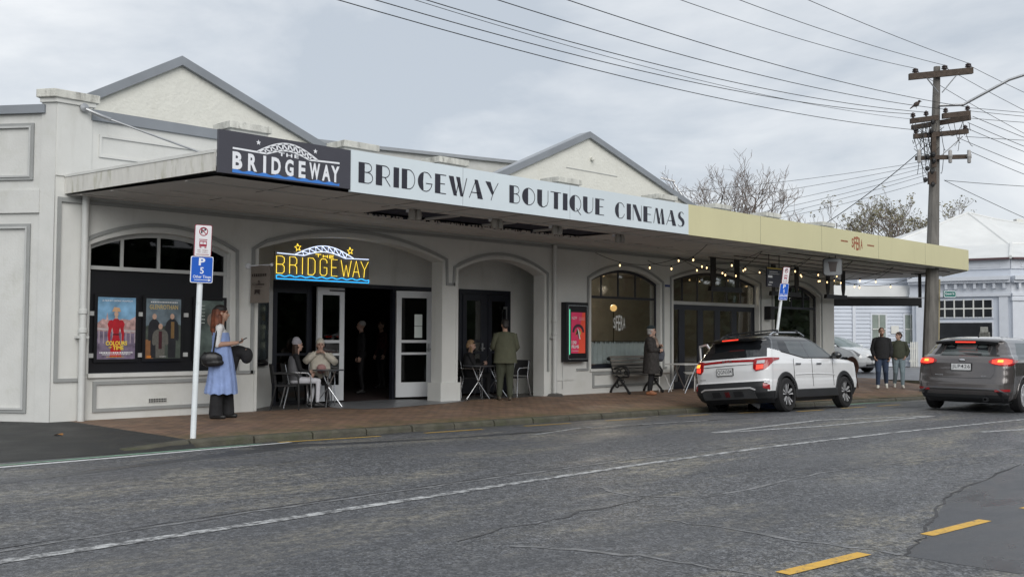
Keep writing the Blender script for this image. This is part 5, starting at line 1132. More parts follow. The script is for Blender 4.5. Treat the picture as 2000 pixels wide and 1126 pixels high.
M_REDL = mat('tail_lamp_red', (.30, .008, .012), .15, var=.1, coat=.5); M_REDG = mat('tail_lamp_lit', (.9, .05, .02), .3, var=0, emit=(1., .05, .03), estr=.85)
M_ORG = mat('indicator_lit', (1., .35, .05), .3, var=0, emit=(1., .34, .05), estr=1.5); M_CLR = mat('clear_lamp', (.5, .5, .52), .15, var=.2, scale=30)
def half_ring(tab, L, z, corner=.30, NS=70):
    NR, NC = 10, 6
    xr, xf, w, cr = interp(tab, z); x0, x1 = xr, L-xf; c = min(corner, w*.8, (x1-x0)*.3); half = []
    cf = min(c*1.5, (x1-x0)*.4)
    for i in range(NR): y = (w-c)*i/NR; half.append((x0+cr*(y/w)**2, y, z, 'rear'))
    bow = cr*((w-c)/w)**2
    for i in range(NC+1):
        a = R(90)*i/NC; half.append((x0+bow+c*.85*(1-math.cos(a)), w-c+c*math.sin(a), z, 'rcorner' if i < NC*.75 else 'side'))
    xa, xb = x0+bow+c*.85, x1-cf*.7
    for i in range(1, NS): half.append((xa+(xb-xa)*i/NS, w*(1-.012*abs(2*i/NS-1)**3), z, 'side'))
    for i in range(NC+1): a = R(90)*i/NC; half.append((xb+cf*.7*math.sin(a), (w-cf)+cf*math.cos(a), z, 'fcorner' if i > 1 else 'side'))
    for i in range(1, 8): y = (w-cf)*(1-i/7); half.append((x1+.10*(1-(y/max(w, .01))**2), y, z, 'front'))
    return half
def drape_pt(tab, L, s, z, off, corner=.30):
    """point on the shell at signed arc length s from the rear centre (s>0 to the car's right), pushed out by off"""
    h = half_ring(tab, L, z, corner); a = abs(s); d = 0
    for p, q in zip(h[:-1], h[1:]):
        l_ = math.hypot(q[0]-p[0], q[1]-p[1])
        if d+l_ >= a and l_ > 0:
            t = (a-d)/l_; x = p[0]+(q[0]-p[0])*t; y = p[1]+(q[1]-p[1])*t; nx, ny = -(q[1]-p[1])/l_, (q[0]-p[0])/l_
            x += nx*off; y += ny*off; return (x, -y if s > 0 else y, z)
        d += l_
    return (h[-1][0], 0, z)
def drape(root, tab, L, cols, name, m, off=.012, nsub=6, corner=.30):
    """cols: (s, zlow, zhigh) columns; closed thin patch following the body"""
    cc = []
    for a, b in zip(cols[:-1], cols[1:]):
        for i in range(nsub): t = i/nsub; cc.append(tuple(p+(q-p)*t for p, q in zip(a, b)))
    cc.append(cols[-1]); vs = []; M_ = 4
    for (s, zl, zh) in cc:
        for k in range(M_+1): vs.append(drape_pt(tab, L, s, zl+(zh-zl)*k/M_, off, corner))
        vs.append(drape_pt(tab, L, s, zh, -.03, corner)); vs.append(drape_pt(tab, L, s, zl, -.03, corner))
    w = M_+3; n = len(cc)
    return MB().add(vs, [(i*w+j, i*w+(j+1) % w, (i+1)*w+(j+1) % w, (i+1)*w+j) for i in range(n-1) for j in range(w)]+[tuple(range(w)), tuple((n-1)*w+j for j in range(w-1, -1, -1))]).build(name, m, root, local=True)
def car_shell(root, tab, L, parts, wheels, RA, ztop, nz_, mats, nside=120, rear_pow=4.2, corner=.30):
    """closed shell lofted by horizontal slices. tab: z -> (rear x, front x from nose, half width, crown).  parts(x,y,z,sec)->name"""
    zs = []
    z0 = tab[0][0]
    for i in range(nz_+1): zs.append(z0+(ztop-z0)*i/nz_)
    NR, NC, NS = 10, 5, nside
    rings = [half_ring(tab, L, z, corner, NS) for z in zs]
    n = len(rings[0]); groups = {}
    def arch_in(x, z):
        for wx, wz in wheels:
            if (x-wx)**2+(z-wz)**2 < RA*RA and z < wz+RA: return True
        return False
    for i in range(len(rings)-1):
        for j in range(n-1):
            q = [rings[i][j], rings[i][j+1], rings[i+1][j+1], rings[i+1][j]]
            cx = sum(p[0] for p in q)/4; cy = sum(p[1] for p in q)/4; cz = sum(p[2] for p in q)/4; sec = q[0][3] if q[0][3] == q[1][3] else q[1][3]
            nm = parts(cx, cy, cz, sec)
            if cy > interp(tab, cz)[2]*.9 and arch_in(cx, cz): nm = 'wheel_well'
            groups.setdefault(nm, []).append(q)
    for nm, qs in groups.items():
        both = nm in ('body', 'roof', 'lower_cladding', 'rear_window', 'windscreen'); mb = MB(); idx = {}
        for side in (1, -1):
            if not both: mb = MB()
            idx.clear()
            for q in qs:
                f = []
                for p in q:
                    v = (p[0], p[1]*side-(.22*side if nm == 'wheel_well' else 0), p[2]); k = (round(v[0], 4), round(v[1], 4), round(v[2], 4))
                    if k not in idx: idx[k] = len(mb.v); mb.v.append(v)
                    f.append(idx[k])
                g = []
                for a in f:
                    if a not in g: g.append(a)
                if len(g) > 2: mb.f.append(tuple(g if side > 0 else g[::-1])); mb.m.append(0)
            if not both or side < 0: mb.build(nm, mats.get(nm, mats['body']), root, local=True, smooth='all')
    # roof and floor caps
    for ring, nm, kk in ((rings[-1], 'roof_top', 'roof'), (rings[0], 'floor_pan', 'floor')):
        pts = [p for p in ring]; mb = MB()
        for j in range(n-1):
            a, b = pts[j], pts[j+1]; mb.add([(a[0], a[1], a[2]), (b[0], b[1], b[2]), (b[0], -b[1], b[2]), (a[0], -a[1], a[2])], [(0, 1, 2, 3)])
        mb.build(nm, mats.get(kk, mats['body']), root, local=True)
def wheel(root, x, y, r, w, spokes, mrim, mback, side, style=0):
    t = MB().lathe([(r*.66, -w/2), (r*.9, -w/2), (r, -w/2+.03), (r, w/2-.03), (r*.9, w/2), (r*.66, w/2)], (x, y, r), 'y', 28, cap=False).build('tyre', M_TYRE, root, local=True, smooth=True)
    s = side; yo = y+s*(w/2-.025)
    MB().lathe([(0, -.01), (r*.67, -.01), (r*.67, .01), (0, .01)], (x, yo-s*.05, r), 'y', 24).build('rim_back', mback, t, local=True)
    MB().lathe([(r*.66, -.03), (r*.70, -.02), (r*.70, .015), (r*.66, .02)], (x, yo, r), 'y', 28, cap=False).build('rim_ring', mrim if style else mback, t, local=True, smooth=True)
    mb = MB(); md = MB()
    for k in range(spokes):
        a = 2*math.pi*k/spokes+.3
        def pt(rad, da, dy): return (x+rad*math.cos(a+da), yo+s*dy, r+rad*math.sin(a+da))
        if style == 0:
            for da0, da1, mm in ((-.30, -.13, mb), (.13, .30, mb), (-.12, .12, md)):
                mm.add([pt(r*.12, da0*.8, .0), pt(r*.12, da1*.8, .0), pt(r*.64, da1, .012), pt(r*.64, da0, .012), pt(r*.12, da0*.8, -.03), pt(r*.12, da1*.8, -.03), pt(r*.64, da1, -.02), pt(r*.64, da0, -.02)], [(0, 1, 2, 3), (0, 4, 5, 1), (1, 5, 6, 2), (2, 6, 7, 3), (3, 7, 4, 0)])
        else:
            mb.add([pt(r*.1, -.3, 0), pt(r*.1, .3, 0), pt(r*.66, .075, .012), pt(r*.66, -.075, .012), pt(r*.1, -.3, -.03), pt(r*.1, .3, -.03), pt(r*.66, .075, -.02), pt(r*.66, -.075, -.02)], [(0, 1, 2, 3), (0, 4, 5, 1), (1, 5, 6, 2), (2, 6, 7, 3), (3, 7, 4, 0)])
    mb.build('spokes', mrim, t, local=True)
    if style == 0: md.build('spoke_insets', mback, t, local=True)
    MB().lathe([(0, .02), (r*.11, .015), (r*.12, -.03)], (x, yo, r), 'y', 14).build('hub_cap', mback if style == 0 else mrim, t, local=True, smooth=True) if s > 0 else MB().lathe([(0, -.02), (r*.11, -.015), (r*.12, .03)], (x, yo, r), 'y', 14).build('hub_cap', mback if style == 0 else mrim, t, local=True, smooth=True)
def arch_ring(root, wx, wz, RA, wf, side, m, thick=.08, proud=.015, name='arch_cladding', a0=-8, a1=188):
    mb = MB(); n = 26; vs = []
    for i in range(n+1):
        a = R(a0+(a1-a0)*i/n)
        for rr, dy in ((RA-.005, -.16), (RA-.005, proud), (RA+thick*.8, proud), (RA+thick, -.002)):
            x, z = wx+rr*math.cos(a), wz+rr*math.sin(a); vs.append((x, side*(wf(z)+dy), z))
    mb.add(vs, [(i*4+j, i*4+j+1, (i+1)*4+j+1, (i+1)*4+j) for i in range(n) for j in range(3)]); mb.build(name, m, root, local=True, smooth=True)
def on_rear(tab, y, z, off=.006):
    xr, xf, w, cr = interp(tab, z); return (xr+cr*(y/w)**2-off, -y, z)
def rear_patch(root, tab, outline, name, m, off=.008, thick=.03, local=True):
    """outline in (y right-positive seen from behind, z); draped on the rear face"""
    a = [on_rear(tab, p[0], p[1], off) for p in outline]; b = [(q[0]+thick, q[1], q[2]) for q in a]; n = len(a)
    return MB().add(a+b, [tuple(range(n)), tuple(range(2*n-1, n-1, -1))]+[(i, (i+1) % n, (i+1) % n+n, i+n) for i in range(n)]).build(name, m, root, local=True)
def strip_patch(root, tab, pts, name, m, off=.01, nsub=8):
    """pts: list of (y, zlow, zhigh) columns across the rear"""
    mb = MB(); cols = []
    for (a, b) in zip(pts[:-1], pts[1:]):
        for i in range(nsub): t = i/nsub; cols.append(tuple(p+(q-p)*t for p, q in zip(a, b)))
    cols.append(pts[-1]); vs = []
    for (y, zl, zh) in cols: vs += [on_rear(tab, y, zl, off), on_rear(tab, y, zh, off), on_rear(tab, y, zh, -.03), on_rear(tab, y, zl, -.03)]
    mb.add(vs, [(4*i+j, 4*i+(j+1) % 4, 4*(i+1)+(j+1) % 4, 4*(i+1)+j) for i in range(len(cols)-1) for j in range(4)]+[(0, 1, 2, 3), tuple(4*(len(cols)-1)+j for j in (3, 2, 1, 0))])
    return mb.build(name, m, root, local=True)
def plate(root, tab, txt_, yc, zc, w, h, x=None, mframe=None):
    xr = min(on_rear(tab, yc-w/2, zc-h/2)[0], on_rear(tab, yc, zc)[0], on_rear(tab, yc+w/2, zc+h/2)[0])-.012
    p = MB().box(xr-.004, xr+.03, -yc-w/2-.012, -yc+w/2+.012, zc-h/2-.012, zc+h/2+.012).build('number_plate', M_BLACK if mframe is None else mframe, root, local=True)
    MB().box(xr-.008, xr-.0045, -yc-w/2, -yc+w/2, zc-h/2, zc+h/2).build('plate_face', M_PLATEW, p, local=True)
    text_into(MB(), txt_, (-w*.46, w*.46, -h*.36, h*.36), (xr-.0095, -yc, zc), (0, -1, 0), (0, 0, 1), .004, 1.12).build('plate_lettering', M_INK, p, local=True)
# ---- white SUV --------------------------------------------------
SUVT = [(.20, .30, .30, .78, .05), (.30, .10, .12, .855, .07), (.42, .015, .03, .885, .08), (.54, .00, .0, .895, .09), (.62, .02, .0, .893, .09), (.67, .055, .0, .887, .09), (.86, .05, .03, .895, .09), (.98, .075, .07, .893, .10), (1.04, .10, .30, .878, .10), (1.09, .125, .92, .862, .10), (1.13, .15, 1.02, .845, .11), (1.25, .25, 1.22, .80, .12), (1.38, .37, 1.45, .745, .13), (1.48, .44, 1.66, .70, .14), (1.52, .40, 1.78, .675, .14), (1.56, .46, 1.95, .64, .15), (1.60, .75, 2.35, .56, .1)]
M_SUVW = mat('suv_white_paint', (.74, .75, .76), .18, var=.02, coat=1.); M_SUVB = mat('suv_black_roof', (.010, .011, .013), .12, var=.02, coat=1.)
suv = thing('white_suv', 'white SUV with black roof pulled in at the kerb, plate QGN304', 'car', (12.03, -4.80, 0), 0, scale=(.93, 1, 1))
_zA, _zB = zr(12.95, -4.8), zr(15.2, -4.8); suv.location = (11.64, -4.82, zr(12.8, -4.82)-.012); suv.rotation_euler = (R(-5.0), math.atan2(_zA-_zB, 2.25), R(-1.0))
SW = [(.90, .345), (3.53, .345)]
def suv_parts(x, y, z, sec):
    if z < .42 or (z < .635 and sec in ('rear', 'rcorner')): return 'lower_cladding'
    if sec == 'side' and z < .44: return 'lower_cladding'
    if z > 1.52: return 'roof'
    if sec == 'rear' and z > 1.12: return 'rear_window'
    if sec == 'rcorner' and z > 1.12: return 'rear_pillar'
    if sec in ('front', 'fcorner') and 1.12 < z: return 'windscreen'
    if sec == 'side' and z > 1.06:
        belt = 1.10+max(0, 1.75-x)*.16; t = (z-1.10)/.42; xbb = 3.36-.86*t
        if z < belt: return 'body'
        if x > xbb: return 'roof' if z > 1.13 else 'body'
        if z > 1.455: return 'roof'
        if x < .78+.20*t: return 'rear_pillar'
        if 1.98 < x+.12*t < 2.06: return 'door_pillar'
        return 'side_window' if x > 1.25 else 'quarter_window'
    return 'body'
car_shell(suv, SUVT, 4.385, suv_parts, SW, .385, 1.60, 112, {'body': M_SUVW, 'lower_cladding': M_CLAD, 'roof': M_SUVB, 'rear_window': M_CGLASS, 'rear_pillar': M_SUVB, 'windscreen': M_CGLASS2, 'side_window': M_SGLASS, 'quarter_window': M_CGLASS, 'door_pillar': M_SUVB, 'wheel_well': M_WELL, 'floor': M_WELL})
for wx, wz in SW:
    for s in (-1, 1):
        wheel(suv, wx, s*.80, .345, .22, 5, M_ALLOY, M_ALLOYD, s); arch_ring(suv, wx, wz, .385, lambda z: interp(SUVT, z)[2], s, M_CLAD, .085)
SL_ = 4.385
drape(suv, SUVT, SL_, [(-.78, 1.02, 1.075), (-.4, 1.04, 1.085), (0, 1.05, 1.095), (.4, 1.04, 1.085), (.78, 1.02, 1.075)], 'tail_light_bar', M_REDL, .010)
for s in (-1, 1):
    srt = lambda q: sorted(q, key=lambda p: p[0])
    drape(suv, SUVT, SL_, srt([(s*.60, .90, 1.085), (s*.66, .84, 1.10), (s*.84, .87, 1.105), (s*.96, .97, 1.105), (s*1.05, 1.03, 1.105), (s*1.28, 1.065, 1.10)]), 'tail_lamp', M_REDL, .018)
    drape(suv, SUVT, SL_, srt([(s*.67, .875, .965), (s*.80, .89, .965)]), 'brake_light', M_REDG, .024, 3)
drape(suv, SUVT, SL_, [(-.82, .985, 1.05), (-.70, .985, 1.05)], 'indicator', M_ORG, .026, 3)
drape(suv, SUVT, SL_, [(.67, .99, 1.055), (.82, .995, 1.055)], 'reversing_lamp', M_CLR, .024, 3)
strip_patch(suv, SUVT, [(-.60, .965, .978), (0, .975, .988), (.60, .98, .988)], 'tailgate_crease', M_CLAD, .006)
plate(suv, SUVT, 'QGN304', -.04, .855, .37, .13)
text_into(MB(), 'KIA', (-.12, .12, -.022, .022), (on_rear(SUVT, 0, 1.07, .02)[0], 0, 1.073), (0, -1, 0), (0, 0, 1), .01, 1.1).build('badge', M_CHROME, suv, local=True)
text_into(MB(), 'SELTOS', (-.07, .07, -.01, .01), (on_rear(SUVT, -.62, .72, .012)[0], .62, .72), (0, -1, 0), (0, 0, 1), .01).build('model_badge', M_CLAD, suv, local=True)
strip_patch(suv, SUVT, [(-.62, .30, .46), (-.52, .30, .50), (.52, .30, .50), (.62, .30, .46)], 'skid_plate', mat('satin_grey_skid', (.075, .077, .08), .4, metal=.3, var=.1), .03)
strip_patch(suv, SUVT, [(-.64, .46, .485), (-.54, .50, .53), (.54, .50, .53), (.64, .46, .485)], 'skid_trim', M_ALLOY, .035)
for y in (-.26, .0, .26): strip_patch(suv, SUVT, [(y-(.10 if y else .045), .345, .45), (y+(.10 if y else .045), .345, .45)], 'skid_recess', M_CLAD if y else mat('dim_reflector', (.10, .008, .01), .3, var=0), .042, 2)
for s in (-1, 1): drape(suv, SUVT, SL_, sorted([(s*.80, .50, .60), (s*.95, .46, .56)]), 'reflector', M_REDL, .012, 3); drape(suv, SUVT, SL_, sorted([(s*.82, .60, .655), (s*.94, .60, .64)]), 'fog_lamp', M_CLR, .012, 3)
MB().box(.262, .28, -.19, .19, 1.498, 1.518).build('high_brake_light', M_REDG, suv, local=True)
MB().grid(lambda u, v: (.28+.30*v, -.62+1.24*u, 1.525+.035*v-.02*(2*u-1)**2), 10, 3).grid(lambda u, v: (.28+.02*v, -.62+1.24*u, 1.525-.03*v-.02*(2*u-1)**2), 10, 1).build('roof_spoiler', M_SUVB, suv, local=True, smooth=True)
MB().obox((.21, .05, 1.17), (.1, 1, .06), (.6, 0, 1), (1, 0, -.6), .26, .012, .012).build('rear_wiper', M_CLAD, suv, local=True)
for s in (-1, 1):
    MB().tube([(.85, s*.60, 1.575), (1.0, s*.61, 1.635), (2.1, s*.61, 1.645), (2.35, s*.59, 1.575)], .02, 8).build('roof_rail', M_CHROME if s < 0 else M_CLAD, suv, local=True, smooth=True)
for x in (1.15, 2.0): MB().obox((x, 0, 1.69), (0, 1, 0), (1, 0, 0), (0, 0, 1), .60, .035, .013).obox((x, .6, 1.665), (0, 1, 0), (1, 0, 0), (0, 0, 1), .03, .05, .03).obox((x, -.6, 1.665), (0, 1, 0), (1, 0, 0), (0, 0, 1), .03, .05, .03).build('roof_bar', M_CLAD, suv, local=True, bevel=.008)
MB().prism([(0, 0), (.16, 0), (.02, .085)], (0, .012, 0), (.55, -.006, 1.585), XA, ZA).build('antenna_fin', M_SUVB, suv, local=True)
for s in (-1, 1):
    m_ = MB().ell((3.02, s*1.0, 1.14), (.10, .12, .085), None, 12, 8).tube([(3.02, s*.84, 1.10), (3.02, s*.95, 1.12)], .03, 6).build('wing_mirror', M_SUVB, suv, local=True, smooth='all')
    for x in (1.42, 2.34): MB().obox((x, s*.906, .97), XA, (0, 1, 0), ZA, .11, .012, .018).build('door_handle', M_CHROME, suv, local=True, bevel=.006)
    for xx in (2.05, 3.0, 1.25): MB().box(xx-.004, xx+.004, s*.897-.003, s*.897+.003, .50, 1.08).build('door_gap', M_CLAD, suv, local=True)
    MB().obox((2.2, s*.893, .36), XA, (0, 1, 0), ZA, .95, .018, .09).build('sill_cladding', M_CLAD, suv, local=True, bevel=.02)
for s in (-1, 1):
    sidey = lambda x, z: (x, s*(interp(SUVT, z)[2]*1.0+.004), z)
    MB().tube([sidey(x, 1.10+max(0, 1.75-x)*.16-.004) for x in (3.34, 3.0, 2.6, 2.2, 1.75, 1.5, 1.25, 1.05, .90)], .012, 6).build('belt_moulding', M_CLAD, suv, local=True, smooth=True)
    MB().tube([sidey(x, z) for x, z in ((1.32, .752), (1.8, .76), (2.4, .758), (3.08, .735))], .010, 6).build('body_crease', M_SUVW, suv, local=True, smooth=True)
# open passenger door seen on the kerb side
dr = MB().grid(lambda u, v: (1.15+.30*u, .93+.62*u, .42+.66*v+.02*math.sin(3*v)), 3, 6).grid(lambda u, v: (1.16+.30*u, .96+.62*u, .42+.66*v), 3, 6).build('open_door', M_SUVW, suv, local=True, smooth=True)
MB().ribbon([(0, 1.06), (.05, 1.22), (.35, 1.50), (.62, 1.48), (.62, 1.08)], .04, (1.16, .95, 0), Vector((.30, .62, 0)).normalized(), ZA, Vector((.9, -.43, 0))*.03).build('door_window_frame', M_SUVW, dr, local=True)
# ---- dark grey hatchback ---------------------------------------
HT = [(.18, .22, .25, .78, .05), (.28, .06, .10, .86, .06), (.42, .0, .02, .90, .07), (.56, .0, .0, .91, .08), (.70, .03, .0, .912, .08), (.84, .05, .04, .905, .08), (.95, .06, .25, .893, .09), (1.02, .09, .85, .876, .10), (1.07, .13, 1.02, .853, .11), (1.12, .22, 1.22, .80, .12), (1.24, .34, 1.46, .735, .13), (1.34, .42, 1.72, .675, .13), (1.39, .36, 1.90, .635, .13), (1.43, .48, 2.15, .57, .12), (1.465, .95, 2.7, .40, .05)]
M_GREY = mat('metallic_grey_paint', (.11, .10, .098), .2, metal=.45, var=.03, coat=1.)
hb = thing('dark_hatchback', 'dark grey hatchback driving away with brake lights lit, plate JLP426', 'car', (15.05, -8.40, 0), 0, scale=(1.02, 1.02, 1.03))
hb.location = (14.62, -8.33, zr(15.3, -8.33)+.012); hb.rotation_euler = (0, math.atan2(zr(15.4, -8.3)-zr(18, -8.3), 2.6), R(1.5))
HW = [(.86, .325), (3.5, .325)]
def hb_parts(x, y, z, sec):
    if sec in ('rear', 'rcorner') and z < .34: return 'lower_cladding'
    if z < .22: return 'lower_cladding'
    if z > 1.385: return 'roof'
    if sec == 'rear' and z > 1.085: return 'rear_window'
    if sec == 'rcorner' and z > 1.10: return 'rear_pillar'
    if sec in ('front', 'fcorner') and z > 1.02: return 'windscreen'
    if sec == 'side' and z > 1.01:
        t = (z-1.0)/.38; xbb = 3.3-.95*t
        if x < .62+.55*t or x > xbb or z > 1.345: return 'roof'
        if 1.95 < x < 2.05: return 'door_pillar'
        return 'side_window'
    return 'body'
car_shell(hb, HT, 4.36, hb_parts, HW, .355, 1.465, 96, {'body': M_GREY, 'roof': M_GREY, 'rear_pillar': M_GREY, 'lower_cladding': M_CLAD, 'rear_window': M_CGLASS2, 'windscreen': M_CGLASS2, 'side_window': M_CGLASS2, 'door_pillar': M_CLAD, 'wheel_well': M_WELL, 'floor': M_WELL})
for wx, wz in HW:
    for s in (-1, 1): wheel(hb, wx, s*.81, .325, .21, 10, M_ALLOY, mat('alloy_grey', (.2, .2, .21), .4), s, 1); arch_ring(hb, wx, wz, .355, lambda z: interp(HT, z)[2], s, M_GREY, .03, .008, 'arch_lip')  # wheel discs behind the spokes are a darker grey than the spokes
for s in (-1, 1):
    drape(hb, HT, 4.36, sorted([(s*.50, .97, 1.0), (s*.58, .925, 1.05), (s*.76, .90, 1.06), (s*.92, .91, 1.045), (s*1.05, .955, 1.02), (s*1.24, .985, 1.0)]), 'tail_lamp', M_REDL, .014)
    drape(hb, HT, 4.36, sorted([(s*.56, .955, 1.015), (s*.68, .93, 1.04), (s*.84, .94, 1.03), (s*.92, .96, 1.015)]), 'brake_light', M_REDG, .020)
    drape(hb, HT, 4.36, sorted([(s*.66, .975, 1.02), (s*.75, .975, 1.02)]), 'lamp_core', M_ORG, .026, 3)
    drape(hb, HT, 4.36, sorted([(s*.62, .41, .455), (s*.90, .42, .465)]), 'reflector', M_REDL, .010, 5)
    m_ = MB().ell((3.0, s*.98, 1.02), (.10, .11, .08), None, 12, 8).tube([(3.0, s*.83, .98), (3.0, s*.93, 1.0)], .03, 6).build('wing_mirror', M_GREY, hb, local=True, smooth='all')
    for x in (1.40, 2.35): MB().obox((x, s*.91, .86), XA, (0, 1, 0), ZA, .10, .012, .016).build('door_handle', M_GREY, hb, local=True)
    MB().tube([(.75, s*.80, 1.02), (1.3, s*.845, 1.0), (2.2, s*.85, 1.0), (3.2, s*.83, 1.0)], .008, 5).build('window_chrome', M_CHROME, hb, local=True)
MB().box(.283, .30, -.19, .19, 1.345, 1.368).build('high_brake_light', M_REDG, hb, local=True)
MB().grid(lambda u, v: (.30+.04*(2*u-1)**2+.26*v, -.60+1.2*u, 1.385+.045*v-.03*(2*u-1)**2), 12, 3).grid(lambda u, v: (.30+.04*(2*u-1)**2+.04*v, -.60+1.2*u, 1.385-.05*v-.03*(2*u-1)**2), 12, 1).build('roof_spoiler', M_CLAD, hb, local=True, smooth=True)
for s in (-1, 1): rear_patch(hb, HT, [(s*.47, 1.13), (s*.60, 1.10), (s*.50, 1.34), (s*.44, 1.36)], 'rear_window_surround', M_CLAD, .004)
MB().obox((.235, -.08, 1.12), (.1, 1, .03), (.7, 0, 1), (1, 0, -.7), .25, .014, .014).build('rear_wiper', M_CLAD, hb, local=True)
for y in (-.30, .30): rear_patch(hb, HT, [(y-.11, 1.20), (y+.11, 1.20), (y+.10, 1.31), (y-.10, 1.31)], 'rear_headrest', M_CGLASS, .003, .005)
plate(hb, HT, 'JLP426', .0, .875, .37, .125)
MB().ell((.065, 0, 1.005), (.012, .065, .028), None, 14, 6).build('oval_badge', M_CHROME, hb, local=True)
text_into(MB(), 'FOCUS', (-.075, .075, -.012, .012), (on_rear(HT, -.42, .72, .012)[0], .43, .715), (0, -1, 0), (0, 0, 1), .01).build('model_badge', M_CHROME, hb, local=True); text_into(MB(), 'SPORT', (-.05, .05, -.01, .01), (on_rear(HT, .42, .71, .012)[0], -.42, .70), (0, -1, 0), (0, 0, 1), .01).build('trim_badge', M_CHROME, hb, local=True)
strip_patch(hb, HT, [(-.62, .93, .938), (-.60, .74, .748), (-.55, .66, .668), (.55, .66, .668), (.60, .74, .748), (.62, .93, .938)], 'tailgate_gap', M_CLAD, .004)
strip_patch(hb, HT, [(-.84, .36, .385), (-.66, .455, .48), (.66, .455, .48), (.84, .36, .385)], 'bumper_trim', mat('gloss_grey', (.16, .16, .17), .3, metal=.5), .016)
strip_patch(hb, HT, [(-.74, .24, .38), (-.62, .24, .44), (.62, .24, .44), (.74, .24, .38)], 'diffuser', M_CLAD, .010)
MB().lathe([(.03, 0), (.045, 0), (.045, .12), (.03, .12)], (-.02, -.46, .26), 'x', 14, cap=False).build('exhaust', M_ALLOYD, hb, local=True, smooth=True)
MB().tube([(1.1, 0, 1.455), (1.04, 0, 1.50)], [.02, .012], 6).build('antenna', M_CLAD, hb, local=True)
# ---- white small car in the side street -------------------------
M_WC = mat('small_car_white', (.72, .74, .75), .2, var=.02, coat=1.)
WT = [(.18, .20, .25, .72, .05), (.30, .05, .10, .80, .06), (.45, .0, .02, .84, .07), (.60, .0, .0, .845, .08), (.75, .02, .05, .845, .08), (.88, .05, .18, .835, .09), (.97, .08, .50, .82, .10), (1.04, .12, .78, .80, .11), (1.15, .2, .98, .755, .12), (1.30, .3, 1.28, .69, .13), (1.42, .4, 1.6, .62, .13), (1.49, .5, 1.95, .54, .12), (1.53, .9, 2.4, .38, .05)]
wc = thing('white_hatchback', 'small white car in the side street in front of the weatherboard house', 'car', (0, 0, 0), 0)
WW = [(.75, .31), (3.35, .31)]
def wc_parts(x, y, z, sec):
    if z < .24: return 'lower_cladding'
    if z > 1.46: return 'roof'
    if sec in ('front', 'fcorner') and 1.05 < z: return 'windscreen'
    if sec == 'rear' and z > 1.05: return 'rear_window'
    if sec == 'side' and z > 1.03:
        t = (z-1.03)/.43
        if .6+.3*t < x < 3.25-.85*t and z < 1.42: return 'side_window'
    return 'body'
car_shell(wc, WT, 4.1, wc_parts, WW, .34, 1.53, 44, {'body': M_WC, 'roof': M_WC, 'lower_cladding': M_CLAD, 'windscreen': mat('pale_windscreen', (.22, .27, .27), .08, var=.3, scale=2), 'rear_window': M_CGLASS, 'side_window': M_CGLASS, 'wheel_well': M_WELL, 'floor': M_WELL})
for wx, wz in WW:
    for s in (-1, 1): wheel(wc, wx, s*.74, .31, .19, 8, M_ALLOY, M_ALLOYD, s, 1)
for s in (-1, 1):
    MB().prism([(3.62, .80), (3.98, .70), (4.02, .76), (3.72, .92), (3.50, .95)], (0, -s*.06, 0), (0, s*.80, 0), XA, ZA).build('headlamp', M_CLR, wc, local=True)
    MB().ell((2.95, s*.93, 1.07), (.09, .10, .07), None, 10, 6).build('wing_mirror', M_WC, wc, local=True, smooth='all')
MB().prism([(-.42, .68), (-.25, .52), (.25, .52), (.42, .68), (.36, .70), (-.36, .70)], (-.08, 0, 0), (4.205, 0, 0), (0, 1, 0), ZA).build('grille', M_CLAD, wc, local=True); MB().box(4.14, 4.2, -.55, .55, .28, .36).build('lower_grille', M_CLAD, wc, local=True)
MB().lathe([(.05, 0), (.05, .02), (0, .02)], (4.2, 0, .63), 'x', 12).build('badge', M_CHROME, wc, local=True); MB().box(4.18, 4.21, -.18, .18, .40, .50).build('number_plate', M_PLATEW, wc, local=True)
# ------------------------------------------------------------------ people
M_SKIN = mat('skin', (.42, .255, .185), .55, var=.08, scale=12); M_SKIN2 = mat('skin_pale', (.50, .32, .25), .55, var=.08, scale=12)
def cloth(n, c, v=.18, s=7, b=.35): return mat('cloth_'+n, c, .85, var=v, scale=s, bump=max(b, .75), bscale=13)
def remesh(mb, name, voxel, smooth=2):
    me = bpy.data.meshes.new(name); me.from_pydata(mb.v, [], mb.f); bm = bmesh.new(); bm.from_mesh(me); bmesh.ops.recalc_face_normals(bm, faces=bm.faces); bm.to_mesh(me); bm.free()
    o = link(bpy.data.objects.new(name, me)); m = o.modifiers.new('r', 'REMESH'); m.mode = 'VOXEL'; m.voxel_size = voxel; m.use_smooth_shade = True
    if smooth: s = o.modifiers.new('s', 'SMOOTH'); s.iterations = smooth; s.factor = .5
    dg = bpy.context.evaluated_depsgraph_get(); me2 = bpy.data.meshes.new_from_object(o.evaluated_get(dg)); me2.name = name
    bpy.data.objects.remove(o); bpy.data.meshes.remove(me); return me2
def capsule(mb, a, b, ra, rb, n=10):
    a, b = Vector(a), Vector(b); d = b-a; L = d.length
    if L < 1e-6: mb.ell(a, (ra, ra, ra)); return
    t = d/L; pts = []; rs = []
    for k in range(5): an = R(90)*(1-k/4); pts.append(a-t*ra*math.sin(an)); rs.append(max(.0008, ra*math.cos(an)))
    for k in range(5): an = R(90)*k/4; pts.append(b+t*rb*math.sin(an)); rs.append(max(.0008, rb*math.cos(an)))
    mb.tube(pts, rs, n)
STAND = dict(hip=(0, 0, .95), chest=(0, 0, 1.24), neck=(0, -.005, 1.45), head=(0, .015, 1.62), face=0.,
    sR=(.175, -.01, 1.40), eR=(.225, -.03, 1.12), wR=(.235, .05, .88), sL=(-.175, -.01, 1.40), eL=(-.225, -.03, 1.12), wL=(-.235, .05, .88),
    hR=(.09, 0, .92), kR=(.10, .02, .50), aR=(.105, -.03, .085), hL=(-.09, 0, .92), kL=(-.10, .02, .50), aL=(-.105, -.03, .085))
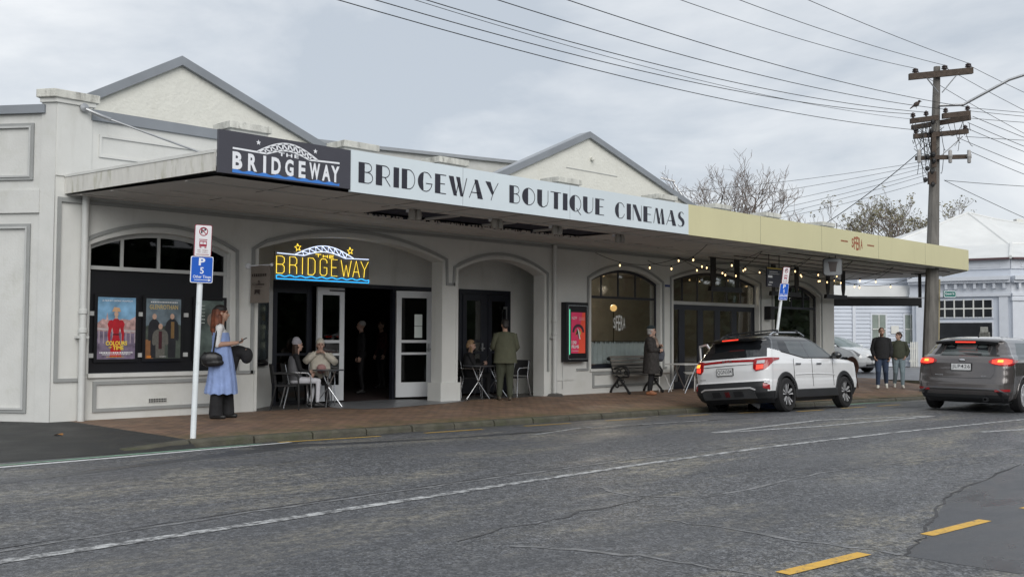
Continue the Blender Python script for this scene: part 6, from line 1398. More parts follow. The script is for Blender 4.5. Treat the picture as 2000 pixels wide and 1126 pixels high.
def figure(name, label, loc, rz, height, pose, cols, voxel=.009, fat=1., parent_kind='person', legw=1., torso=1., shoes=True, fdir=None, armw=1., curl=True):
    """one continuous body; cols: skin, top, legs, shoes materials. local +y is forward"""
    J = dict(STAND); J.update(pose); V = {k: Vector(v) for k, v in J.items() if isinstance(v, tuple)}
    root = thing(name, label, 'person', loc, rz, scale=(height/1.75,)*3)
    prims = []  # (kind, data, mat index)
    mb = MB()
    def C(a, b, ra, rb, mi): capsule(mb, a, b, ra, rb); prims.append((Vector(a), Vector(b), ra, rb, mi))
    def E(c, r, mi, rot=None): mb.ell(c, r, rot, 14, 10); prims.append((Vector(c), Vector(c), sum(r)/3, sum(r)/3, mi))
    SK, TP, LG, SH = 0, 1, 2, 3
    hip, chest, neck, head = V['hip'], V['chest'], V['neck'], V['head']
    ax = (V['sR']-V['sL']).normalized()
    def torso_ell(c, rx, ry, rz_, mi):
        up = (chest-hip).normalized(); fw = ax.cross(up) if False else up.cross(ax); M = Matrix((ax, fw, up)).transposed(); mb.ell(c, (rx, ry, rz_), M.to_quaternion(), 16, 12); prims.append((Vector(c), Vector(c), (rx+ry+rz_)/3, (rx+ry+rz_)/3, mi))
    T = torso
    torso_ell(hip+Vector((0, -.01, -.01)), .160*T, .118*T, .13, LG); torso_ell(hip.lerp(chest, .5), .140*T, .105*T, .16, TP); torso_ell(chest, .165*T, .115*T, .18, TP)
    C(V['sL'].lerp(V['sR'], .12), V['sL'].lerp(V['sR'], .88), .068, .068, TP); C(chest+Vector((0, 0, .1)), neck-Vector((0, 0, .03)), .085, .06, TP)
    C(neck-Vector((0, 0, .05)), head-Vector((0, 0, .05)), .055, .052, SK)
    for s in 'RL':
        C(V['s'+s], V['e'+s], .056*fat*armw, .046*fat*armw, TP); C(V['e'+s], V['w'+s], .045*fat*armw, .032*fat*armw, cols.get('fore', 0) and TP or (TP if cols.get('long', True) else SK))
        w, e = V['w'+s], V['e'+s]; d = (w-e).normalized(); side = 1 if s == 'R' else -1
        palm_n = Vector(J.get('pn'+s, (-side, 0, 0))); palm_n = (palm_n-d*palm_n.dot(d)).normalized(); lat = d.cross(palm_n)
        for k in range(4):  # palm as four metacarpals so that it is flat
            off = lat*(k-1.5)*.021; C(w+off*.5+d*.01, w+off+d*.085, .016, .013, SK)
            Lf = (.062, .072, .068, .052)[k]; p1 = w+off+d*.09; q = J.get('curl'+s, .55); d2 = (d*math.cos(q)+palm_n*math.sin(q)); d3 = (d*math.cos(q*2.2)+palm_n*math.sin(q*2.2))
            C(p1, p1+d2*Lf*.55, .0115, .0105, SK); C(p1+d2*Lf*.55, p1+d2*Lf*.55+d3*Lf*.5, .0105, .009, SK)
        tb = w+lat*-.035+d*.025; td = (d*.75-lat*.5+palm_n*.45).normalized(); C(w+d*.015-lat*.015, tb, .016, .015, SK); C(tb, tb+td*.06, .0135, .010, SK)
        C(V['h'+s], V['k'+s], .088*legw, .058*legw, LG); C(V['k'+s], V['a'+s]+Vector((0, 0, .04)), .056*legw, .042*legw*cols.get('hem', 1.), LG)
        fd = Vector(J.get('f'+s, (side*.12, 1, 0))).normalized(); a = V['a'+s]
        C(a-fd*.045+Vector((0, 0, -.045)), a+fd*.135+Vector((0, 0, -.055)), .040, .034, SH); C(a, a+fd*.08+Vector((0, 0, -.035)), .042, .036, SH)
    # head
    fa = R(J['face']); F = Vector((math.sin(fa), math.cos(fa), 0)); F = (F+Vector((0, 0, J.get('nod', 0)))).normalized(); Rt = Vector((F.y, -F.x, 0)).normalized(); U = Rt.cross(F)
    M = Matrix((Rt, F, U)).transposed(); q = M.to_quaternion(); hp = lambda x, y, z: head+Rt*x+F*y+U*z
    E(hp(0, -.012, .025), (.074, .093, .098), SK, q); E(hp(0, .03, -.035), (.058, .062, .075), SK, q); E(hp(0, .060, -.085), (.030, .028, .024), SK, q)
    C(hp(0, .088, .015), hp(0, .108, -.022), .010, .015, SK); E(hp(0, .087, -.055), (.026, .014, .010), SK, q); E(hp(0, .075, .042), (.055, .022, .014), SK, q)
    for s in (-1, 1): E(hp(s*.076, -.005, .0), (.012, .022, .032), SK, q); E(hp(s*.035, .062, -.015), (.026, .022, .022), SK, q)
    me = remesh(mb, 'body', voxel)
    for m in (cols['skin'], cols['top'], cols['legs'], cols['shoes']): me.materials.append(m)
    N = len(me.polygons); ctr = np.empty(N*3); me.polygons.foreach_get('center', ctr); ctr = ctr.reshape(N, 3); best = np.full(N, 1e9); bi = np.zeros(N, dtype=np.int32)
    for a, b, ra, rb, mi in prims:
        A = np.array(a); D = np.array(b)-A; L2 = float(D @ D)
        t = np.zeros(N) if L2 < 1e-9 else np.clip(((ctr-A) @ D)/L2, 0, 1)
        dd = np.linalg.norm(ctr-A-t[:, None]*D, axis=1)-(ra+(rb-ra)*t); k = dd < best; best[k] = dd[k]; bi[k] = mi
    me.polygons.foreach_set('material_index', bi)
    body = link(bpy.data.objects.new('body', me)); body.parent = root
    ey = MB()
    for s in (-1, 1): ey.ell(hp(s*.031, .080, .012), (.012, .008, .008), q, 8, 6)
    ey.build('eyes', mat('eye_dark', (.02, .014, .012), .2, var=0), root, local=True); br_ = MB()
    for s in (-1, 1): br_.ell(hp(s*.032, .090, .036), (.020, .006, .005), q, 8, 4)
    br_.ell(hp(0, .100, -.056), (.022, .004, .004), q, 8, 4)
    br_.build('brows_and_lips', mat('brow_lip', (.14, .05, .04), .7, var=0), root, local=True)
    root_d = dict(root=root, hp=hp, q=q, V=V, F=F, Rt=Rt); return root_d
def hair(fig, prims, m, name='hair', voxel=.011):
    mb = MB(); hp, q = fig['hp'], fig['q']
    for p in prims:
        if p[0] == 'e': mb.ell(hp(*p[1]), p[2], q, 12, 9)
        else: capsule(mb, hp(*p[1]), hp(*p[2]), p[3], p[4], 8)
    me = remesh(mb, name, voxel, 1); me.materials.append(m); o = link(bpy.data.objects.new(name, me)); o.parent = fig['root']; return o
def loft(fig, rings, name, m, pleat=0, pn=18, n=56, jag=0., cap=False):
    """rings: (cx, cy, z, rx, ry, pleat amount)"""
    mb = MB(); vs = []
    for (cx, cy, z, rx, ry, pa) in rings:
        for j in range(n):
            a = 2*math.pi*j/n; k = 1+pa*(.6*math.sin(pn*a+z*2.1)+.4*math.sin(pn*.61*a+z*5))
            vs.append((cx+rx*k*math.cos(a), cy+ry*k*math.sin(a), z+jag*math.sin(pn*a)*(1 if pa else 0)))
    mb.add(vs, [(i*n+j, i*n+(j+1) % n, (i+1)*n+(j+1) % n, (i+1)*n+j) for i in range(len(rings)-1) for j in range(n)])
    return mb.build(name, m, fig['root'], local=True, smooth='all')
def sleeves(fig, m, r0=.075, r1=.055, stop=1., name='sleeve', skip=''):
    V = fig['V']
    for s in 'RL':
        if s in skip: continue
        a, b, c = V['s'+s], V['e'+s], V['w'+s]; c = b.lerp(c, stop)
        MB().tube([a+Vector((0, 0, .02)), a.lerp(b, .3), a.lerp(b, .7), b, b.lerp(c, .4), c], [r0, r0*1.0, r0*.93, r0*.92, (r0+r1)/2, r1], 12, cap=True).build(name, m, fig['root'], local=True, smooth='all')
def blob(fig, prims, m, name, voxel=.012, sm=2):
    mb = MB()
    for p in prims:
        if p[0] == 'e': mb.ell(Vector(p[1]), p[2], p[3] if len(p) > 3 else None, 12, 9)
        else: capsule(mb, p[1], p[2], p[3], p[4], 8)
    me = remesh(mb, name, voxel, sm); me.materials.append(m); o = link(bpy.data.objects.new(name, me)); o.parent = fig['root']; return o
BLK = cloth('black', (.012, .012, .014)); DEN = cloth('denim', (.035, .055, .10)); DENL = cloth('pale_denim', (.20, .26, .29)); WHT = cloth('white', (.68, .68, .68), .08); OLV = cloth('olive', (.085, .088, .055)); OLVD = cloth('dark_olive', (.05, .056, .036))
CRM = cloth('cream', (.58, .54, .46), .14, 9, .7); BLU = cloth('blue_cotton', (.25, .34, .60), .16, 5, .8); SHOEB = mat('black_shoe', (.012, .012, .013), .5); SHOEW = mat('white_shoe', (.60, .58, .52), .6); SHOET = mat('tan_shoe', (.32, .13, .06), .5)
H_BLK = mat('hair_black', (.012, .009, .008), .6, var=.4, scale=40); H_RED = mat('hair_copper', (.16, .045, .018), .6, var=.55, scale=14, dirt=(.012, .008, .008), dscale=5, damt=.8); H_GREY = mat('hair_grey', (.42, .41, .40), .8, var=.3, scale=30); H_BRN = mat('hair_brown', (.05, .026, .016), .6, var=.4, scale=40); H_BLOND = mat('hair_blond', (.30, .19, .10), .6, var=.4, scale=30)
# 1. woman in blue dress, facing right along the footpath, looking at her phone
f1 = figure('person', 'woman in long blue dress over dark trousers holding a phone, coat on her arm', (2.36, -.96, zf(2.36, -.96)), R(-121), 1.86,
    dict(eR=(.20, -.05, 1.14), wR=(.10, .23, 1.17), eL=(-.21, .0, 1.13), wL=(-.15, .27, 1.06), pnR=(0, 0, 1), pnL=(0, .2, 1), face=0., curlR=.8, kR=(.1, -.02, .5), aR=(.10, -.06, .085), kL=(-.1, .09, .5), aL=(-.10, .11, .085), fR=(.1, 1, 0)),
    dict(skin=M_SKIN, top=WHT, legs=BLK, shoes=SHOEB, long=False), legw=1.25)
loft(f1, [(0, .0, 1.33, .162, .125, 0), (0, .01, 1.25, .168, .135, .01), (0, .01, 1.16, .160, .135, .015), (0, .02, 1.10, .172, .145, .03), (.01, .02, 1.0, .190, .165, .045), (.01, .025, .85, .205, .185, .05), (.0, .03, .68, .225, .205, .055), (-.01, .03, .52, .240, .225, .065), (0, .025, .44, .250, .235, .075), (0, .025, .385, .252, .238, .08)], 'blue_dress', BLU, n=150, pn=11, jag=.010)
loft(f1, [(.10, -.045, z, .075+.03*(1-z/.5), .078+.03*(1-z/.5), .04) for z in (.52, .40, .28, .18, .10, .06)], 'trouser_leg', BLK, n=28, pn=7); loft(f1, [(-.10, .125, z, .075+.03*(1-z/.5), .078+.03*(1-z/.5), .04) for z in (.52, .40, .28, .18, .10, .06)], 'trouser_leg', BLK, n=28, pn=7)
hair(f1, [('e', (0, -.02, .045), (.086, .10, .09)), ('c', (.05, -.06, .04), (.085, -.07, -.17), .05, .05), ('c', (-.05, -.06, .04), (-.085, -.06, -.17), .05, .05), ('c', (0, -.09, .03), (0, -.115, -.24), .065, .06), ('c', (.085, -.03, -.05), (.10, -.02, -.26), .045, .03), ('c', (-.085, -.03, -.05), (-.10, .0, -.24), .045, .03), ('c', (.04, -.11, -.15), (.05, -.12, -.32), .05, .025)], H_RED)
hair(f1, [('e', (0, -.022, .07), (.090, .104, .076)), ('c', (0, -.10, .05), (0, -.115, -.06), .05, .035)], H_BLK, 'dark_hair_crown')
sk = [('c', (.165, -.03, 1.45), (.225, -.06, 1.3), .018, .016), ('c', (.225, -.06, 1.3), (.265, -.10, 1.0), .016, .016)]
blob(f1, sk, BLK, 'bag_strap', .009); blob(f1, [('e', (.265, -.12, .93), (.06, .17, .11)), ('e', (.255, -.10, .87), (.07, .17, .07)), ('c', (.26, -.26, .95), (.25, -.22, 1.02), .03, .02)], mat('black_leather', (.012, .012, .013), .35, var=.2), 'handbag')
t_ = MB().obox((.10, .335, 1.215), (.9, .2, 0), (0, .8, .5), (0, -.5, .8), .035, .075, .005).build('phone', M_BLACK, f1['root'], local=True)
blob(f1, [('e', (-.17, .26, 1.03), (.11, .18, .10)), ('c', (-.17, .22, 1.0), (-.18, .16, .66), .10, .07), ('e', (-.14, .40, .97), (.08, .10, .13)), ('c', (-.2, .16, .95), (-.2, .13, .58), .08, .06)], BLK, 'carried_coat')
# seated pose: seat height .46
def seated(**k):
    d = dict(hip=(0, -.02, .57), chest=(0, -.03, .86), neck=(0, -.01, 1.07), head=(0, .02, 1.24), sR=(.17, -.02, 1.02), sL=(-.17, -.02, 1.02), eR=(.20, .06, .76), wR=(.13, .27, .70), eL=(-.20, .06, .76), wL=(-.13, .27, .70),
        hR=(.09, .02, .54), kR=(.11, .43, .53), aR=(.11, .42, .085), hL=(-.09, .02, .54), kL=(-.11, .43, .53), aL=(-.11, .42, .085)); d.update(k); return d
# 2. woman in grey striped beanie and grey leggings
f2 = figure('person', 'seated woman in striped grey beanie, dark top and pale grey leggings', (4.83, .50, zf(4.83, 0)), R(-116), 1.66,
    seated(face=-18., aL=(-.10, .32, .085), eR=(.22, .05, .76), wR=(.10, .26, .66)), dict(skin=M_SKIN2, top=BLK, legs=cloth('pale_grey', (.62, .62, .66), .08), shoes=SHOEB), legw=.95)
loft(f2, [(0, -.05, 1.03, .10, .09, 0), (0, -.045, .95, .165, .12, 0), (0, -.045, .82, .17, .13, .01), (0, -.03, .68, .165, .14, .01), (0, -.02, .55, .18, .16, .015)], 'vest', cloth('grey_vest', (.13, .13, .14)), n=40)
hair(f2, [('c', (.03, -.06, -.02), (.07, -.05, -.33), .045, .035), ('c', (-.03, -.06, -.02), (-.07, -.05, -.30), .045, .035), ('e', (0, -.04, -.01), (.08, .07, .08))], H_BRN)
hair(f2, [('e', (0, -.02, .07), (.092, .105, .075)), ('e', (0, -.03, .12), (.07, .08, .06))], mat('striped_beanie', (.42, .41, .45), .9, var=.6, scale=5, stretch=(.3, .3, 6)), 'beanie')
# 3. person in cream jacket and beanie
f3 = figure('person', 'seated person in cream beanie and cream puffer jacket touching their face', (5.52, .70, zf(5.52, 0)), R(150), 1.66,
    seated(face=0., eR=(.30, .06, .92), wR=(.10, .15, 1.10), eL=(-.30, .08, .90), wL=(-.08, .18, 1.08), pnR=(-1, 0, 0), pnL=(1, 0, 0)), dict(skin=M_SKIN2, top=CRM, legs=BLK, shoes=SHOEB), legw=1.05, torso=1.15)
loft(f3, [(0, -.03, 1.08, .10, .09, 0), (0, -.03, 1.02, .18, .14, 0), (0, -.02, .90, .21, .17, .02), (0, -.01, .78, .215, .18, .02), (0, .0, .66, .21, .185, .02), (0, .0, .56, .20, .18, .02)], 'jacket', CRM, n=48, pn=9); sleeves(f3, CRM, .082, .055, .9)
hair(f3, [('e', (0, -.02, .065), (.09, .104, .078)), ('e', (0, -.03, .11), (.068, .08, .055))], CRM, 'beanie'); hair(f3, [('e', (0, -.05, -.02), (.082, .06, .09))], H_BRN)
blob(f3, [('e', (.0, .30, .78), (.10, .07, .085)), ('e', (.0, .27, .72), (.09, .06, .06))], cloth('dusty_pink', (.40, .22, .21)), 'pink_pouch')
# 4. woman seated in the second porch, dark coat, looking at phone
f4 = figure('person', 'seated woman in black coat and headband reading her phone in the second porch', (9.55, .62, zf(9.5, 0)), R(-130), 1.66,
    seated(face=-5., nod=-.25, eR=(.19, .10, .78), wR=(.08, .30, .82), eL=(-.19, .10, .78), wL=(-.06, .30, .80)), dict(skin=M_SKIN2, top=BLK, legs=BLK, shoes=SHOEB))
hair(f4, [('e', (0, -.025, .055), (.086, .10, .085)), ('c', (.06, .0, -.05), (.075, .06, -.26), .03, .02), ('c', (-.06, .0, -.05), (-.075, .06, -.26), .03, .02), ('e', (0, -.08, .0), (.07, .05, .09))], H_BLOND); hair(f4, [('e', (0, .02, .07), (.08, .075, .028))], BLK, 'headband')
MB().obox((.0, .40, .93), (1, 0, 0), (0, .6, .8), (0, .8, -.6), .035, .075, .005).build('phone', M_BLACK, f4['root'], local=True); loft(f4, [(0, -.04, 1.06, .10, .09, 0), (0, -.03, .98, .18, .14, 0), (0, -.02, .8, .19, .16, .01), (0, .0, .55, .21, .20, .02)], 'coat', BLK, n=40)
f4b = figure('person', 'dark-clothed person sitting behind the pier at the porch table', (8.98, .78, zf(9, 0)), R(-60), 1.68, seated(face=20., eR=(.22, .1, .8), wR=(.15, .32, .78)), dict(skin=M_SKIN2, top=BLK, legs=BLK, shoes=SHOEB), voxel=.012)
hair(f4b, [('e', (0, -.02, .05), (.086, .10, .09)), ('e', (0, -.06, -.03), (.08, .06, .09))], H_BLK)
# 5. man in olive overshirt, back to camera
f5 = figure('person', 'man in olive overshirt and green trousers standing with his back turned', (9.62, -.42, zf(9.62, -.42)), R(-38), 1.78,
    dict(eR=(.25, .02, 1.14), wR=(.18, .22, 1.02), eL=(-.26, .05, 1.14), wL=(-.14, .24, 1.10), head=(0, .05, 1.61), face=-6., nod=-.3, kL=(-.10, .04, .5), aL=(-.12, .02, .085)), dict(skin=M_SKIN, top=OLV, legs=OLVD, shoes=mat('patterned_shoe', (.10, .085, .06), .6, var=.7, scale=20)), legw=1.5, torso=1.05)
loft(f5, [(0, -.01, 1.475, .085, .08, 0), (0, -.01, 1.445, .13, .10, 0), (0, -.01, 1.405, .185, .125, 0), (0, .0, 1.30, .212, .15, .01), (0, .0, 1.1, .228, .175, .02), (0, .0, .92, .246, .19, .03), (0, .0, .80, .258, .20, .04)], 'overshirt', OLV, n=72, pn=5); sleeves(f5, OLV, .078, .058, .92)
hair(f5, [('e', (0, -.03, .05), (.088, .10, .085)), ('e', (0, -.075, -.01), (.075, .04, .08))], H_BLK)
# 6. woman in long dark coat
f6 = figure('person', 'older woman in dark tweed coat, beret and scarf standing by the bench', (14.3, -.90, zf(14.3, -.9)), R(-152), 1.72,
    dict(eR=(.23, .02, 1.13), wR=(.06, .22, 1.13), eL=(-.23, .03, 1.13), wL=(-.05, .23, 1.22), face=-8., pnR=(-1, -.2, 0), head=(0, .02, 1.61)), dict(skin=M_SKIN2, top=cloth('tweed', (.040, .036, .034), .5, 18), legs=BLK, shoes=SHOET), legw=1.2, torso=1.1)
TW = cloth('tweed', (.04, .036, .034)); loft(f6, [(0, -.01, 1.47, .08, .08, 0), (0, -.01, 1.42, .175, .12, 0), (0, -.0, 1.37, .215, .145, 0), (0, .0, 1.2, .225, .175, .01), (0, .01, 1.0, .235, .19, .015), (0, .01, .8, .25, .205, .02), (0, .01, .60, .265, .215, .025), (0, .01, .535, .268, .218, .025)], 'coat', TW, n=56, pn=9); sleeves(f6, TW, .085, .06, .92)
hair(f6, [('e', (0, -.03, .02), (.09, .095, .09)), ('e', (0, -.05, -.05), (.085, .07, .06))], H_GREY); hair(f6, [('e', (0, -.015, .085), (.105, .118, .045)), ('e', (0, -.02, .11), (.08, .09, .035))], cloth('teal_dark', (.03, .045, .05)), 'beret')
blob(f6, [('e', (0, .06, 1.45), (.085, .075, .06)), ('c', (.03, .13, 1.40), (.04, .17, 1.22), .045, .04), ('c', (-.03, .13, 1.40), (-.02, .18, 1.25), .04, .035)], cloth('plaid_scarf', (.34, .25, .20), .7, 12), 'scarf'); blob(f6, [('e', (-.12, .24, 1.02), (.10, .10, .17)), ('e', (-.12, .22, .93), (.11, .10, .10))], cloth('slate', (.07, .075, .095)), 'shoulder_bag')
gl = MB()
for s in (-1, 1): gl.tube([f6['hp'](s*.034+.026*math.cos(R(a)), .10, .012+.022*math.sin(R(a))) for a in range(0, 361, 30)], .003, 4)
gl.build('glasses', M_BLACK, f6['root'], local=True)
# 7. couple walking towards us
f7 = figure('person', 'bearded man in black jacket and jeans walking beside a woman', (24.7, -2.12, zf(24.7, -2.1)), R(116), 1.93,
    dict(eR=(.25, -.02, 1.12), wR=(.20, .10, .92), eL=(-.25, -.04, 1.12), wL=(-.22, .06, .90), face=-4., kR=(.10, .12, .50), aR=(.11, .05, .10), kL=(-.1, -.02, .50), aL=(-.12, -.22, .14), fL=(-.1, 1, -.35)), dict(skin=M_SKIN, top=BLK, legs=DEN, shoes=SHOEW), voxel=.011, legw=1.35, torso=1.05)
loft(f7, [(0, -.01, 1.48, .085, .08, 0), (0, -.01, 1.44, .125, .10, 0), (0, -.01, 1.40, .175, .125, 0), (0, -.01, 1.33, .205, .145, .005), (0, .0, 1.2, .215, .165, .015), (0, .0, 1.0, .225, .17, .025), (0, .0, .86, .222, .17, .03)], 'jacket', BLK, n=60, pn=5); sleeves(f7, BLK, .074, .058, .95)
hair(f7, [('e', (0, -.025, .045), (.082, .096, .085))], mat('hair_short', (.10, .07, .05), .8, var=.3, scale=30)); hair(f7, [('e', (0, .05, -.075), (.055, .055, .045))], mat('beard', (.12, .06, .035), .8, var=.3, scale=30), 'beard')
f8 = figure('person', 'woman in olive zip jacket and pale jeans walking beside the bearded man', (25.75, -2.20, zf(25.7, -2.2)), R(120), 1.80,
    dict(eR=(.25, -.05, 1.14), wR=(.16, .06, .98), eL=(-.28, -.06, 1.15), wL=(-.20, .06, .98), face=52., kL=(-.1, .10, .50), aL=(-.10, .08, .09), kR=(.09, -.02, .50), aR=(.10, -.20, .13), fR=(.1, 1, -.3)), dict(skin=M_SKIN2, top=OLVD, legs=DENL, shoes=SHOEW), voxel=.011, legw=1.35)
loft(f8, [(0, -.01, 1.49, .07, .07, 0), (0, -.01, 1.445, .12, .095, 0), (0, -.01, 1.40, .17, .12, 0), (0, .0, 1.30, .20, .145, .01), (0, .0, 1.16, .215, .165, .02), (0, .0, 1.02, .228, .178, .03), (0, .0, .93, .205, .16, .02)], 'jacket', OLVD, n=60, pn=5); sleeves(f8, OLVD, .076, .055, .95)
hair(f8, [('e', (0, -.02, .045), (.084, .10, .085)), ('e', (0, -.115, .02), (.045, .04, .045)), ('e', (0, -.06, -.02), (.075, .05, .07))], H_BRN)
# 8. people inside the dark lobby and at the café tables
f9 = figure('person', 'grey-haired man in dark jacket inside the dark lobby', (8.6, 3.4, -.03), R(60), 1.74, dict(face=20.), dict(skin=M_SKIN2, top=BLK, legs=BLK, shoes=SHOEB), voxel=.014); hair(f9, [('e', (0, -.03, .045), (.084, .095, .08))], H_GREY)
f10 = figure('person', 'person in dark clothes and red scarf deep inside the lobby', (10.4, 4.9, -.03), R(80), 1.76, dict(face=-20.), dict(skin=M_SKIN2, top=cloth('dark_red', (.06, .012, .012)), legs=BLK, shoes=SHOEB), voxel=.014); hair(f10, [('e', (0, -.03, .045), (.088, .10, .085))], H_BRN)
f11 = figure('person', 'diner in navy seen through the café window above the curtain', (15.2, 1.25, -.13), R(30), 1.75, seated(face=0.), dict(skin=M_SKIN2, top=cloth('navy', (.015, .018, .035)), legs=BLK, shoes=SHOEB), voxel=.014); hair(f11, [('e', (0, -.03, .045), (.09, .10, .09))], H_GREY)
f12 = figure('person', 'diner in maroon seen through the café window above the curtain', (16.1, 1.0, -.13), R(100), 1.75, seated(face=0.), dict(skin=M_SKIN2, top=cloth('maroon', (.07, .012, .018)), legs=BLK, shoes=SHOEB), voxel=.014); hair(f12, [('e', (0, -.03, .045), (.09, .10, .09))], H_BRN)
f13 = figure('person', 'grey-haired person seated at the café doors behind the white SUV roof', (17.95, -.75, zf(17.9, -.7)), R(120), 1.80, seated(face=0.), dict(skin=M_SKIN, top=BLK, legs=BLK, shoes=SHOEB), voxel=.014); hair(f13, [('e', (0, -.03, .05), (.088, .10, .085))], H_GREY)
# ------------------------------------------------------------------ furniture
M_TOPM = mat('metal_table_top', (.16, .17, .19), .3, metal=.6, var=.1); M_WICK = mat('brown_wicker', (.055, .022, .014), .7, var=.4, scale=40, bump=.6, bscale=80); M_WPL = mat('white_plastic', (.66, .66, .64), .45, var=.05); M_IRON = mat('black_cast_iron', (.010, .010, .011), .45, var=.2, bump=.3, bscale=60); M_SLAT = mat('weathered_slat', (.15, .14, .125), .8, var=.35, scale=3, stretch=(.4, 4, 4))
def arm_chair(loc, rz, label, grp='aluminium café chairs in the porches', fm=None):
    fm = fm or M_CHROME
    t = thing('cafe_chair', label, 'chair', loc, rz, grp)
    for s in (-1, 1):
        MB().tube([(s*.26, .26, 0), (s*.25, .24, .60), (s*.25, .18, .66), (s*.25, -.10, .67), (s*.24, -.20, .66)], .013, 8).build('arm_leg', fm, t, local=True, smooth=True)
        MB().tube([(s*.25, -.26, 0), (s*.22, -.16, .45), (s*.20, -.24, .82)], .013, 8).build('back_leg', fm, t, local=True, smooth=True)
    MB().box(-.22, .22, -.20, .24, .43, .455).build('seat', mat('black_weave', (.014, .014, .016), .7), t, local=True, bevel=.01)
    MB().grid(lambda u, v: (-.23+.46*u, -.20-.05*v-.05*math.sin(math.pi*u), .48+.36*v), 8, 4).build('backrest', MATS['black_weave'], t, local=True, smooth=True); return t
def bistro(loc, label, r=.30, h=.72, rz=0.):
    t = thing('bistro_table', label, 'table', loc, rz, 'round bistro tables in the porches')
    MB().lathe([(0, h), (r, h), (r+.008, h-.008), (r, h-.022), (0, h-.022)], n=28).build('table_top', M_TOPM, t, local=True, smooth=True)
    for k in range(4):
        a = R(45+90*k); MB().tube([(math.cos(a)*.27, math.sin(a)*.27, 0), (0, 0, .38), (-math.cos(a)*.14, -math.sin(a)*.14, h-.02)], .010, 6).build('leg', M_CHROME, t, local=True)
    return t
Z = lambda x, y: zf(x, y)
arm_chair((4.81, .47, Z(4.9, 0)), R(-116), 'aluminium chair under the woman in the striped beanie'); arm_chair((4.32, .10, Z(4.4, 0)), R(-125), 'empty black woven chair against the splayed wall', fm=M_IRON); arm_chair((5.52, .68, Z(5.8, 0)), R(150), 'aluminium chair under the person in the cream jacket')
bistro((5.38, .22, Z(5.6, 0)), 'small round folding table in front of the person in cream')
bistro((9.35, .15, Z(9.3, 0)), 'round metal table beside the pier in the second porch', .34, .74, .4)
arm_chair((9.53, .60, Z(9.5, 0)), R(-130), 'aluminium chair under the woman in black reading her phone'); arm_chair((8.96, .76, Z(9, 0)), R(-60), 'aluminium chair half hidden behind the porch pier'); arm_chair((10.75, .35, Z(10.7, 0)), R(95), 'empty aluminium chair right of the man in olive'); bistro((10.35, .62, Z(10.3, 0)), 'round table behind the man in olive', .3, .72, .2)
# park bench with cast iron ends
bx0, bx1, by, bz = 13.75, 15.25, -.30, Z(14.5, -.3)
b = thing('park_bench', 'slatted park bench with scrolled black iron ends below the café window', 'bench', ((bx0+bx1)/2, by, bz))
for x in (bx0+.06, bx1-.06):
    P3 = lambda y, z: (x, by+y, bz+z)
    e = MB().tube([P3(.28, .02), P3(.24, .12), P3(.10, .28), P3(.02, .40), P3(.16, .46), P3(.22, .62), P3(.27, .80), P3(.33, .88), P3(.38, .84)], [.03, .028, .03, .034, .034, .03, .03, .035, .03], 8)
    e.tube([P3(-.30, .02), P3(-.25, .10), P3(-.12, .24), P3(.02, .38), P3(-.16, .42), P3(-.27, .43)], [.034, .03, .03, .034, .03, .03], 8)
    e.tube([P3(-.27, .43), P3(-.30, .55), P3(-.22, .66), P3(-.05, .68), P3(.1, .64), P3(.2, .60)], .028, 8)
    for (cy, cz, rr) in ((-.12, .54, .09), (.02, .53, .06), (-.02, .28, .08), (.08, .2, .05), (-.1, .3, .05), (-.2, .52, .05)): e.tube([P3(cy+rr*math.cos(R(a)), cz+rr*math.sin(R(a))) for a in range(0, 391, 30)], .016, 6)
    e.ell(P3(-.31, .03), (.03, .05, .04)).ell(P3(.29, .03), (.03, .05, .04)).ell(P3(.36, .86), (.035, .05, .05)); e.build('iron_end', M_IRON, b, smooth=True)
for i in range(5): y = -.26+.095*i; MB().box(bx0, bx1, by+y, by+y+.075, bz+.44+.004*i, bz+.465+.004*i).build('seat_slat', M_SLAT, b, bevel=.005)
for i in range(5): z = .53+.085*i; y = .15+.03*i; MB().obox(((bx0+bx1)/2, by+y, bz+z+.03), XA, (0, .94, -.3), (0, .3, .94), (bx1-bx0)/2, .012, .034).build('back_slat', M_SLAT, b, bevel=.005)
# white tables and chairs by the café doors
t = thing('cafe_table', 'white café table on crossed metal legs beside the bench', 'table', (16.0, -.75, Z(16, -.75)))
for (dx, dy) in ((-.40, -.26), (-.40, .26), (.40, -.26), (.40, .26)): MB().tube([(16.0+dx, -.75+dy, Z(16, -.75)), (16.0-dx*.35, -.75+dy, Z(16, -.75)+.72)], .014, 6).build('leg', M_CHROME, t)
MB().box(15.5, 16.5, -1.08, -.42, Z(16, -.75)+.72, Z(16, -.75)+.745).build('table_top', M_WPL, t, bevel=.008)
def shell_chair(loc, rz, label):
    t = thing('shell_chair', label, 'chair', loc, rz, 'white moulded chairs by the café doors')
    def sh(u, v):
        x = (u-.5)*.46*(1-.25*max(0, v-.5)); 
        if v < .5: return (x, .22-.42*(v/.5), .44+.05*(2*u-1)**2)
        w_ = (v-.5)/.5; return (x*(1-.4*w_**3), -.20-.10*w_, .44+.40*w_+.03*(2*u-1)**2*(1-w_))
    MB().grid(sh, 10, 14).build('shell', M_WPL, t, local=True, smooth=True)
    for sx in (-1, 1):
        for sy in (-1, 1): MB().tube([(sx*.22, sy*.22, 0), (sx*.10, sy*.10, .43)], .012, 6).build('leg', M_WPL, t, local=True)
    return t
shell_chair((16.75, -.55, Z(16.7, -.5)), R(75), 'white moulded chair at the right of the café table'); shell_chair((15.55, -.25, Z(15.5, -.3)), R(-100), 'white moulded chair between bench and café table')
t2 = thing('cafe_table', 'dark café table at the café doors behind the SUV', 'table', (18.4, -.8, Z(18.4, -.8))); MB().box(18.0, 18.8, -1.1, -.5, Z(18.4, -.8)+.72, Z(18.4, -.8)+.75).build('table_top', M_HB, t2)
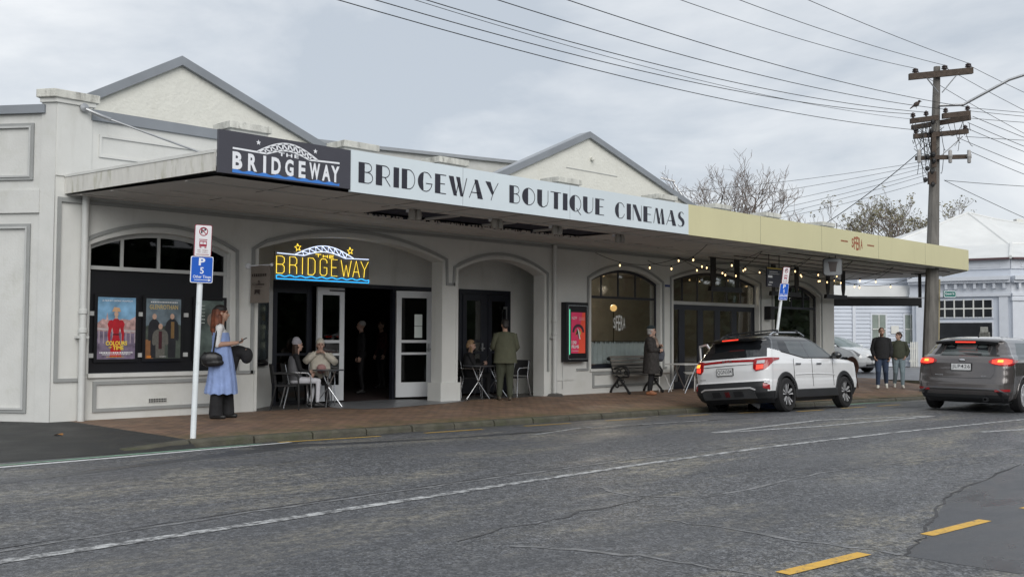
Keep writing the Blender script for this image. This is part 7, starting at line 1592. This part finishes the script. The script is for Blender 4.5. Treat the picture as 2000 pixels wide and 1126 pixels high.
for dx in (-.3, .3): MB().tube([(18.4+dx, -.8, Z(18.4, -.8)), (18.4+dx, -.8, Z(18.4, -.8)+.72)], .02, 6).build('leg', M_IRON, t2)
def wicker_chair(loc, rz, label):
    t = thing('wicker_chair', label, 'chair', loc, rz, 'brown wicker chairs at the footpath corner')
    for sx in (-1, 1):
        MB().tube([(sx*.21, .22, 0), (sx*.19, .19, .46)], .018, 6).build('leg', M_WICK, t, local=True); MB().tube([(sx*.22, -.24, 0), (sx*.19, -.18, .46), (sx*.20, -.26, .70)], .018, 6).build('leg', M_WICK, t, local=True)
    MB().lathe([(0, .45), (.23, .45), (.245, .47), (.23, .49), (0, .49)], n=20).build('seat', M_WICK, t, local=True, smooth=True)
    n = 12; pts = [(.235*math.cos(R(180-180*i/n)), .62+.33*math.sin(R(180-180*i/n))) for i in range(n+1)]
    MB().prism([(-.2, .48)]+pts+[(.2, .48)], (0, -.02, 0), (0, -.235, 0), XA, ZA).build('backrest', M_WICK, t, local=True); MB().tube([(p[0], -.245, p[1]) for p in [(-.2, .48)]+pts+[(.2, .48)]], .018, 6).build('back_frame', M_WICK, t, local=True)
    MB().tube([(.21, .2, .22), (.21, -.2, .22), (-.21, -.2, .22), (-.21, .2, .22)], .010, 5).build('stretcher', M_WICK, t, local=True); return t
wicker_chair((21.9, -1.55, Z(21.9, -1.5)), R(-80), 'brown wicker chair nearest the white SUV bonnet'); wicker_chair((22.6, -1.75, Z(22.6, -1.7)), R(-150), 'brown wicker chair with its back to the road, middle of three'); wicker_chair((23.5, -1.55, Z(23.5, -1.5)), R(80), 'brown wicker chair nearest the walking couple')
t3 = thing('cafe_table', 'small dark pedestal table between the brown wicker chairs', 'table', (22.7, -1.2, Z(22.7, -1.2))); MB().lathe([(0, .74), (.33, .74), (.33, .71), (.03, .70), (.03, .05), (.22, .03), (.22, 0), (0, 0)], (22.7, -1.2, Z(22.7, -1.2)), n=20).build('pedestal_table', M_IRON, t3, smooth=True)
# café curtain on a rod inside the window, lamp, window lettering
ct = thing('cafe_curtain', 'pale half curtain on rings across the lower café window', 'curtain', (14.5, .24, .66))
MB().grid(lambda u, v: (13.08+2.8*u, .27+.02*math.sin(u*95)+.008*math.sin(u*41), .66+.55*v+(.015*math.sin(u*190) if v > .99 else 0)), 220, 4).build('cloth', M_TEXTILE, ct, smooth=True); MB().tube([(13.06, .27, 1.225), (15.9, .27, 1.225)], .012, 6).build('rod', M_BLACK, ct)
for i in range(30): MB().box(13.12+i*.095, 13.145+i*.095, .255, .262, 1.17, 1.235).build('ring', M_BLACK, ct)
lt = thing('globe_lamp', 'glowing yellow globe lamp inside the café', 'lamp', (17.2, 2.6, -.13)); MB().ell((17.2, 2.6, 2.18), (.10, .10, .10), None, 16, 12).build('globe', mat('globe_glow', (1, .7, .3), .4, var=0, emit=(1., .60, .22), estr=.85), lt, smooth='all'); MB().tube([(17.2, 2.6, 2.08), (17.2, 2.6, -.1)], .014, 6).build('stand', M_HB, lt); MB().lathe([(.16, -.13), (.16, -.10), (0, -.09)], (17.2, 2.6, 0), n=14).build('base', M_HB, lt)
gl_ = bpy.data.lights.new('cafe_fill_light', 'POINT'); gl_.energy = 150; gl_.color = (1, .84, .64); gl_.shadow_soft_size = .12; glo = link(bpy.data.objects.new('cafe_fill_light', gl_)); glo.location = (17.6, 3.3, 2.75); glo.parent = lt; glo.matrix_parent_inverse = wmat(lt).inverted()  # fill light added behind and above the globe to brighten the café room
wl_ = sfera(MB(), (14.12, 14.62, 1.50, 1.90), (0, .150, 0), XA, ZA, .01).build('window_lettering', mat('window_white', (.62, .64, .64), .6, var=0)); tag(wl_, 'white SFERA lettering on the café window glass', 'lettering')
sp = thing('wall_speaker', 'small black box speaker on the pier between café doors and corner window', 'speaker', (21.35, -.1, 2.0)); MB().box(21.25, 21.5, -.22, -.001, 1.88, 2.28).build('cabinet', M_BLACK, sp, bevel=.01); MB().box(21.27, 21.48, -.226, -.221, 1.9, 2.26).build('grille', M_CLAD, sp)
bl2 = tag(MB().box(16.14, 16.36, -.012, -.002, 2.69, 2.75).build('blue_plaque', mat('plaque_blue', (.03, .05, .2), .4, var=.1)), 'small blue plaque on the pier left of the café doors', 'plaque')
kr = thing('kerb_ramp', 'small pale blue kerb ramp lying in the gutter under the SUV', 'ramp', (14.3, -4.1, zr(14.3, -4.1))); MB().prism([(0, 0), (.30, 0), (.30, .13), (.22, .13)], (1.0, 0, 0), (13.9, -4.2, zr(14.3, -4.1)), (0, 1, 0), ZA).build('wedge', mat('ramp_blue', (.16, .26, .55), .6, var=.15, scale=5), kr); MB().box(13.9, 13.93, -4.2, -3.9, zr(14.3, -4.1)+.0, zr(14.3, -4.1)+.14).build('end_plate', M_SIGNW, kr)
# litter: fallen leaves
M_LEAFL = mat('fallen_leaf', (.45, .20, .05), .8, var=.3)
for i, (x, y, lab) in enumerate(((-.62, -1.9, 'small brown leaf lying on the dark asphalt apron'), (2.3, -13.6, 'small brown leaf lying on the road near the yellow dash'))):
    z = (zap(x, y) if y > -4 else zr(x, y))+.012; r = .06
    m_ = MB().add([(x+r*math.cos(R(a))*(1+.3*math.sin(3*R(a))), y+r*.6*math.sin(R(a)), z+.012*math.sin(R(2*a))) for a in range(0, 360, 40)], [tuple(range(9))]).build('fallen_leaf', M_LEAFL); tag(m_, lab, 'leaf')
# ------------------------------------------------------------------ pale blue corner house across the side street
RH, FH = Vector((_r0.x, _r0.y, 0)), Vector((math.cos(_yaw), math.sin(_yaw), 0))
def from_px(px, D): return CAM+FH*D+RH*((px-1000)/2000*D)
H0 = from_px(1793, 50); H0.z = -.10
def hp_(x, d, z): return H0+RH*x+FH*d+Vector((0, 0, z))
M_BOARD = mat('pale_blue_weatherboard', (.545, .585, .65), .6, var=.06, scale=1.2); M_HTRIM = mat('pale_blue_trim', (.62, .65, .70), .55, var=.05); M_HROOF = mat('white_roof_iron', (.68, .69, .68), .45, var=.10, scale=.8, streak=(.58, .58, .55), samt=.4); M_HGUT = mat('maroon_gutter', (.10, .05, .055), .5); M_HGL = mat('house_glass_dark', (.014, .016, .02), .06, var=.3, spec=.8); M_HBLIND = mat('green_blind', (.22, .26, .23), .6, var=.15, scale=5); M_PALEW = mat('cream_sash', (.66, .66, .62), .5)
house = thing('weatherboard_house', 'pale blue weatherboard corner shop and house with white iron roof', 'house', H0)
def hbox(x0, x1, d0, d1, z0, z1, name, m, par=None):
    c = hp_((x0+x1)/2, (d0+d1)/2, (z0+z1)/2); return MB().obox(c, RH, FH, ZA, (x1-x0)/2, (d1-d0)/2, (z1-z0)/2).build(name, m, par or house)
hbox(-7, .5, .06, 5, -.3, 3.4, 'wing_wall', M_BOARD); hbox(-7, .5, -.02, .10, -.2, .05, 'base_board', M_HTRIM)
def boards(x0, x1, z0, z1, d, holes=(), sp=.185):
    z = z0
    while z < z1:
        segs = [(x0, x1)]
        for (a, b, c, e) in holes:
            if z+sp > c and z < e:
                ns = []
                for s in segs:
                    if a > s[0]: ns.append((s[0], min(a, s[1])))
                    if b < s[1]: ns.append((max(b, s[0]), s[1]))
                segs = [s for s in ns if s[1]-s[0] > .02]
        for (a, b) in segs:
            MB().prism([(0, 0), (0, sp-.004), (.012, sp-.004), (.05, 0)], RH*(b-a), hp_(a, d, z), -FH, ZA).build('weatherboard', M_BOARD, house)
        z += sp
WN = [(-2.32, -1.5, 1.05, 2.62), (-.72, .0, 1.05, 2.62)]
boards(-6.8, .0, .05, 3.35, .06, WN)
hbox(-3.2, -3.05, -.03, .06, .05, 3.3, 'cover_board', M_HTRIM); hbox(.0, .12, -.06, .06, .05, 3.35, 'corner_board', M_HTRIM)
def sash(x0, x1, z0, z1, d, par=None, mg=M_HBLIND, bars=(1, 1), fr_=.09):
    w = hbox(x0, x1, d-.06, d-.02, z0, z1, 'window_frame', M_HTRIM); hbox(x0+fr_, x1-fr_, d-.075, d-.061, z0+fr_, z1-fr_, 'pane', mg, w)
    for i in range(bars[0]): x = x0+fr_+(x1-x0-2*fr_)*(i+1)/(bars[0]+1); hbox(x-.02, x+.02, d-.09, d-.076, z0+fr_, z1-fr_, 'glazing_bar', M_PALEW, w)
    for i in range(bars[1]): z = z0+fr_+(z1-z0-2*fr_)*(i+1)/(bars[1]+1); hbox(x0+fr_, x1-fr_, d-.10, d-.0761, z-.025, z+.025, 'glazing_bar', M_PALEW, w)
for (a, b, c, e) in WN: sash(a, b, c, e, .06)
hbox(-1.32, -.95, -.03, .02, 1.62, 2.0, 'wall_plaque', M_PALEW)
MB().prism([(-4.6, 3.42), (-.1, 3.42), (-.1, 3.95), (-4.6, 3.95)], FH*1.2, hp_(0, -.1, 0), RH, ZA).build('lean_to_roof', M_HROOF, house)
hbox(-2.5, .9, 1.3, 4, 3.9, 5.0, 'upper_wall', M_BOARD)
for k in range(6): MB().prism([(0, 0), (0, .18), (.012, .18), (.05, 0)], RH*3.4, hp_(-2.5, 1.3, 3.95+.185*k), -FH, ZA).build('weatherboard', M_BOARD, house)
# picket fence
pf = thing('picket_fence', 'short white picket fence in front of the blue house', 'fence', hp_(-.3, -.6, 0))
for i in range(9): x = -.62+i*.085; MB().prism([(x, 0), (x+.055, 0), (x+.055, 1.18), (x+.028, 1.24), (x, 1.18)], FH*.03, hp_(0, -.6, 0), RH, ZA).build('picket', M_PALEW, pf)
for z in (.3, .9): MB().obox(hp_(-.26, -.55, z), RH, FH, ZA, .4, .02, .04).build('rail', M_PALEW, pf)
# corner shop part
S0 = hp_(3.1, -3.0, 0); s = 50/47.   # frontal corner face
def sp_(x, d, z): return S0+RH*x+FH*d+Vector((0, 0, z))
def sbox(x0, x1, d0, d1, z0, z1, name, m, par=None): return MB().obox(sp_((x0+x1)/2, (d0+d1)/2, (z0+z1)/2), RH, FH, ZA, (x1-x0)/2, (d1-d0)/2, (z1-z0)/2).build(name, m, par or house)
LF = (Vector((-.80, .60, 0))).normalized(); lfv = RH*LF.x+FH*LF.y; lfn = RH*(-LF.y)+FH*(LF.x)   # left face runs back to the left
lfn = -lfn if lfn.dot(FH) > 0 else lfn
sbox(0, 9, .0, 6, -.3, 5.0, 'shop_wall', M_BOARD)
MB().prism([(0, -.3), (4.4, -.3), (4.4, 5.0), (0, 5.0)], -lfn*.3, sp_(0, 0, 0), lfv, ZA).build('shop_wall', M_BOARD, house)
def band(z0, z1, out, name, m):
    MB().prism([(-.0, z0), (9, z0), (9, z1), (0, z1)], -FH*(out), sp_(0, 0, 0), RH, ZA).build(name, m, house); MB().prism([(0, z0), (4.5, z0), (4.5, z1), (0, z1)], lfn*out, sp_(0, 0, 0), lfv, ZA).build(name, m, house)
band(4.62, 5.05, .06, 'parapet', M_HTRIM); band(4.10, 4.28, .42, 'cornice', M_HTRIM); band(3.98, 4.10, .30, 'cornice', M_HTRIM); band(3.50, 3.98, .03, 'frieze', M_HTRIM); band(3.36, 3.50, .14, 'cornice', M_HTRIM); band(5.05, 5.13, .30, 'gutter', M_HGUT)
for i in range(12): sbox(.25+i*.42, .36+i*.42, -.24, -.035, 3.72, 3.97, 'bracket', M_HTRIM)
for i in range(9): MB().prism([(.2+i*.42, 3.72), (.31+i*.42, 3.72), (.31+i*.42, 3.97), (.2+i*.42, 3.97)], lfn*.2, sp_(0, 0, 0)+lfn*.035, lfv, ZA).build('bracket', M_HTRIM, house)
for (a, b) in ((.0, .62), (1.35, 1.75), (2.7, 3.2)):
    sbox(a, b, -.14, -.001, -.2, 3.34, 'pilaster', M_HTRIM); sbox(a-.05, b+.05, -.20, -.002, 3.15, 3.30, 'pilaster_cap', M_HTRIM)
def swin(x0, x1, z0, z1, nx, nz_, m=M_HGL, trans=None):
    w = sbox(x0, x1, -.07, -.003, z0, z1, 'window_frame', M_HTRIM); sbox(x0+.07, x1-.07, -.082, -.071, z0+.07, z1-.07, 'pane', m, w)
    for i in range(1, nx): x = x0+(x1-x0)*i/nx; sbox(x-.022, x+.022, -.10, -.083, z0, z1, 'glazing_bar', M_PALEW, w)
    for i in range(1, nz_): z = z0+(z1-z0)*i/nz_; sbox(x0, x1, -.102, -.0832, z-.022, z+.022, 'glazing_bar', M_PALEW, w)
swin(.72, 1.20, 2.40, 3.28, 1, 2); swin(.72, 1.20, .4, 2.35, 1, 1); swin(1.9, 2.6, 2.40, 3.28, 1, 2); sbox(1.85, 2.7, -.05, -.003, -.2, 2.35, 'teal_door', mat('teal_paint', (.05, .16, .22), .4))
def lwin(u0, u1, z0, z1, nx, nz_, m=M_HGL):
    w = MB().prism([(u0, z0), (u1, z0), (u1, z1), (u0, z1)], lfn*.07, sp_(0, 0, 0)+lfn*.003, lfv, ZA).build('window_frame', M_HTRIM, house); MB().prism([(u0+.06, z0+.06), (u1-.06, z0+.06), (u1-.06, z1-.06), (u0+.06, z1-.06)], lfn*.01, sp_(0, 0, 0)+lfn*.074, lfv, ZA).build('pane', m, w)
    for i in range(1, nx): u = u0+(u1-u0)*i/nx; MB().prism([(u-.03, z0), (u+.03, z0), (u+.03, z1), (u-.03, z1)], lfn*.015, sp_(0, 0, 0)+lfn*.085, lfv, ZA).build('glazing_bar', M_PALEW, w)
    for i in range(1, nz_): z = z0+(z1-z0)*i/nz_; MB().prism([(u0, z-.03), (u1, z-.03), (u1, z+.03), (u0, z+.03)], lfn*.016, sp_(0, 0, 0)+lfn*.0852, lfv, ZA).build('glazing_bar', M_PALEW, w)
lwin(.75, 3.3, 2.35, 3.25, 6, 2); lwin(.75, 3.3, .3, 2.2, 1, 1)
M_DISP = mat('shop_display', (.30, .30, .27), .7, var=.5, scale=7)
for (u, z, w_, h_) in ((.85, .8, .55, .9), (.95, 1.35, .4, .6), (1.75, 1.0, .3, .25)): MB().prism([(u, z), (u+w_, z), (u+w_*.9, z+h_), (u+w_*.1, z+h_)], lfn*.01, sp_(0, 0, 0)+lfn*.086, lfv, ZA).build('window_display', M_DISP, house)
for (u0, u1, d) in ((.12, .5, .09), (3.5, 4.2, .09)): MB().prism([(u0, -.2), (u1, -.2), (u1, 3.34), (u0, 3.34)], lfn*d, sp_(0, 0, 0), lfv, ZA).build('pilaster', M_HTRIM, house)
for i in range(2): MB().ribbon([(.45+i*2.6, 4.70), (.45+i*2.6, 4.96), (2.7+i*2.6, 4.96), (2.7+i*2.6, 4.70)], -.04, sp_(0, -.062, 0), RH, ZA, -FH*.02, True).build('parapet_panel', M_HTRIM, house)
MB().ribbon([(.4, 4.70), (.4, 4.96), (2.9, 4.96), (2.9, 4.70)], -.04, sp_(0, 0, 0)+lfn*.062, lfv, ZA, lfn*.02, True).build('parapet_panel', M_HTRIM, house)
# roofs
def quadm(pts, name, m, par=None): return MB().add(pts, [tuple(range(len(pts)))]).build(name, m, par or house)
# lower hipped roof over the shop
A, B_, Cc, D_ = sp_(-.1, -.2, 5.14), sp_(10, -.2, 5.14), sp_(10, 3.2, 6.05), sp_(1.6, 3.2, 6.05); E_ = sp_(0, 0, 0)+lfv*4.4+Vector((0, 0, 5.14)); quadm([A, B_, Cc, D_], 'lower_roof', M_HROOF); quadm([A, D_, E_+FH*4+Vector((0, 0, .9))-lfv*1.2, E_], 'lower_roof', M_HROOF)
MB().tube([A, D_], .09, 6).tube([sp_(1.6, 3.2, 6.05), sp_(10, 3.2, 6.05)], .09, 6).build('roof_ridge', M_HROOF, house)
hbox(-.9, 14, 3.0, 9, 4.0, 5.94, 'upper_wall', M_BOARD)
e0, e1, zE, zP = -1.05, 9.6, 5.95, 7.75
ap = hp_(5.85, 7.5, 8.45); ap2 = hp_(7.6, 8.2, 8.2); p0, p1, p2 = hp_(e0, 2.7, zE), hp_(15, 2.7, zE), hp_(15, 12, zE); p3 = hp_(e0, 12, zE)
quadm([p0, hp_(6.2, 2.7, zE), ap], 'main_roof', M_HROOF); quadm([hp_(6.2, 2.7, zE), p1, ap2, ap], 'main_roof', M_HROOF); quadm([p1, p2, ap2], 'main_roof', M_HROOF); quadm([p0, ap, p3], 'main_roof', M_HROOF); quadm([ap, ap2, p2, p3], 'main_roof', M_HROOF)
MB().tube([p0, ap], .08, 6).tube([hp_(6.2, 2.7, zE), ap], .08, 6).tube([ap, ap2], .08, 6).tube([ap2, p1], .08, 6).build('roof_ridge', M_HROOF, house); MB().tube([p0, p1], .07, 6).build('gutter', M_HTRIM, house)
ch = hbox(8.85, 9.25, 9, 9.4, 6.5, 7.95, 'chimney', M_PALEW); hbox(8.8, 9.3, 8.95, 9.45, 7.95, 8.03, 'chimney_cap', M_HGUT, ch); ch = hbox(9.35, 9.75, 9, 9.4, 6.5, 8.3, 'chimney', M_PALEW)
# verge in front of the house
MB().add([hp_(-9, -.9, .02), hp_(2.2, -.9, .02), hp_(2.2, .3, .02), hp_(-9, .3, .02), hp_(-9, -.9, -.3), hp_(2.2, -.9, -.3)], [(0, 1, 2, 3), (4, 5, 1, 0)]).build('verge', mat('dark_verge', (.055, .05, .045), .9, var=.3, scale=3), kind='structure')
# place the white car
p = from_px(1700, 41.5); wc.location = (p.x, p.y, -.10); wdir = (RH*.62-FH*.78).normalized()
wc.rotation_euler = (0, 0, math.atan2(wdir.y, wdir.x)); wc.location = Vector((p.x, p.y, -.095))-wdir*4.0
# ------------------------------------------------------------------ trees
def grow(mb, p, d, L, r, depth, rnd, tips, curl=.25, spread=.55, minr=.012):
    n = 4; pts = [p]; rs = [r]
    for i in range(n):
        d = (d+Vector((rnd.uniform(-1, 1), rnd.uniform(-1, 1), rnd.uniform(-.6, 1)))*curl).normalized(); p = p+d*L/n; pts.append(p); rs.append(max(minr*.7, r*(1-.32*(i+1)/n)))
    mb.tube(pts, rs, 4 if r < .06 else 7, cap=False)
    if depth == 0: tips.append((p, d)); return
    k = 3 if rnd.random() < .55 else 2
    for j in range(k):
        q = pts[-1] if j == 0 else pts[rnd.choice((2, 3, 4))]
        nd = (d+Vector((rnd.uniform(-1, 1), rnd.uniform(-1, 1), rnd.uniform(-.5, .8)))*spread*1.4).normalized()
        grow(mb, q, nd, L*rnd.uniform(.62, .86), max(minr, r*rnd.uniform(.48, .66)), depth-1, rnd, tips, curl, spread, minr)
M_BARK = mat('grey_bark', (.17, .15, .125), .9, var=.3, scale=6); M_TWIG = mat('twig', (.19, .155, .135), .9, var=.3, scale=6); M_LEAF = mat('tree_leaf', (.17, .155, .09), .7, var=.5, scale=2.5); M_LEAFB = mat('brown_leaf', (.22, .10, .05), .8, var=.4, scale=3); M_HEDGE = mat('hedge_leaf', (.035, .060, .022), .6, var=.6, scale=3)
def leaves(name, pts, m, par, rnd, per=6, sz=.12, spread=.35):
    mb = MB()
    for (p, d) in pts:
        for i in range(per):
            c = p+Vector((rnd.gauss(0, spread), rnd.gauss(0, spread), rnd.gauss(0, spread*.8))); a = Vector((rnd.uniform(-1, 1), rnd.uniform(-1, 1), rnd.uniform(-1, 1))).normalized(); b = a.orthogonal().normalized(); s = sz*rnd.uniform(.6, 1.3)
            mb.add([c-a*s, c+b*s*.5, c+a*s, c-b*s*.5], [(0, 1, 2, 3)])
    return mb.build(name, m, par, kind='stuff')
def tree(label, base, trunk, L, r, depth, seed, leafm=None, per=5, sz=.12, lean=(0, 0, 1), curl=.25, spread=.55, limbs=3, lspread=.3, minr=.011, name='bare_tree'):
    rnd = random.Random(seed); t = thing(name, label, 'tree', base); b0 = Vector(base); tips = []
    top = b0+Vector((lean[0]*trunk, lean[1]*trunk, trunk)); tb = MB().tube([b0, b0.lerp(top, .4)+Vector((.1, 0, 0)), top], [r*1.5, r*1.15, r], 9); tb.build('trunk', M_BARK, t, smooth=True); br = MB()
    for i in range(limbs):
        a = 2*math.pi*i/limbs+rnd.random(); grow(br, top-Vector((0, 0, .3*i)), Vector((math.cos(a)*.75, math.sin(a)*.75, .9)).normalized(), L, r*.62, depth, rnd, tips, curl, spread, minr)
    br.build('branches', M_TWIG, t)
    if leafm: leaves('foliage', tips, leafm, t, rnd, per, sz, lspread)
    return t
b = from_px(1425, 62); tree('bare twiggy tree rising behind the cinema roof', (b.x, b.y, -.2), 5.0, 2.55, .26, 6, 11, None, 1, .10, curl=.32, spread=.62, limbs=4)
b = from_px(1310, 66); tree('smaller bare tree behind the right gable of the cinema', (b.x, b.y, -.2), 5.2, 2.0, .22, 5, 5, None, 1, .10, curl=.3, limbs=3)
b = from_px(1530, 64); tree('thin leafless sapling right of the bare tree', (b.x, b.y, -.2), 4.2, 2.3, .14, 4, 8, None, curl=.38, spread=.6, limbs=3)
b = from_px(1770, 78); tree('wind-swept tree with sparse green leaves behind the white roof', (b.x, b.y, -.2), 3.9, 3.1, .34, 6, 21, M_LEAF, 3, .12, (0, 0, 1), .22, .55, 5, .10, name='leafy_tree')
b = from_px(1690, 80); tree('lower green tree left of the utility pole', (b.x, b.y, -.2), 3.4, 2.2, .25, 5, 31, M_LEAF, 3, .12, curl=.3, limbs=4, lspread=.11, name='leafy_tree')
b = from_px(1725, 74); sh = thing('russet_shrub', 'russet brown shrub showing above the cream sign board', 'shrub', (b.x, b.y, -.2)); rnd = random.Random(3); tips = []; br = MB()
for i in range(24): a = rnd.uniform(0, 6.28); grow(br, Vector((b.x, b.y, 3.5)), Vector((math.cos(a)*.55, math.sin(a)*.55, 1)).normalized(), 1.9, .06, 2, rnd, tips, .25, .5, .02)
br.tube([(b.x, b.y, -.2), (b.x, b.y, 3.6)], [.2, .12], 8); br.build('branches', M_TWIG, sh); leaves('foliage', tips, M_LEAFB, sh, rnd, 14, .13, .42)
b = from_px(1665, 66); tree('olive brown tree glimpsed under the far end of the canopy', (b.x, b.y, -.2), 2.2, 1.5, .2, 4, 41, mat('olive_leaf', (.14, .11, .05), .8, var=.5), 22, .18, lspread=.5, limbs=5, name='leafy_tree')
# distant street lamp above the bare tree
b = from_px(1372, 70); sl = thing('street_lamp', 'distant street lamp head among the bare branches', 'street lamp', (b.x, b.y, -.2)); MB().tube([(b.x, b.y, -.2), (b.x, b.y, 8.6), tuple(Vector((b.x, b.y, 11.0))-RH*1.4), tuple(Vector((b.x, b.y, 11.9))-RH*2.0)], .06, 6).build('arm', M_STEEL, sl); MB().obox(Vector((b.x, b.y, 12.05))-RH*2.35, (RH-Vector((0, 0, .25))).normalized(), FH, ZA, .5, .12, .06).build('lamp_head', M_STEEL, sl)
# hedge and trees on our own side of the road (seen only in reflections)
hd = MB(); rnd = random.Random(9)
for i in range(9000):
    hx_ = rnd.uniform(-2, 115); c = Vector((hx_, rnd.uniform(-27, -24.5), rnd.uniform(0, 6.6+1.2*math.sin(hx_*.7)+.8*math.sin(hx_*1.9)))); a = Vector((rnd.uniform(-1, 1), rnd.uniform(-1, 1), rnd.uniform(-1, 1))).normalized(); b2 = a.orthogonal(); s_ = rnd.uniform(.25, .55); hd.add([c-a*s_, c+b2*s_*.6, c+a*s_, c-b2*s_*.6], [(0, 1, 2, 3)])
hd.box(-2, 115, -27, -26.2, -.3, 5.2); ho = hd.build('hedge', M_HEDGE); tag(ho, 'tall green hedge on the near side of the road', 'hedge', kind='stuff')
